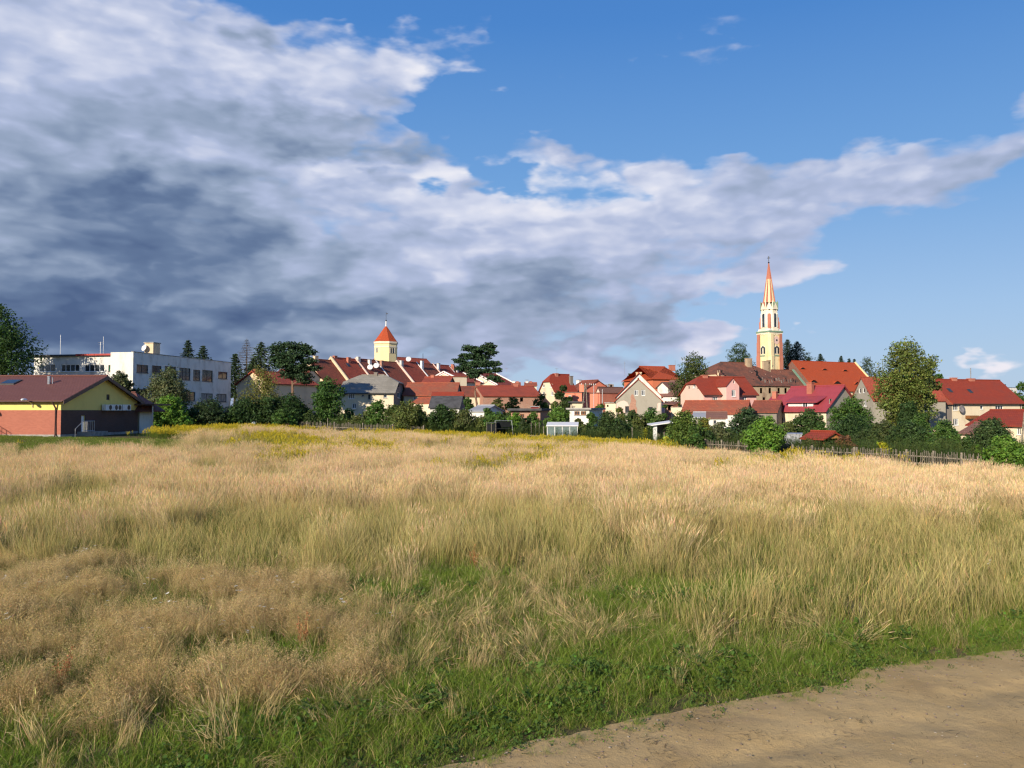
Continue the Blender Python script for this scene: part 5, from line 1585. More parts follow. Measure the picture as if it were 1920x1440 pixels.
# fallen plaster: brick shows in one ragged patch, and a lighter render skirt
def patch(hh, f, pts, mat, name, o=0.025):
    (u0, v0), (a, b), (nu, nv), ln = hh.face(f)
    q = [hh.pix_on_face(f, x, y) for x, y in pts]
    hh_pts = [(u0 + a * x + nu * o, v0 + b * x + nv * o, z) for x, z in q]
    MB().slab(hh_pts, .02, 0, (-nu, -nv, 0)).build(name, M[mat], hh.root)
patch(h, 'front', [(1182, 780), (1179, 765), (1183, 752), (1182, 744), (1185, 738.5), (1188, 741), (1190, 747), (1193, 752), (1192, 760), (1195, 768), (1193, 780)], 'old_brick', 'bare_brick')
patch(h, 'front', [(1156, 775), (1156, 757), (1163, 752.5), (1170, 751), (1176, 754), (1178, 758), (1179, 761.3), (1172, 761.3), (1172, 775)], 'pale_pink_plaster', 'bare_plaster')
patch(h, 'front', [(1231, 771), (1233, 763), (1232.5, 757), (1236, 755), (1238.5, 756), (1238, 770)], 'pale_pink_plaster', 'bare_plaster', .02)
h2 = H_px('white_gable_house', 'taller white gable with red verge behind the plastered gable', (1156, 118.4), (1240, 117.4), 12, 743, 700.5, 'white_render', 'red_tile', 'v', over=.25, verge=.3)
h2.done(); h2.chimney(0, 698, .8, .5, 'beige_plaster', p=1.2)
h = House('lean_to_annex', 'low cream block annex left of the plastered gable', G(1135, 107), G(1155, 106.5), 4, Z(756, 107), Z(756, 107), 'cream_plaster', 'tar_roof', cat='shed', roof_on=False)
h.window('front', 1138, 759, 1141, 763, 'hole'); h.done(); MB().box((-.1, -.15, h.ze + .002), (h.L, h.W, h.ze + .12)).build('roof', M['concrete'], h.root)
# ------------------------------------------------------------------ orange hipped house with the grey roof before it
h = H_px('orange_hipped_house', 'tall house with bright orange hipped roof', (1224, 152), (1278, 154), 12, 709.5, 688, 'orange_plaster', 'new_tile', hip=(1, 1), over=.4)
h.done(); h.chimney(1260, 684.5, 1.2, .5, 'church_red')
antenna(1266, 688, 676, 158, 'short thin aerial on the orange hipped roof', (), .03)
h = H_px('dormered_house', 'white house with brown grey roof and triangular dormer', (1226, 137), (1273, 133), 9.5, 742, 715, 'white_render', 'brown_tile', over=.3, verge=.3)
h.window('front', 1246, 752, 1250, 759, 'brown', (1, 0)); h.window('front', 1258, 752, 1263, 762, 'brown', (1, 0))
h.done()
p, q, z = h.pix_on_slope(1243, 739)
MB().poly([(p - 1.1, q - .05, z + .1), (p + 1.1, q - .05, z + .1), (p + 1.1, q - .05, z + 1.2), (p, q - .05, z + 1.9), (p - 1.1, q - .05, z + 1.2)]).box((p - 1.1, q, z + .1), (p + 1.1, q + 1.0, z + 1.15)).build('dormer', M['white_render'], h.roof)
MB().slab([(p - 1.4, q - .35, z + 1.05), (p, q - .35, z + 2.1), (p, q + 3.4, z + 2.1), (p - 1.4, q + 1.9, z + 1.05)], .1).slab([(p, q - .35, z + 2.1), (p + 1.4, q - .35, z + 1.05), (p + 1.4, q + 1.9, z + 1.05), (p, q + 3.4, z + 2.1)], .1).build('dormer_roof', M['brown_tile'], h.roof)
h = House('yard_gate_shed', 'dark open shed with brick pier by the white house', G(1247, 118), G(1262, 117.5), 3, Z(757, 118), Z(757, 118), 'old_brick', 'brown_tile', cat='shed', roof_on=False)
h.window('front', 1252, 759, 1259, 770, 'hole'); h.done(); MB().slab([(-.3, -.5, h.ze), (h.L + .3, -.5, h.ze - .1), (h.L + .3, h.W, h.ze + .3), (-.3, h.W, h.ze + .4)], .1).build('roof', M['brown_tile'], h.root)
h = House('garden_wall', 'pale cream garden wall left of the pink house', G(1258, 112), G(1279, 111), .3, Z(764, 112), Z(764, 112), 'cream_plaster', 'tar_roof', cat='wall', roof_on=False)
h.done(); MB().box((-.05, -.06, h.ze + .002), (h.L + .05, h.W + .06, h.ze + .07)).build('coping', M['concrete'], h.root)
# ------------------------------------------------------------------ pink house
c0 = Vector((*G(1319.5, 115), 0)); fdir = Vector((.949, .316, 0))
B_ = c0 + fdir * 8.9
h = House('pink_house', 'pink house with red roof and projecting gabled stair bay', c0.xy, B_.xy, 6.4, Z(738, 115), Z(707, 117), 'pink_plaster', 'bright_red_tile', hip=(.42, 0), over=.35, verge=.25)
h.facem = {'left': M['pale_pink_plaster']}  # sunlit side painted paler, the shaded front pinker
h.window('left', 1299, 720, 1304, 728, 'white', (1, 0)); h.window('left', 1290.5, 724, 1293, 729, 'dark', (0, 0), sill=False); h.window('left', 1307, 724, 1309.5, 729, 'dark', (0, 0), sill=False)
h.window('front', 1336, 743.5, 1345.5, 754, 'white', (2, 0)); h.window('front', 1393, 744, 1400, 755, 'white', (1, 0))
h.done(); h.gutter('brown_metal'); h.chimney(1321, 703, .8, .5, 'church_red')
a0, _ = h.pix_on_face('front', 1362, 740, 1.3); a1, _ = h.pix_on_face('front', 1386, 740, 1.3)
A_ = h.world(a0, -1.3, 0); B_ = h.world(a1, -1.3, 0)
hb = House('stair_bay', 'tall pink stair bay with its own small gable on the pink house', A_.xy, B_.xy, 4.2, Z(723, A_.y), Z(708.5, A_.y), 'pink_plaster', 'bright_red_tile', 'v', over=.15, verge=.15, cat='house')
hb.facem = {'left': M['pale_pink_plaster']}  # bay's sunlit side painted paler as well
hb.window('front', 1372, 731, 1379, 743.5, 'white', (1, 0)); hb.window('front', 1375, 713.5, 1378, 719, 'white', (0, 0), sill=False)
hb.done()
hr = h; hb_root = hb.root
# keep the bay with its house: it is one building
for k_ in ('label', 'category', 'group'):
    if k_ in hb.root: del hb.root[k_]
for ch_ in [o_ for o_ in bpy.data.objects if o_.parent is hb.root]:
    mw = Matrix.Translation(hb.root.location) @ Matrix.Rotation(hb.yaw, 4, 'Z')
    ph = Matrix.Translation(h.root.location) @ Matrix.Rotation(h.yaw, 4, 'Z')
    ch_.parent = h.root
    ch_.matrix_parent_inverse = ph.inverted() @ mw
bpy.data.objects.remove(hb.root)
# ------------------------------------------------------------------ long low tiled sheds below it
h = H_px('orange_shed', 'long low shed with patchy orange tiled roof before the pink house', (1279, 101), (1398, 98), 6, 775, 753.5, 'white_render', 'patch_tile', over=.25, cat='shed')
h.done()
h = H_px('small_white_shed', 'small white shed with pinkish roof under the orange shed', (1327, 93), (1361, 92.5), 3.5, 784, 774.5, 'white_render', 'brown_tile', over=.2, cat='shed'); h.window('front', 1338, 788, 1343, 794, 'dark', (0, 0)); h.done()
h = H_px('grey_sheet_shed', 'little shed with dark grey sheet roof left of the small white shed', (1300, 94), (1325, 93.5), 3.5, 783, 775, 'grey_plaster', 'sheet_grey', over=.2, cat='shed'); h.done()
h = H_px('dark_brown_shed', 'dark brown roofed shed between pink and maroon houses', (1408, 104), (1456, 102.5), 6, 772, 753.5, 'dark_grey_plaster', 'old_tile', over=.3, cat='shed'); h.done()
# ------------------------------------------------------------------ ruin with the collapsing roof
h = H_px('ruined_house', 'ruined house with sagging dark tile roof and a hole', (1364, 165), (1496, 172), 17, 721, 679, 'ruin_plaster', 'ruin_tile', hip=(.55, .8), over=.35, verge=.1, cat='ruin')
h.facem = {'left': M['beige_plaster']}
for x in (1425, 1441.5, 1458, 1471): h.window('front', x, 727.5, x + 4.6, 737.5, 'hole')
for x in (1430, 1450): h.window('front', x, 745, x + 5, 755, 'hole')
h.window('left', 1345, 694, 1348, 699, 'hole'); h.window('left', 1352, 703, 1355, 708, 'hole')
h.done()
h.chimney(1396, 672, 1.3, .42, 'ruin_plaster', .9); h.chimney(1423, 677, 1.6, .36, 'ruin_plaster', .6); h.chimney(1428, 675, .6, .36, 'ruin_plaster', .6)
def slope_patch(hh, pts, mat, name, lift=.03, th=.05, parent=None):
    q = [hh.pix_on_slope(x, y) for x, y in pts]
    MB().slab([hh.pq(p_[0], p_[1], p_[2] + hh.th * .9 + lift) for p_ in q], th).build(name, M[mat], parent or hh.roof)
slope_patch(h, [(1413, 695), (1419, 694.5), (1422, 700), (1421, 703), (1426, 709), (1431, 714), (1426, 714.5), (1421, 710), (1417, 704), (1418, 700)], 'dark_interior', 'roof_hole')
rr_ = random.Random(4)
for k_ in range(16):
    x = 1424 + k_ * 4.4; 
    if x > 1490: break
    y0 = 712 + rr_.uniform(-3, 2); wq = rr_.uniform(1.2, 2.4)
    slope_patch(h, [(x, y0), (x + wq, y0 + .4), (x + wq + 1.5, y0 + rr_.uniform(4, 8)), (x + 1.0, y0 + 6)], rr_.choice(['grey_wood', 'dark_interior', 'pale_wood', 'dark_interior']), 'bare_rafter' if k_ % 2 else 'missing_tiles')
for k_ in range(26):
    x, y = rr_.uniform(1385, 1478), rr_.uniform(684, 712)
    slope_patch(h, [(x, y), (x + rr_.uniform(.8, 2.5), y + .2), (x + 1.6, y + 1.3), (x + .2, y + 1.2)], rr_.choice(['dark_interior', 'old_brick', 'patch_tile']), 'loose_tiles', .035, .04)
# ------------------------------------------------------------------ church
cd = 222.0
cx_, cy_ = G(1444.3, cd)
cz0 = Tf(cx_, cy_) - .3
root = empty('church_tower', (cx_, cy_, cz0)); tag(root, 'yellow church tower with tall red and yellow spire and cross', 'church tower')
vz = lambda py: Z(py, cd, 1443) - cz0
va_c = math.atan2(cx_, cy_)
def loc(th, r, z):
    """th from the camera direction, positive right"""
    dx, dy = math.sin(th), -math.cos(th)
    return (r * (dx * math.cos(va_c) + dy * math.sin(va_c)), r * (-dx * math.sin(va_c) + dy * math.cos(va_c)), z)
sc_ = cd / F
def sq(r, z): return [loc(R(-90 + 90 * j), r, z) for j in range(4)]
r1 = 22.4 * sc_                     # half diagonal of the shaft
MB().rings([sq(r1 * 1.03, 0), sq(r1 * 1.03, vz(668)), sq(r1 * .97, vz(667.9)), sq(r1 * .97, vz(624))]).build('wall', M['church_yellow'], root)
for y0, y1, e, m_ in ((669, 666.6, 1.06, 'copper_green'), (624.6, 621.6, 1.10, 'copper_green'), (627, 624.5, 1.05, 'church_pale')):
    MB().rings([sq(r1 * e, vz(y0)), sq(r1 * (e - .02), vz(y1))]).build('cornice', M[m_], root)
for j in range(4):                  # corner buttresses
    th = R(-90 + 90 * j)
    m_ = 'church_yellow' if j == 1 else 'church_red'
    c = Vector(loc(th, 1, 0)).normalized(); tt = Vector((-c.y, c.x, 0))
    mb = MB()
    for (ya, yb, rr, ww) in ((730, 668, 1.07, .5), (668, 643, 1.04, .42), (643, 627, 1.01, .36)):
        k0, k1 = vz(ya) if ya < 730 else 0, vz(yb)
        pts = [c * r1 * rr + tt * ww, c * r1 * .78 + tt * (ww + .75), c * r1 * .78 - tt * (ww + .75), c * r1 * rr - tt * ww]
        mb.slab([(p.x, p.y, k1) for p in pts], k1 - k0)
    mb.build('buttress', M[m_], root)
def face_frame(j):
    a, b = Vector(loc(R(-90 + 90 * j), r1 * .97, 0)), Vector(loc(R(90 * j), r1 * .97, 0))
    t_ = (b - a).normalized(); n = Vector((t_.y, -t_.x, 0))
    return (a + b) / 2, t_, n
def arch(c, t_, n, w_, z0_, z1_, o0, o1, mat, name, parent):
    prof = [(-w_, z0_), (w_, z0_), (w_, z1_ - w_)] + [(w_ * math.cos(k * math.pi / 8), z1_ - w_ + w_ * math.sin(k * math.pi / 8)) for k in range(1, 8)] + [(-w_, z1_ - w_)]
    return MB().slab([tuple(c + t_ * x + n * o1 + Vector((0, 0, z))) for x, z in prof], o1 - o0, 0, tuple(-n)).build(name, M[mat], parent)
for j in (0, 1):
    c, t_, n = face_frame(j)
    off = t_ * (-.15 if j == 0 else .35)
    arch(c + off, t_, n, 1.15, vz(665), vz(648.5), -.1, .06, 'church_pale', 'window_surround', root)
    for s_ in (-.52, .52):
        arch(c + off + t_ * s_, t_, n, .30, vz(664), vz(651.5), -.1, .10, 'glass', 'window', root)
    MB().rings([[tuple(c + off + n * o + t_ * .32 * math.cos(k * math.pi / 6) + Vector((0, 0, vz(650.6) + .32 * math.sin(k * math.pi / 6) - .1))) for k in range(12)] for o in (0, .11)]).build('rose_light', M['glass'], root)
    rr = 1.0
    if j == 1:
        MB().rings([[tuple(c + off + n * o + t_ * rr * math.cos(k * math.pi / 10) + Vector((0, 0, vz(639) + rr * 1.15 * math.sin(k * math.pi / 10)))) for k in range(20)] for o in (-.05, .06)]).build('round_window', M['pale_pink_plaster'], root)
        MB().rings([[tuple(c + off + n * o + t_ * .3 * math.cos(k * math.pi / 6) + Vector((0, 0, vz(639) + .3 * math.sin(k * math.pi / 6)))) for k in range(12)] for o in (0, .09)]).build('round_pane', M['glass'], root)
    for zz in (628.5, 671.5):
        for k in range(7):
            x = -1.8 + .6 * k + (.2 if j else 0)
            p0 = c + t_ * x
            MB().slab([tuple(p0 - t_ * .13 + n * .14 + Vector((0, 0, vz(zz) + .35))), tuple(p0 + t_ * .13 + n * .14 + Vector((0, 0, vz(zz) + .35))), tuple(p0 + t_ * .13 - n * .05 + Vector((0, 0, vz(zz) + .35))), tuple(p0 - t_ * .13 - n * .05 + Vector((0, 0, vz(zz) + .35)))], .45).build('corbel', M['church_pale'], root)
    # lighter panel strips beside the window
    for s_ in (-2.0, 2.0):
        arch(c + t_ * s_, t_, n, .14, vz(666), vz(630), -.05, .05, 'church_pale' if j == 0 else 'church_red', 'pilaster_strip', root)
# octagonal belfry: one face looks straight at the camera
def o8(r, z): return [loc(R(-157.5 + 45 * j), r, z) for j in range(8)]
r2 = 15.8 * sc_
be = MB().rings([o8(r2 * 1.12, vz(622)), o8(r2 * 1.10, vz(616.5)), o8(r2, vz(616)), o8(r2 * .98, vz(580))]).build('belfry', M['church_pale'], root)
MB().rings([sq(r1 * .96, vz(621.5)), sq(r1 * .86, vz(617))]).build('belfry_base', M['white_render'], root)
for j in range(8):
    a, b = Vector(loc(R(-157.5 + 45 * j), r2, 0)), Vector(loc(R(-112.5 + 45 * j), r2, 0))
    t_ = (b - a).normalized(); n = Vector((t_.y, -t_.x, 0)); c = (a + b) / 2
    diag = j in (1, 3, 5, 7)
    arch(c, t_, n, .42, vz(614.5), vz(589), -.2, .04, 'church_red' if j == 3 else 'glass', 'belfry_window', be)
    fr = [arch(c + t_ * s_ * .62, t_, n, .14, vz(615), vz(588), -.1, .12, 'white_render', 'belfry_mullion', be) for s_ in (-1, 1)]
    MB().rings([[tuple(c + n * o + t_ * .2 * math.cos(k * math.pi / 5) + Vector((0, 0, vz(582) + .2 * math.sin(k * math.pi / 5)))) for k in range(10)] for o in (0, .09)]).build('oculus', M['dark_interior'], be)
    hw_ = (b - a).length / 2
    zt0, zt1 = vz(580), vz(567.5)
    gp = [c - t_ * hw_ * 1.06, c + t_ * hw_ * 1.06]
    mb = MB()
    mb.slab([tuple(gp[0] + n * .16 + Vector((0, 0, zt0 - .2))), tuple(gp[1] + n * .16 + Vector((0, 0, zt0 - .2))), tuple(c + n * .16 + Vector((0, 0, zt1)))], .45, 0, tuple(-n))
    mb.build('gablet', M['church_pale'], be)
    # the little roofs behind the gablets
    inn = Vector((0, 0, vz(566.5)))
    mb = MB()
    for s_ in (0, 1):
        e = gp[s_] + Vector((0, 0, zt0 + .05)); top = c + Vector((0, 0, zt1 + .06)); bk_ = c * .35 + Vector((0, 0, zt1 + .06)); bl = gp[s_] * .55 + Vector((0, 0, zt0 + 1.2))
        pts = [e + n * .22, top + n * .22, bk_, bl]
        if s_ == 0: pts = pts[::-1]
        mb.slab([tuple(p) for p in pts], .07)
    mb.build('gablet_roof', M['copper_green' if j in (4, 5) else 'church_red'], be)
    # corner pinnacles
    pc = a * 1.02
    MB().tube([(pc.x, pc.y, vz(582)), (pc.x, pc.y, vz(568)), (pc.x, pc.y, vz(565))], [.2, .15, .03], 5).build('pinnacle', M['copper_green' if j in (0, 1, 2, 6, 7, 5) else 'church_pale'], be)
for j in range(4):                 # buttress piers at the square's corners beside the belfry
    th = R(-90 + 90 * j)
    c = Vector(loc(th, 1, 0)).normalized(); tt = Vector((-c.y, c.x, 0))
    mb = MB()
    for (ya, yb, r_o) in ((617, 604, .82), (604, 596, .76), (596, 590, .70)):
        pts = [c * r1 * r_o + tt * .35, c * r1 * .6 + tt * .35, c * r1 * .6 - tt * .35, c * r1 * r_o - tt * .35]
        mb.slab([(p.x, p.y, vz(yb)) for p in pts], vz(yb) - vz(ya))
    mb.build('flying_pier', M['church_red'], be)
# spire: striped faces, alternately red and yellow, red at the top
r3 = 11.0 * sc_
n_st = 10
lv = [568 - (568 - 494) * k / n_st for k in range(n_st + 1)]
mb = MB()
for k in range(n_st):
    ra0 = r3 * (1 - k / n_st) + .05; ra1 = r3 * (1 - (k + 1) / n_st) + .05
    A0, A1 = o8(ra0, vz(lv[k])), o8(ra1, vz(lv[k + 1]))
    for j in range(8):
        j2 = (j + 1) % 8
        f1, f2 = .26, .74
        P = [Vector(A0[j]), Vector(A0[j2]), Vector(A1[j2]), Vector(A1[j])]
        def lp(f, lo): return (P[0].lerp(P[1], f) if lo else P[3].lerp(P[2], f))
        up_ = k >= 6
        for fa, fb_, mi in ((0, f1, 1), (f1, f2, 1 if up_ else 0), (f2, 1, 1)):
            mb.poly([lp(fa, 1), lp(fb_, 1), lp(fb_, 0), lp(fa, 0)], mi)
sp = mb.build('spire', [M['church_yellow'], M['church_red']], root)
for j in range(8):
    MB().tube([o8(r3 + .07, vz(568))[j], o8(.1, vz(494))[j]], [.13, .05], 5).build('spire_rib', M['church_red'], sp)
MB().tube([(0, 0, vz(495)), (0, 0, vz(480))], .09, 6).rings([[(.28 * q_ * math.cos(k * .785), .28 * q_ * math.sin(k * .785), vz(492.5) + z_) for k in range(8)] for q_, z_ in ((.2, -.25), (1, 0), (.2, .25))]).build('cross_post', M['dark_metal'], sp)
xr = Vector((math.cos(va_c), -math.sin(va_c), 0))
for zz, w_ in ((484, .42), (482.2, .24)):
    MB().tube([tuple(-xr * w_ + Vector((0, 0, vz(zz)))), tuple(xr * w_ + Vector((0, 0, vz(zz))))], .075, 5).build('cross_arm', M['dark_metal'], sp)
# nave
rl_, rr_n = Vector((*G(1486, 225), 0)), Vector((*G(1605, 236), 0))
nd_ = (rr_n - rl_).normalized(); nn_ = Vector((nd_.y, -nd_.x, 0))
h = House('church_nave', 'church nave with large orange tiled roof and eyebrow vents', (rl_ + nn_ * 8.2).xy, (rr_n + nn_ * 8.2).xy, 16.4, Z(730, 219), Z(677, 225), 'church_yellow', 'new_tile', over=.5, verge=.1, cat='church')
h.facem = {'left': M['brown_tile']}
for x in (1577, 1590): h.window('front', x, 734, x + 4, 748, 'dark', (0, 0))
h.done()
for px, py in ((1505, 693), (1546, 695), (1584.5, 697), (1526, 718.5), (1570, 720.5), (1608, 722)): eyebrow(h, px, py, 2.0 if py > 710 else 1.5, .9 if py > 710 else .6)
h.verge_walls((1,), 'castle_yellow', .35, .5)
h2 = H_px('church_choir', 'lower church roof with green copper edge left of the nave', (1468, 213), (1512, 216), 10, 727, 694, 'church_yellow', 'ruin_tile', over=.3, verge=.2, cat='church')
h2.done()
mb = MB().slab([(h2.L - .5, -.4, h2.ze + .3), (h2.L + .3, -.4, h2.ze + .3), (h2.L + .3, h2.W / 2, h2.zr + .4), (h2.L - .5, h2.W / 2, h2.zr + .4)], .2).build('copper_edge', M['copper_green'], h2.roof)
# ------------------------------------------------------------------ maroon metal roofed house
h = H_px('maroon_house', 'cream house with maroon metal roof and wide white dormer', (1455, 107), (1549, 101), 7.6, 767.5, 727, 'cream_plaster', 'maroon_metal', over=.45, verge=.3)
h.facem = {'right': M['grey_plaster']}
h.window('front', 1486.5, 783, 1493.5, 797, 'white', (1, 1)); h.window('front', 1506, 775, 1511, 783, 'white', (1, 0)); h.window('front', 1462, 783, 1468, 796, 'brown', (1, 0))
h.window('right', 1556, 748, 1560, 756, 'dark', (0, 0))
h.done(); h.chimney(1528, 717, .75, .36, 'red_brick'); 
pa = h.pix_on_slope(1476, 766.5); pb = h.pix_on_slope(1522, 766.5)
zt = Z(753.5, h.world(pa[0], pa[1], 0).y) - h.z0
ov_ = .25
dm = MB().box((pa[0], pa[1] + ov_, pa[2] - .3), (pb[0], pa[1] + 3.4, zt)).build('dormer', M['white_render'], h.roof)
zr2 = zt + 1.15
MB().slab([(pa[0] - .3, pa[1] - .15, zt - .02), (pb[0] + .9, pa[1] - .15, zt - .02), (pb[0] + 1.1, pa[1] + 3.6, zr2 + .2), (pa[0] - .3, pa[1] + 3.6, zr2 + .2)], .12).build('dormer_roof', M['maroon_metal'], h.roof)
wa = h.pix_on_slope(1503, 765); wx = pa[0] + (pb[0] - pa[0]) * .60
wn = MB().box((wx, pa[1] + ov_ - .05, zt - .85), (wx + .75, pa[1] + ov_ + .03, zt - .06)).build('window', M['pvc_white'], dm)
MB().box((wx + .07, pa[1] + ov_ - .06, zt - .79), (wx + .34, pa[1] + ov_ + .02, zt - .12)).box((wx + .41, pa[1] + ov_ - .06, zt - .79), (wx + .68, pa[1] + ov_ + .02, zt - .12)).build('pane', M['glass'], wn)
h = H_px('maroon_wing', 'lower maroon roofed wing left of the wide dormer', (1430, 113), (1478, 110.5), 8, 767, 742.5, 'cream_plaster', 'maroon_metal', over=.45, verge=.3)
h.done(); h.chimney(1457, 734, .6, .4, 'church_red')
# ------------------------------------------------------------------ grey gable house by the big maple
h = H_px('grey_gable_house', 'narrow grey gable house with red roof beside the big maple', (1596, 128), (1637, 122), 12, 750, 709, 'grey_plaster', 'red_tile', 'v', over=.25, verge=.15)
for q in ((1610.5, 727.5, 1614.5, 737.5), (1617.5, 727, 1621.5, 737)): h.window('front', *q, 'white', (0, 0), sill=False)
h.window('front', 1606, 732, 1608, 736, 'dark', (0, 0), sill=False); h.window('front', 1625, 732, 1627, 736, 'dark', (0, 0), sill=False)
h.window('front', 1604, 752, 1609, 762, 'white', (1, 0)); h.window('front', 1620, 752, 1625, 762, 'white', (1, 0))
h.done()
# ------------------------------------------------------------------ long red roofed house on the right
ra_ = Vector((*G(1745, 130), 0)); rb_ = Vector((*G(1873.5, 134.5), 0)); dd = (rb_ - ra_).normalized(); nn = Vector((dd.y, -dd.x, 0))
hw_ = 4.2
A_ = ra_ + nn * hw_; B_ = rb_ + nn * hw_
h = House('long_red_house', 'long two storey cream house with clean red roof and satellite dish', A_.xy, B_.xy, hw_ * 2, Z(753, A_.y), Z(712.5, 130), 'cream_plaster', 'bright_red_tile', over=.45, verge=.3)
for q in ((1782, 757, 1797, 769.5, (2, 0)), (1838, 760, 1843.5, 767.5, (0, 0)), (1866.5, 760.5, 1881, 769.5, (2, 0)), (1782, 785, 1797, 797.5, (2, 0)), (1840, 785, 1848, 797, (1, 0)), (1866, 786, 1880, 797, (2, 0))):
    h.window('front', *q[:4], 'white', q[4])
h.done(); h.gutter()
h.chimney(1787.5, 708, 1.0, .5, 'church_red'); h.chimney(1820, 709.5, 1.2, .5, 'church_red')
h.skylight(1781, 734, .7, .9); h.skylight(1819, 735.5, .7, .9)
h.dish('front', 1804, 767, .62, 'dish_grey')
p_ = h.ridge_at(1820); MB().tube([(p_, hw_, h.zr + .4), (p_, hw_, h.zr + 2.1)], .09, 6).build('flue', M['galvanised'], h.roof)
a0, z0_ = h.pix_on_face('front', 1810, 785); a1, z1_ = h.pix_on_face('front', 1826, 779)
h.obox('front', a0, a1, z0_, z1_, 0.01, 1.0).build('porch_box', M['brown_wood'], h.root)
MB().tube([(h.L - .4, -.1, 0.2), (h.L - .4, -.1, h.ze)], .06, 6).build('downpipe', M['dark_metal'], h.root)
A2 = A_ - dd * 6.6
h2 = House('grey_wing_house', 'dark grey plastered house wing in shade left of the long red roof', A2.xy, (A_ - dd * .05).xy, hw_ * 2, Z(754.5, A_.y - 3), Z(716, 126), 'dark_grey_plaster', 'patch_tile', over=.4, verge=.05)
for q in ((1724, 755.5, 1732, 768.5), (1744.5, 755.5, 1753, 768.5)): h2.window('front', *q, 'white', (1, 0))
h2.window('front', 1745, 783, 1750, 791, 'dark', (1, 0)); h2.window('front', 1726, 783, 1732, 791, 'dark', (1, 0)); h2.done()
# nearer red roof on the right edge
h = H_px('low_red_house', 'low cream house with red roof cut by the right edge', (1818, 94), (1926, 88), 8.5, 796, 770.5, 'cream_plaster', 'bright_red_tile', over=.4, verge=.3)
h.window('front', 1907, 803, 1914, 815, 'white', (1, 0)); h.done()
h = H_px('brown_lean_to', 'brown tiled lean-to roof left of the right edge house', (1800, 90), (1832, 88), 5, 812, 794, 'cream_plaster', 'brown_tile', over=.3, cat='shed'); h.done()
h = House('rubble_wall', 'pale rubble garden wall glimpsed below the long house', G(1735, 96), G(1783, 94), .3, Z(806, 96), Z(806, 96), 'pale_pink_plaster', 'tar_roof', cat='wall', roof_on=False)
h.done(); MB().box((-.05, -.06, h.ze + .002), (h.L + .05, h.W + .06, h.ze + .08)).build('coping', M['concrete'], h.root)
h = House('block_of_flats', 'far pale block of flats beyond the right gable', G(1878, 420), G(1908, 425), 12, Z(727, 420), Z(727, 420), 'white_render', 'tar_roof', cat='building', roof_on=False)
for x in range(6):
    h.window('front', 1.0 + 1.3 * x, h.ze - 2.4, 1.9 + 1.3 * x, h.ze - 1.1, 'dark', (0, 0), px=False)
h.done(); MB().box((0, 0, h.ze + .002), (h.L, h.W, h.ze + .3)).box((2, 2, h.ze + .3), (3.2, 3.2, h.ze + 2)).box((5.5, 2, h.ze + .3), (6.7, 3.2, h.ze + 2)).build('roof', M['tar_roof'], h.root)
# ------------------------------------------------------------------ garden things
gd = 84.0
A_, B_ = G(1026, gd), G(1082.5, gd - .3)
g = House('greenhouse', 'lean greenhouse with milky film walls and pale blue roof', A_, B_, 2.4, Z(798.5, gd), Z(798.5, gd), 'greenhouse_film', 'sheet_grey', cat='greenhouse', roof_on=False)
g.z0 = g.z0
n_ = 4
for k in range(n_):
    x0, x1 = g.L * k / n_ + .03, g.L * (k + 1) / n_ - .03
    MB().box((x0, 0, .05), (x1, .015, g.ze - .03)).build('pane', M['greenhouse_film'], g.root)
for k in range(n_ + 1):
    x0 = g.L * k / n_
    MB().box((x0 - .03, -.02, 0), (x0 + .03, .04, g.ze)).build('post', M['white_paint'], g.root)
for v_ in (0, 1):
    u_ = 0 if v_ == 0 else g.L
    MB().poly([(u_, .05, .05), (u_, g.W, .05), (u_, g.W, g.ze + .3), (u_, .05, g.ze)]).build('end_pane', M['greenhouse_film'], g.root)
MB().slab([(-.1, -.12, g.ze + .03), (g.L + .1, -.12, g.ze + .03), (g.L + .1, g.W, g.ze + .38), (-.1, g.W, g.ze + .38)], .04).build('roof', M['dish_paint'], g.root)
MB().box((-.1, -.14, g.ze - .04), (g.L + .1, -.125, g.ze + .04)).build('eave_rail', M['pvc_white'], g.root)
# white open fronted shed
sd = 79.0
A_, B_ = G(1225, sd), G(1258, sd)
g = House('open_shed', 'small white open fronted shed with pale sloping roof', A_, B_, 2.2, Z(797, sd), Z(797, sd), 'white_render', 'sheet_grey', cat='shed', roof_on=False)
MB().box((0, 0, 0), (.35, .3, g.ze)).build('pier', M['white_paint'], g.root)
MB().box((.36, 1.9, 0), (g.L, 2.0, g.ze)).build('back_wall', M['dark_grey_plaster'], g.root)
MB().box((g.L - .1, 0.05, 0), (g.L, 1.9, g.ze)).build('side_wall', M['grey_wood'], g.root)
for k in range(4): MB().box((.7 + .3 * k, .9, 0), (.78 + .3 * k, 1.0, 1.1)).build('board', M['grey_wood'], g.root)
MB().slab([(-.25, -.3, g.ze + .02), (g.L + .2, -.3, g.ze + .34), (g.L + .2, 2.3, g.ze + .42), (-.25, 2.3, g.ze + .1)], .1).build('roof', M['dish_paint'], g.root)
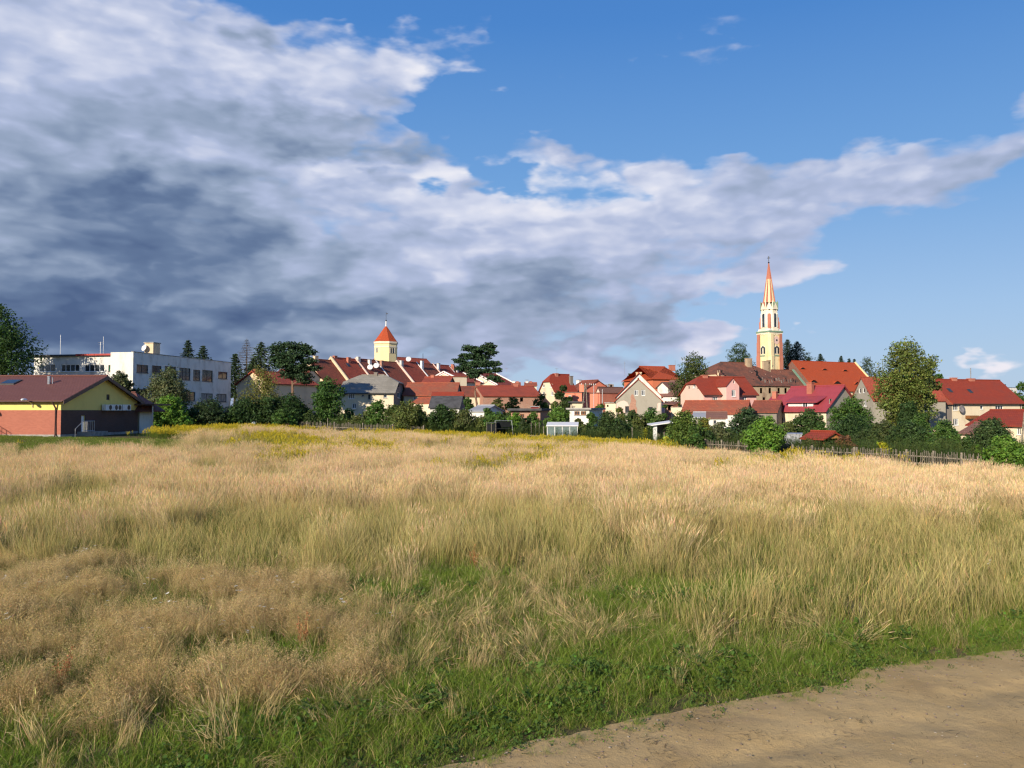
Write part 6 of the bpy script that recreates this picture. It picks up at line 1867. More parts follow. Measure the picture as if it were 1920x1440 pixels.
# blue tub, pallet of slabs
x, y = G(1172.5, 77); z = Tf(x, y)
r_ = empty('blue_barrel', (x, y, z)); tag(r_, 'blue plastic barrel lying at the field edge', 'barrel')
MB().rings([[(a_, .28 * k * math.cos(j * .6283), .3 + .28 * k * math.sin(j * .6283)) for j in range(10)] for a_, k in ((-.42, .85), (-.36, 1), (-.12, .97), (.12, 1), (.36, .97), (.42, .85))]).build('body', M['blue_plastic'], r_, True)
MB().tube([(-.13, 0, .3), (-.1, 0, .3)], .3, 10).build('hoop', M['dark_metal'], r_); MB().tube([(.1, 0, .3), (.13, 0, .3)], .3, 10).build('hoop', M['dark_metal'], r_)
x, y = G(1190, 79.5); z = Tf(x, y)
r_ = empty('slab_stack', (x, y, z)); tag(r_, 'low stack of pale paving slabs by the blue barrel', 'slabs')
for k in range(3): MB().box((-1.1 + .1 * k, -.4, .02 + .17 * k), (1.0 - .15 * k, .4, .02 + .17 * k + .16)).build('slab', M['concrete'], r_)
# corrugated lean sheet and little red roofed gazebo
x, y = G(1486, 71.5); 
g = House('metal_lean_shed', 'low pale blue metal sheet shed near the fence', G(1470.5, 72), G(1503, 71.5), 1.6, Z(814, 72), Z(814, 72), 'sheet_grey', 'sheet_grey', cat='shed', roof_on=False)
g.done(); MB().slab([(-.06, -.1, g.ze + .03), (g.L + .06, -.1, g.ze + .03), (g.L + .06, 1.7, g.ze + .1), (-.06, 1.7, g.ze + .1)], .05).build('roof', M['galvanised'], g.root)
g = H_px('garden_gazebo', 'small wooden gazebo with red roof behind the fence', (1508, 71), (1545, 69), 2.2, 821, 811, 'orange_wood', 'bright_red_tile', 'u', over=.3, verge=.25, cat='gazebo')
g.k = g.k
for u_ in (0.05, g.L - .15):
    for v_ in (.05, g.W - .15): MB().box((u_, v_, 0), (u_ + .1, v_ + .1, g.ze)).build('post', M['brown_wood'], g.root)
g.build_roof(); MB().box((.05, g.W - .12, 0), (g.L - .05, g.W - .06, g.ze - .1)).build('back_panel', M['orange_wood'], g.root)
MB().poly([(g.L + .02, 0, g.ze), (g.L + .02, g.W, g.ze), (g.L + .02, g.W / 2, g.zr)]).poly([(-.02, g.W, g.ze), (-.02, 0, g.ze), (-.02, g.W / 2, g.zr)]).build('gable_board', M['orange_wood'], g.root)
# garden swing with dark cloth
x, y = G(944, 88); z = Tf(x, y)
r_ = empty('garden_swing', (x, y, z)); tag(r_, 'garden swing frame with dark canopy under the vines', 'swing')
zt = Z(788.5, 88) - z
for s_ in (-.9, .9): MB().tube([(s_ * 1.25, -.6, 0), (s_, 0, zt), (s_ * 1.25, .6, 0)], .018, 5).build('leg', M['galvanised'], r_)
MB().tube([(-.95, 0, zt), (.95, 0, zt)], .022, 5).build('top_bar', M['galvanised'], r_)
MB().slab([(-.8, .1, zt - .08), (.8, .1, zt - .08), (.8, .32, zt - .75), (-.8, .32, zt - .75)], .03, 0, (0, -1, 0)).build('backrest', M['dark_cloth'], r_)
MB().slab([(-.8, -.35, zt - .85), (.8, -.35, zt - .85), (.8, .25, zt - .85), (-.8, .25, zt - .85)], .08).build('seat', M['dark_cloth'], r_)
g = House('mesh_coop', 'dark mesh coop left of the garden swing', G(913, 88), G(930, 87.5), 1.6, Z(795, 88), Z(795, 88), 'dark_cloth', 'tar_roof', cat='coop', roof_on=False)
for k in range(3): MB().box((g.L * k / 2 - .03, -.04, 0), (g.L * k / 2 + .03, .02, g.ze + .1)).build('post', M['grey_wood'], g.root)
g.done(); MB().box((-.05, -.05, g.ze + .102), (g.L + .05, 1.6, g.ze + .16)).build('roof', M['tar_roof'], g.root)
# bean poles and posts
for i, (px, y0, y1, d) in enumerate(((996, 792, 812, 86), (1004, 792, 814, 86), (1011, 791, 811, 86.5), (1019, 799, 815, 83.5), (614.5, 784, 806, 99), (1245, 810, 822, 76), (1249.5, 812, 822, 76), (1185, 801, 816, 80))):
    x, y = G(px, d); z = Tf(x, y)
    hh_ = Z(y0, d, px) - z
    o = MB().tube([(0, 0, -.1), (.02, 0, hh_ * .5), (0.0, .03, hh_)], [.055, .05, .045], 6)
    r_ = o.build('wooden_post', M['pale_wood'] if i > 2 else M['grey_wood']); r_.location = (x, y, z)
    tag(r_, ['left bean pole in the vegetable garden', 'middle bean pole in the vegetable garden', 'right bean pole in the vegetable garden', 'short pale post at the greenhouse corner', 'tall pale post above the left picket fence', 'left short post by the open shed', 'right short post by the open shed', 'slim pale post left of the open shed'][i], 'post')
# utility poles
def pole(name, label, legs, arm=None, r=.11, mat='pale_wood'):
    d = legs[0][4]
    x0, y0 = G(legs[0][0], d); z0 = Tf(x0, y0)
    root = empty(name, (x0, y0, z0)); tag(root, label, 'utility pole')
    for (pxb, pyb, pxt, pyt, dd_) in legs:
        bx_, by_ = G(pxb, dd_); tx0, ty0 = G(pxt, dd_, pyt)
        MB().tube([(bx_ - x0, by_ - y0, Tf(bx_, by_) - z0 - .2), (tx0 - x0, ty0 - y0, Z(pyt, dd_, pxt) - z0)], [r, r * .75], 7).build('pole', M[mat], root)
    if arm:
        for (px, py, w_) in arm:
            ax, ay = G(px, d, py); az_ = Z(py, d, px) - z0
            MB().tube([(ax - x0 - w_, 0, az_), (ax - x0 + w_, 0, az_)], .05, 5).build('crossarm', M['grey_wood'], root)
            for s_ in (-w_ * .85, 0, w_ * .85): MB().tube([(ax - x0 + s_, 0, az_), (ax - x0 + s_, 0, az_ + .22)], .045, 6).build('insulator', M['white_paint'], root)
    return root
pole('a_frame_pole', 'wooden A frame utility pole before the coral walls', [(1086, 768, 1097, 720, 112), (1104, 765, 1098.5, 720, 112)], [(1098, 721.5, .7)], .085)
pole('wooden_pole', 'leaning wooden utility pole at the right edge', [(1911, 832, 1921, 772, 80)], None, .1)
pole('lamp_pole', 'slim pole right of the A frame pole', [(1113, 765, 1113.5, 719, 128)], [(1113, 722, .4)], .07, 'galvanised')
pole('slim_pole', 'slim grey pole left of the plastered gable', [(1129, 765, 1129.5, 730, 122)], None, .08, 'galvanised')
antenna(1171.5, 705, 678, 190, 'tall thin aerial over the brown roofs', ((.9, .25),), .04)
antenna(988, 722, 711, 180, 'little aerial above the brick barn', ((.9, .5),), .035)
antenna(950, 697, 690, 188, 'tiny aerial on the far red roof', ((.9, .4),), .035)
# white gas bottle like drum by the left fence
x, y = G(472, 101); z = Tf(x, y)
r_ = empty('white_drum', (x, y, z)); tag(r_, 'white drum leaning at the left end of the picket fence', 'drum')
MB().rings([[(.3 * k * math.cos(j * .6283) + .25 * h_, .3 * k * math.sin(j * .6283), h_) for j in range(10)] for h_, k in ((.0, .9), (.1, 1), (1.0, 1), (1.2, .7), (1.25, .3))]).build('body', M['pvc_white'], r_, True)
MB().rings([[(.32 * math.cos(j * .6283) + .25 * h_, .32 * math.sin(j * .6283), h_) for j in range(10)] for h_ in (.5, .58)]).build('band', M['galvanised'], r_, True)
# ------------------------------------------------------------------ picket fences along the far edge of the meadow
def picket_fence(label, p0, p1, n, hgt, mat, rnd, post_every=10, rail_z=(.35, .85), wdt=.055):
    v0, v1 = Vector(p0), Vector(p1)
    d = (v1 - v0); L = d.length; yaw = math.atan2(d.y, d.x)
    root = empty('picket_fence', (v0.x, v0.y, Tf(v0.x, v0.y)), yaw); tag(root, label, 'fence', 'picket fences along the meadow')
    zg = lambda s_: Tf(v0.x + d.x / L * s_, v0.y + d.y / L * s_) - Tf(v0.x, v0.y)
    shapes = []
    for k in range(5):
        hh_ = hgt * rnd.uniform(.88, 1.06); w_ = wdt * rnd.uniform(.8, 1.2)
        mb = MB()
        mb.slab([(-w_ / 2, -.012, 0), (w_ / 2, -.012, 0), (w_ / 2, -.012, hh_ - .07), (0, -.012, hh_), (-w_ / 2, -.012, hh_ - .07)], .024, 0, (0, 1, 0))
        me = mb.mesh('picket'); me.materials.append(mat); shapes.append(me)
    for k in range(n):
        if rnd.random() < .04: continue
        s_ = L * (k + .5) / n
        o = bpy.data.objects.new('picket', rnd.choice(shapes)); COL.objects.link(o)
        o.parent = root; o.location = (s_, -.05, zg(s_) + rnd.uniform(-.03, .05)); o.rotation_euler = (rnd.gauss(0, .02), rnd.gauss(0, .035), 0)
    np_ = max(2, int(n / post_every))
    for k in range(np_ + 1):
        s_ = L * k / np_
        MB().box((s_ - .06, -.02, zg(s_) - .2), (s_ + .06, .1, zg(s_) + hgt * 1.05)).build('post', M['pale_wood'], root)
    for zz in rail_z:
        mb = MB()
        for k in range(np_):
            sa, sb = L * k / np_, L * (k + 1) / np_
            mb.slab([(sa, -.035, zg(sa) + zz), (sb, -.035, zg(sb) + zz), (sb, -.005, zg(sb) + zz), (sa, -.005, zg(sa) + zz)], .08)
        mb.build('rail', M['pale_wood'], root)
    return root
rf = random.Random(11)
picket_fence('weathered picket fence left of centre before the slate house', (-34, 106.3), (-10.3, 93.3), 150, 1.4, M['grey_wood'], rf, 12)
picket_fence('low picket fence between the greenhouse and blue barrel', (1.5, 85.2), (11.5, 78.2), 70, 0.9, M['grey_wood'], rf, 12)
picket_fence('grey picket fence along the right gardens', (15.3, 75.4), (26.5, 62.1), 130, 1.2, M['grey_wood'], rf, 13)
picket_fence('grey picket fence at the right edge of the photo', (26.6, 61.9), (38.5, 47.0), 140, 1.2, M['grey_wood'], rf, 13)
# ------------------------------------------------------------------ trees and shrubs
DKG = (0.032, 0.062, 0.017); MIDG = (0.055, 0.105, 0.022); BRG = (0.095, 0.175, 0.025); OLV = (0.085, 0.105, 0.028); GRY = (0.085, 0.10, 0.045)
YEL = (0.24, 0.25, 0.03); RED = (0.14, 0.07, 0.035); PINE = (0.026, 0.052, 0.020); SPR = (0.024, 0.046, 0.024); BIR = (0.14, 0.14, 0.035)
trng = np.random.default_rng(21)
def leaf_mesh(blobs, n, size, col, mat='leaf', clump=7, spread=0.28, sink=0.35, colvar=0.22, flat=0.0, droop=0.0):
    """leaf rhombs gathered in sprigs spread through the outer part of every blob (cx,cy,cz,rx,ry,rz)"""
    B = np.array(blobs, float)
    wgt = (B[:, 3] * B[:, 4] * B[:, 5]) ** (2 / 3.0); wgt /= wgt.sum()
    nc = max(8, n // clump)
    bi = trng.choice(len(B), nc, p=wgt)
    d = trng.normal(size=(nc, 3)); d /= np.linalg.norm(d, axis=1, keepdims=True)
    r = 1.0 - sink * trng.random(nc) ** 1.3
    lump = 1 + 0.16 * np.sin(d[:, 0] * 7 + bi) * np.sin(d[:, 1] * 6 + 2 * bi) + 0.14 * np.sin(d[:, 2] * 8 + bi * 3)
    c = B[bi, :3] + d * (r * lump)[:, None] * B[bi, 3:]
    N = nc * clump
    mean_r = float(np.mean(B[:, 3:]))
    sp = np.minimum(spread * mean_r, 0.5) * (0.3 + 0.7 * trng.random((nc, 1)))
    p = np.repeat(c, clump, 0) + np.clip(trng.normal(size=(N, 3)), -1.7, 1.7) * np.repeat(sp, clump, 0) * np.array([1, 1, .7 - .4 * flat])
    if droop: p[:, 2] -= droop * trng.random(N) ** 2
    nrm = np.repeat(d, clump, 0) * .8 + trng.normal(size=(N, 3)) * .75 + np.array([0, 0, .35])
    nrm /= np.linalg.norm(nrm, axis=1, keepdims=True)
    u = np.cross(nrm, trng.normal(size=(N, 3))); u /= np.linalg.norm(u, axis=1, keepdims=True)
    v = np.cross(nrm, u)
    L = (size * (0.6 + 0.8 * trng.random(N)))[:, None]; Wd = L * .62
    V_ = np.stack([p - u * L, p + v * Wd, p + u * L, p - v * Wd], 1).reshape(-1, 3)
    cv = np.repeat(1 + colvar * 1.2 * trng.normal(size=(nc, 1)), clump, 0) * (1 + colvar * .7 * trng.normal(size=(N, 1)))
    hue = 1 + np.repeat(trng.normal(size=(nc, 3)) * [.10, .03, .10], clump, 0)
    C_ = np.clip(np.array(col)[None] * 1.35 * np.clip(cv, .45, 1.9) * hue, .004, .6)
    keep = p[:, 2] > 0.03
    F_ = np.arange(N * 4).reshape(-1, 4)
    if not keep.all():
        k4 = np.repeat(keep, 4); V_ = V_[k4]; C_ = C_[keep]; F_ = np.arange(len(V_)).reshape(-1, 4)
    return V_, F_, np.repeat(C_, 4, 0)
def limbs(blobs, top, r0, base=(0, 0), lean=0.0, start=.25, n=6):
    mb = MB()
    h = top
    k = 6
    pts = [(base[0] + lean * (i / k) + trng.normal() * .03 * h * (i > 0) * .3, base[1] + trng.normal() * .02 * h * (i > 0) * .3, h * i / k - .15 * (i == 0)) for i in range(k + 1)]
    mb.tube(pts, [r0 * (1 - .8 * i / k) for i in range(k + 1)], 7)
    order = sorted(range(len(blobs)), key=lambda i: -blobs[i][3])[:n]
    for i in order:
        b = blobs[i]
        zs = min(max(h * start, b[2] - .6 * b[5] - abs(b[0]) * .5), h * .92)
        f = zs / h * k; j = min(int(f), k - 1); a = Vector(pts[j]).lerp(Vector(pts[j + 1]), f - j)
        e = Vector(b[:3]); m_ = a.lerp(e, .5) + Vector((0, 0, -.06 * (e - a).length))
        rr = r0 * (1 - .8 * zs / h) * .6
        mb.tube([a, m_, e], [rr, rr * .6, rr * .2], 5)
    return mb
def crown_blobs(w, h, z0, n, shape='round', seed=0):
    """w,h: crown width and height (m); z0: where it starts"""
    rg = np.random.default_rng(seed)
    out_ = []
    for i in range(n):
        f = (i + .5) / n
        zf = f if shape != 'dome' else f ** .8
        if shape == 'round': rad = math.sin(math.pi * min(max(zf * .92 + .06, 0), 1)) ** .6
        elif shape == 'cone': rad = (1 - zf) ** .75 * .97 + .03
        elif shape == 'egg': rad = (1 - zf) ** .55 * min(1, .6 + zf * 2.5)
        elif shape == 'dome': rad = math.cos(zf * math.pi / 2) ** .55
        else: rad = 1 - .25 * zf
        a = i * 2.399 + rg.uniform(-.5, .5)
        br = w * .5 * (.42 + .16 * rg.random()) * (.55 + .45 * rad)
        br = br if shape != 'cone' else w * .5 * (.22 + .3 * rad)
        rr = max(w * .5 * rad - br * .8, 0) * (rg.uniform(.6, 1.05) if shape != 'cone' else 1.0)
        bz = min(br * (.75 + .3 * rg.random()), h * .4)
        z = z0 + bz * .7 + zf * max(h - 1.6 * bz, .05)
        out_.append((rr * math.cos(a), rr * math.sin(a), z, br, br, bz))
    for i in range(max(3, n // 2)):            # stray boughs that break the outline
        b = out_[rg.integers(0, len(out_))]
        a = rg.uniform(0, 6.283); e = rg.uniform(-.1, 1.1); k = rg.uniform(.3, .5)
        out_.append((b[0] + math.cos(a) * math.cos(e) * b[3] * .95, b[1] + math.sin(a) * math.cos(e) * b[3] * .95, b[2] + math.sin(e) * b[5] * .95, b[3] * k, b[3] * k, b[5] * k * 1.2))
    return out_
def plant(name, label, px, top, width, d, col, kind='shrub', cat=None, base_h=None, n=None, leaf=.14, shape='dome', nb=7, seed=None, group=None, trunk_r=None, bare=.0, mat='leaf', sink=.4, spread=.26, colvar=.22, bark='bark', droop=0.0, z_base=None):
    x, y = G(px, d, top); z = Tf(x, y) if z_base is None else z_base
    h = Z(top, d, px) - z; w_ = width / F * d
    seed = abs(int(px * 7 + d)) if seed is None else seed
    z0 = bare * h
    blobs = crown_blobs(w_ * .92, h - z0, z0, nb, shape, seed)
    root = empty(name, (x, y, z)); tag(root, label, cat or kind, group)
    area = (width * 1024 / 1920) * ((h - z0) * F / d * 1024 / 1920)
    n = n or int(np.clip(area * 5.5, 1200, 18000))
    V_, F_, C_ = leaf_mesh(blobs, n, leaf, col, mat, sink=sink, spread=spread, colvar=colvar, droop=droop)
    link('crown', np_mesh('crown', V_, F_, C_, M[mat]), root)
    limbs(blobs, z0 + (h - z0) * .72, trunk_r or max(.04, h * .02), start=.18).build('trunk', M[bark], root)
    return root
def conifer(label, px, top, width, d, col=SPR, name='spruce_tree', bare_tree=False, seed=0, base_frac=.06, dens=1.0):
    x, y = G(px, d, top); z = Tf(x, y); h = Z(top, d, px) - z; R0 = width / F * d * .5
    # width is that of the part in view; the tree widens below
    root = empty(name, (x, y, z)); tag(root, label, 'tree')
    rg = np.random.default_rng(seed + int(px))
    mb = MB().tube([(0, 0, -.2), (0, 0, h * .5), (0, 0, h)], [h * .018 + .05, h * .011 + .03, .02], 6)
    V_, F_, C_ = [], [], []; off = 0
    nw = int(min(h * .62, 13) / .34)
    for k in range(nw):
        f = k / nw
        zz = h - min(h * .62, 13) * (1 - f) ** 1.0 - .05
        ln = R0 * 1.5 * (1 - f) ** .9 * (1.0 + .12 * rg.normal()) + .10
        for j in range(7):
            a = j * .9 + k * 1.7 + rg.uniform(-.3, .3); l = ln * rg.uniform(.65, 1.15)
            q = int(8 + 9 * l) if not bare_tree else 5
            t_ = rg.random(q) ** .8
            dr = -.28 * l * t_ + .22 * l * t_ ** 3
            c = np.stack([np.cos(a) * l * t_, np.sin(a) * l * t_, zz + dr], -1) + rg.normal(size=(q, 3)) * .10 * np.array([1, 1, .6]) * (1 + l * .25)
            if bare_tree or k % 3 == 0: mb.tube([(0, 0, zz), (math.cos(a) * l, math.sin(a) * l, zz - .06 * l)], [.035, .012], 4)
            u = np.stack([np.cos(a) + rg.normal(size=q) * .5, np.sin(a) + rg.normal(size=q) * .5, -.35 + rg.normal(size=q) * .3], -1); u /= np.linalg.norm(u, axis=1, keepdims=True)
            s = np.cross(u, rg.normal(size=(q, 3))); s /= np.linalg.norm(s, axis=1, keepdims=True)
            L = (.26 if not bare_tree else .12) * rg.uniform(.6, 1.2, (q, 1)); W2 = L * .32
            V_.append(np.stack([c - u * L, c + s * W2, c + u * L, c - s * W2], 1).reshape(-1, 3))
            C_.append(np.repeat(np.clip(np.array(col) * (1 + .25 * rg.normal(size=(q, 1))), .004, .4), 4, 0))
            F_.append(np.arange(q * 4).reshape(-1, 4) + off); off += q * 4
    link('crown', np_mesh('crown', np.concatenate(V_), np.concatenate(F_), np.concatenate(C_), M['needle']), root)
    mb.build('trunk', M['bark'], root)
    return root
def pine(label, trunk_px, d, pads, lean_px=0, col=PINE, r0=.28, n=9000, name='pine_tree', top=None):
    """Scots pine: bare trunk and flat dark pads given in photo pixels (cx, cy, half width, half height)"""
    x, y = G(trunk_px, d, 760); z = Tf(x, y)
    root = empty(name, (x, y, z)); tag(root, label, 'tree')
    rg = np.random.default_rng(int(trunk_px))
    blobs = []
    for (cx2, cy2, rx, rz) in pads:
        X_, _ = G(cx2, d, cy2); w_ = rx / F * d
        blobs.append((X_ - x, rg.uniform(-.8, .8) * w_ * .9, Z(cy2, d, cx2) - z, w_, w_ * .85, rz / F * d))
    V_, F_, C_ = leaf_mesh([(b_[0], b_[1], b_[2], b_[3] * 1.12, b_[4] * 1.12, b_[5] * 1.1) for b_ in blobs], n, .12, col, 'needle', clump=9, spread=.2, sink=.8, colvar=.25, flat=.6)
    link('crown', np_mesh('crown', V_, F_, C_, M['needle']), root)
    ht = max(b[2] for b in blobs) * .93
    limbs(blobs, ht, r0, lean=lean_px / F * d, start=.45, n=12).build('trunk', M['pine_bark'], root)
    return root
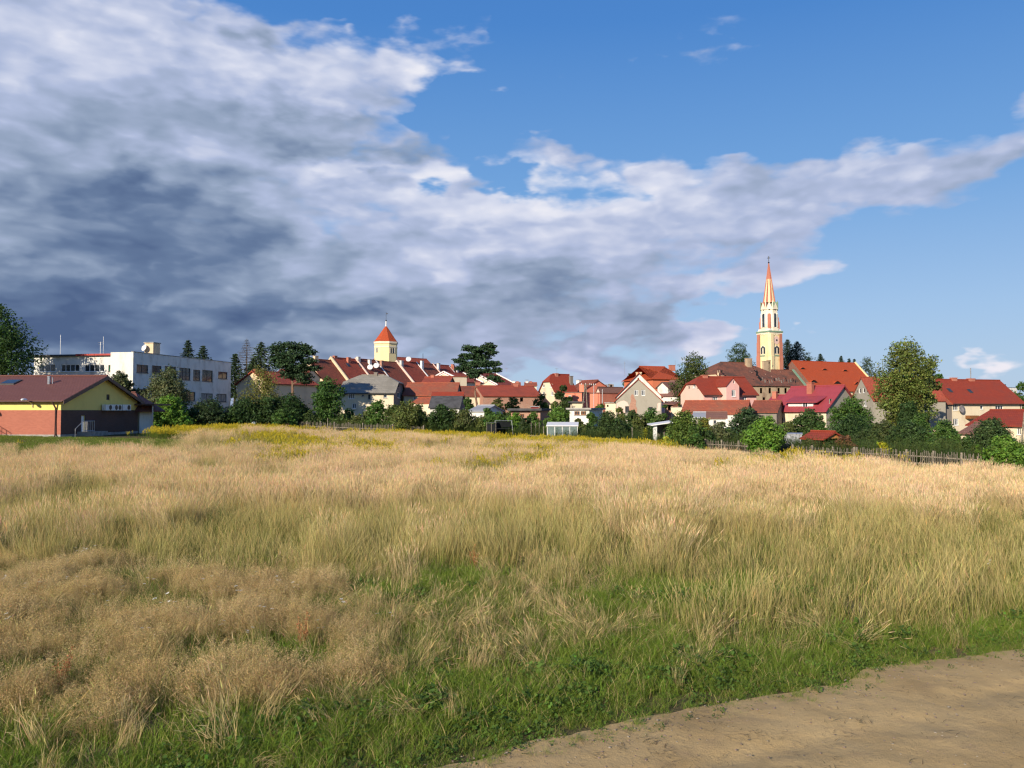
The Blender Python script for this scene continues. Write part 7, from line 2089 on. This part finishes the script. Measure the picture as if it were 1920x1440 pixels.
# left edge
plant('broadleaf_tree', 'big dark tree at the left edge behind the yellow building', -15, 560, 190, 103, (0.042, 0.078, 0.02), 'tree', bare=.18, nb=16, shape='round', leaf=.14, trunk_r=.35, n=26000, sink=.6)
plant('willow_shrub', 'greyish olive tree left of the white wing', 225, 694, 70, 99, GRY, 'tree', nb=7, shape='round', bare=.12)
plant('willow_tree', 'greyish willow tree before the white office wing', 312, 686, 105, 101, GRY, 'tree', nb=9, shape='round', bare=.1, leaf=.11)
L_ = [  # px, top, width, depth, colour, shape, blobs, label
 (262, 742, 40, 97, MIDG, 'dome', 5, 'green shrub just right of the porch roof'),
 (318, 740, 78, 96, BRG, 'dome', 7, 'bright green shrub left of the dark thicket'),
 (285, 765, 46, 94, BRG, 'dome', 5, 'low bright green shrub beside the porch post'),
 (392, 750, 95, 100, (0.03, .05, .018), 'dome', 8, 'very dark thicket under the white office wing'),
 (352, 770, 50, 98, DKG, 'dome', 5, 'dark shrub between bright shrub and thicket'),
 (455, 746, 82, 102, DKG, 'dome', 7, 'dark rounded shrub below the beige gable'),
 (432, 775, 50, 100.5, MIDG, 'dome', 5, 'low green shrub at the dark thicket foot'),
 (500, 741, 78, 103, (0.04, .072, .02), 'dome', 7, 'dark green shrub below the birch'),
 (545, 740, 76, 104, DKG, 'dome', 7, 'dark shrub under the big left pine'),
 (580, 770, 56, 103.5, (0.045, .07, .02), 'dome', 5, 'low dark shrub left of the walnut tree'),
 (640, 772, 46, 104, (0.05, .08, .022), 'dome', 5, 'low shrub right under the walnut tree'),
 (672, 781, 74, 103, OLV, 'dome', 6, 'low olive hedge before the slate house'),
 (708, 748, 52, 100, MIDG, 'round', 6, 'green fruit tree before the slate house corner'),
 (738, 758, 60, 98, (0.06, .09, .024), 'dome', 6, 'green shrub right of the slate house'),
 (765, 752, 86, 95.5, OLV, 'dome', 8, 'large olive shrub breaking the picket fence'),
 (828, 757, 66, 94, DKG, 'dome', 7, 'dense dark shrub left of the tall pine trunk'),
 (872, 768, 62, 93, (0.07, .085, .026), 'dome', 6, 'olive shrub at the tall pine foot'),
 (878, 741, 34, 115, MIDG, 'round', 5, 'small green tree behind the dark shed'),
 (905, 780, 50, 92, OLV, 'dome', 5, 'low olive shrub right of the tall pine trunk'),
 (932, 746, 50, 116, OLV, 'round', 6, 'olive orchard tree before the brick barn'),
 (962, 742, 44, 117, MIDG, 'round', 6, 'green orchard tree before the brick barn'),
 (1014, 734, 38, 122, (0.06, .11, .022), 'round', 6, 'round green tree at the brick barn end'),
 (1055, 717, 42, 137, DKG, 'round', 6, 'dark tree beside the half hipped gable'),
 (1107, 711, 30, 165, DKG, 'round', 6, 'dark tree behind the A frame pole'),
 (1058, 748, 44, 116, (0.06, .085, .025), 'dome', 6, 'olive green bush under the coral house'),
 (930, 772, 60, 91, MIDG, 'dome', 7, 'vine covered hedge left of the swing'),
 (968, 774, 50, 90, BRG, 'dome', 6, 'bright vine hedge above the garden swing'),
 (1045, 764, 66, 89.5, (0.08, .14, .024), 'dome', 8, 'bright vine hedge above the greenhouse'),
 (985, 784, 46, 88.5, (0.03, .05, .016), 'dome', 6, 'dark hedge behind the bean poles'),
 (1122, 753, 44, 100, MIDG, 'round', 6, 'green tree left of the cream annex'),
 (1141, 771, 84, 84.5, (0.04, .066, .02), 'dome', 9, 'large dark hedge right of the greenhouse'),
 (1094, 792, 26, 83.5, OLV, 'cone', 5, 'small yellowish conifer beside the greenhouse'),
 (1145, 748, 28, 112, DKG, 'dome', 4, 'dark bush before the brown barn'),
 (1163, 762, 34, 99, OLV, 'dome', 5, 'thin shrub before the pink plaster patch'),
 (1222, 764, 50, 97, (0.05, .10, .022), 'dome', 6, 'green climbing shrub on the plastered gable'),
 (1246, 750, 22, 104, MIDG, 'round', 4, 'upright bush at the plastered gable corner'),
 (1200, 779, 56, 88, OLV, 'dome', 6, 'olive shrub left of the open shed'),
 (1209, 802, 24, 80, YEL, 'dome', 4, 'small yellow green bush left of the open shed'),
 (1284, 771, 74, 74, (0.085, .13, .025), 'round', 8, 'light green willow bush right of the open shed'),
 (1321, 783, 42, 78, (0.13, .13, .025), 'dome', 6, 'yellowing shrub behind the right fence start'),
 (1350, 790, 50, 76, GRY, 'dome', 6, 'grey green shrub below the small white shed'),
 (1250, 819, 30, 71, YEL, 'dome', 5, 'yellow green round bush in the meadow edge'),
 (1470, 806, 48, 74, OLV, 'dome', 5, 'olive shrub behind the bright green bush'),
 (1436, 781, 74, 65.5, BRG, 'round', 8, 'bright green bush overhanging the right fence'),
 (1518, 766, 72, 86, (0.045, .08, .022), 'dome', 8, 'dark green shrub before the maroon house'),
 (1596, 741, 84, 96, (0.06, .115, .022), 'round', 9, 'tall bright topped shrub before the church nave'),
 (1598, 776, 96, 81, DKG, 'dome', 9, 'wide dark hedge below the grey gable'),
 (1560, 806, 40, 72, MIDG, 'dome', 5, 'green vine bush right of the gazebo'),
 (1585, 818, 56, 67, RED, 'dome', 6, 'reddish brown shrub behind the fence'),
 (1520, 824, 52, 68, (0.09, .085, .03), 'dome', 5, 'brownish low shrub in front of the gazebo'),
 (1654, 828, 36, 63.5, (0.30, .29, .02), 'dome', 5, 'small round golden bush behind the fence'),
 (1655, 790, 70, 78, (0.06, .08, .026), 'dome', 7, 'olive dark hedge under the big maple'),
 (1702, 752, 62, 101, DKG, 'dome', 7, 'dark shrub between maple and grey wing'),
 (1705, 789, 92, 74, (0.042, .075, .022), 'dome', 9, 'dark green hedge right of the golden bush'),
 (1772, 789, 66, 86, MIDG, 'dome', 6, 'grape vine before the long red house'),
 (1796, 812, 28, 69, MIDG, 'cone', 5, 'small upright shrub left of the right hedge'),
 (1857, 785, 100, 66, (0.045, .075, .024), 'dome', 9, 'dark green hedge before the right edge house'),
 (1885, 818, 80, 53.5, BRG, 'dome', 8, 'bright green bush at the right edge in the fence'),
 (1832, 831, 16, 59, BRG, 'dome', 4, 'tiny bright green sprout by the right fence'),
 (1922, 711, 66, 150, (0.06, .11, .022), 'round', 7, 'green tree at the right edge behind the long house'),
 (1758, 694, 40, 175, MIDG, 'round', 6, 'green tree top behind the long red roof'),
 (1180, 694, 34, 215, (0.07, .10, .04), 'round', 6, 'pale distant tree behind the white gable'),
 (1625, 667, 50, 255, (0.05, .075, .035), 'round', 12, 'hazy tree behind the church nave end'),
 (1383, 636, 84, 262, (0.04, .068, .024), 'round', 9, 'broad dark tree left of the church tower'),
 (755, 780, 40, 100, DKG, 'dome', 5, 'dark low bush behind the olive shrub'),
 (805, 782, 40, 96, MIDG, 'dome', 5, 'green low bush between olive and dark shrubs'),
 (1175, 790, 40, 87, DKG, 'dome', 5, 'dark bush behind the paving slabs'),
 (1400, 812, 44, 71, OLV, 'dome', 5, 'low olive bush under the dark fruit tree'),
 (1330, 808, 40, 73, DKG, 'dome', 5, 'dark low bush behind the right fence'),
 (1745, 812, 44, 72, MIDG, 'dome', 5, 'green bush below the grape vine'),
 (1540, 795, 50, 79, MIDG, 'dome', 6, 'green shrub above the gazebo roof'),
 (1300, 800, 46, 72.5, MIDG, 'dome', 5, 'green low bush before the orange shed'),
 (1365, 800, 40, 82, MIDG, 'dome', 5, 'green shrub behind the grey green shrub'),
 (470, 764, 60, 106, (0.05, .085, .022), 'dome', 6, 'green bush behind the dark rounded shrub'),
 (528, 768, 54, 101, MIDG, 'dome', 6, 'mid green bush at the left fence start'),
 (560, 752, 50, 109, (0.04, .07, .02), 'dome', 6, 'dark bush beside the pine trunk'),
 (655, 766, 40, 112, MIDG, 'dome', 5, 'green bush against the slate house wall'),
 (690, 768, 44, 104, OLV, 'dome', 5, 'olive bush against the slate house wall'),
 (785, 765, 44, 104, MIDG, 'dome', 5, 'green bush before the cream lean-to'),
 (850, 766, 44, 100, OLV, 'dome', 5, 'olive bush before the dark grey shed'),
 (915, 764, 40, 100, MIDG, 'dome', 5, 'green bush right of the white garage'),
 (950, 778, 56, 94, (0.05, .09, .022), 'dome', 6, 'leafy bush under the flat shed roof'),
 (1000, 772, 40, 93.5, (0.07, .12, .024), 'dome', 6, 'light green bush on the flat shed wall'),
 (1040, 752, 34, 108, OLV, 'dome', 5, 'olive bush behind the vine hedge'),
 (1085, 784, 34, 88.5, OLV, 'dome', 5, 'olive bush at the concrete outbuilding foot'),
 (1108, 772, 34, 91, MIDG, 'dome', 5, 'green bush at the concrete outbuilding corner'),
 (1185, 768, 40, 98, (0.05, .08, .024), 'dome', 6, 'dark olive bush before the plastered gable door'),
 (1238, 776, 44, 86, (0.06, .09, .024), 'dome', 6, 'olive green bush behind the open shed'),
 (1268, 785, 36, 82, MIDG, 'dome', 5, 'green bush between open shed and willow bush'),
 (1420, 784, 50, 88, (0.045, .07, .022), 'dome', 6, 'dark bush before the brown shed'),
 (1480, 790, 50, 84, OLV, 'dome', 6, 'olive bush before the maroon house wall'),
 (1620, 806, 60, 72, (0.045, .07, .022), 'dome', 6, 'dark bush left of the golden bush'),
 (1725, 775, 50, 92, MIDG, 'dome', 6, 'green bush under the grey wing'),
 (1750, 826, 50, 64, (0.06, .10, .024), 'dome', 5, 'low green bush behind the right fence'),
 (1560, 832, 44, 66, (0.07, .09, .026), 'dome', 5, 'low olive bush beside the reddish shrub'),
 (1495, 834, 40, 67, (0.06, .09, .024), 'dome', 5, 'low green bush right of the bright bush'),
 (1812, 818, 40, 63, (0.05, .085, .022), 'dome', 5, 'low dark bush left of the right hedge'),
]
for (px, top, wd, d, col, shp, nb, lb) in L_:
    istree = 'tree' in lb.split()
    plant('garden_tree' if istree else ('hedge' if 'hedge' in lb else 'shrub'), lb, px, top - (0 if istree or wd < 30 else 2), wd * (1.0 if istree or wd < 30 else 1.16), d, col, 'tree' if istree else ('hedge' if 'hedge' in lb else 'shrub'), shape=shp, nb=nb, bare=.12 if istree else 0.0, leaf=.085 if d < 85 else (.11 if d < 125 else .16))
plant('walnut_tree', 'leafy dark green walnut tree left of the slate house', 616, 704, 80, 106, (0.045, .092, .02), 'tree', nb=11, shape='round', bare=.1, leaf=.12, n=9000)
plant('fruit_tree', 'dark fruit tree with pale trunk behind the right fence', 1398, 762, 84, 78, (0.036, .062, .024), 'tree', nb=9, shape='round', bare=.22, leaf=.09, trunk_r=.1, n=7000)
plant('linden_tree', 'tall dark conical tree left of the pink house', 1299, 658, 92, 127, (0.06, .08, .022), 'tree', nb=22, shape='round', bare=.04, leaf=.13, n=17000)
plant('maple_tree', 'large yellowish green maple towering before the long red house', 1697, 632, 132, 106, (0.105, .13, .03), 'tree', nb=24, shape='round', bare=.08, leaf=.13, n=26000, trunk_r=.35, colvar=.28)
plant('birch_tree', 'weeping yellowish birch before the cream gable', 495, 680, 96, 118, BIR, 'tree', nb=10, shape='round', bare=.12, leaf=.10, n=9000, sink=.7, droop=1.6, bark='pine_bark')
plant('maple_tree', 'lower right bough of leaves on the big maple', 1742, 672, 50, 109, (0.10, .115, .028), 'tree', nb=6, shape='round', bare=.45, leaf=.13, n=3500)  # bough of the big maple, built as a tree with its own trunk
# pines
pine('dark spreading pine left of the terrace roofs', 548, 112, [(522, 655, 16, 9), (540, 648, 18, 8), (563, 652, 18, 8), (580, 660, 14, 6), (530, 668, 20, 10), (555, 668, 24, 10), (578, 678, 18, 7), (536, 684, 20, 9), (560, 690, 24, 9), (588, 690, 12, 5), (545, 702, 22, 9), (570, 706, 16, 7), (575, 715, 12, 5), (520, 675, 12, 8)], r0=.3, n=24000)
pine('lone tall pine with bare trunk near the centre', 893, 108, [(878, 652, 11, 6), (895, 656, 16, 7), (915, 650, 14, 7), (920, 660, 12, 6), (875, 668, 15, 6), (898, 670, 20, 8), (862, 676, 12, 5), (880, 684, 18, 7), (908, 682, 20, 7), (928, 683, 11, 5), (868, 690, 14, 5), (890, 698, 16, 6), (915, 695, 12, 5), (932, 694, 9, 4), (888, 706, 10, 4), (925, 708, 14, 4), (935, 714, 9, 3)], r0=.22, n=22000)
# conifers
for a in ((353, 636, 34, 158, SPR, 'left spruce behind the white office wing', 0), (381, 646, 36, 156, SPR, 'right spruce behind the white office wing', 0), (441, 661, 34, 150, (0.03, .055, .02), 'slim green spruce at the office wing end', 0), (463, 634, 46, 158, (0.05, .055, .045), 'bare grey larch between the spruces', 1),
          (490, 639, 46, 152, (0.03, .055, .02), 'dark spruce left of the big pine', 0), (476, 668, 30, 148, (0.035, .06, .02), 'low spruce below the bare larch', 0), (1476, 635, 34, 250, SPR, 'spruce close right of the church tower', 0), (1494, 639, 52, 252, SPR, 'wider spruce right of the church tower', 0), (1516, 668, 24, 256, SPR, 'low spruce tip above the nave ridge', 0),
          (1538, 662, 26, 258, SPR, 'small spruce tip over the middle of the nave', 0), (1577, 666, 20, 258, SPR, 'thin spruce tip over the right half of the nave', 0), (1592, 671, 18, 258, SPR, 'lower of two close spruce tips over the nave', 0), (1602, 672, 18, 259, SPR, 'rightmost spruce tip over the nave', 0)):
    conifer(a[5], a[0], a[1], a[2] * 1.6, a[3], a[4], 'larch_tree' if a[6] else 'spruce_tree', bool(a[6]))
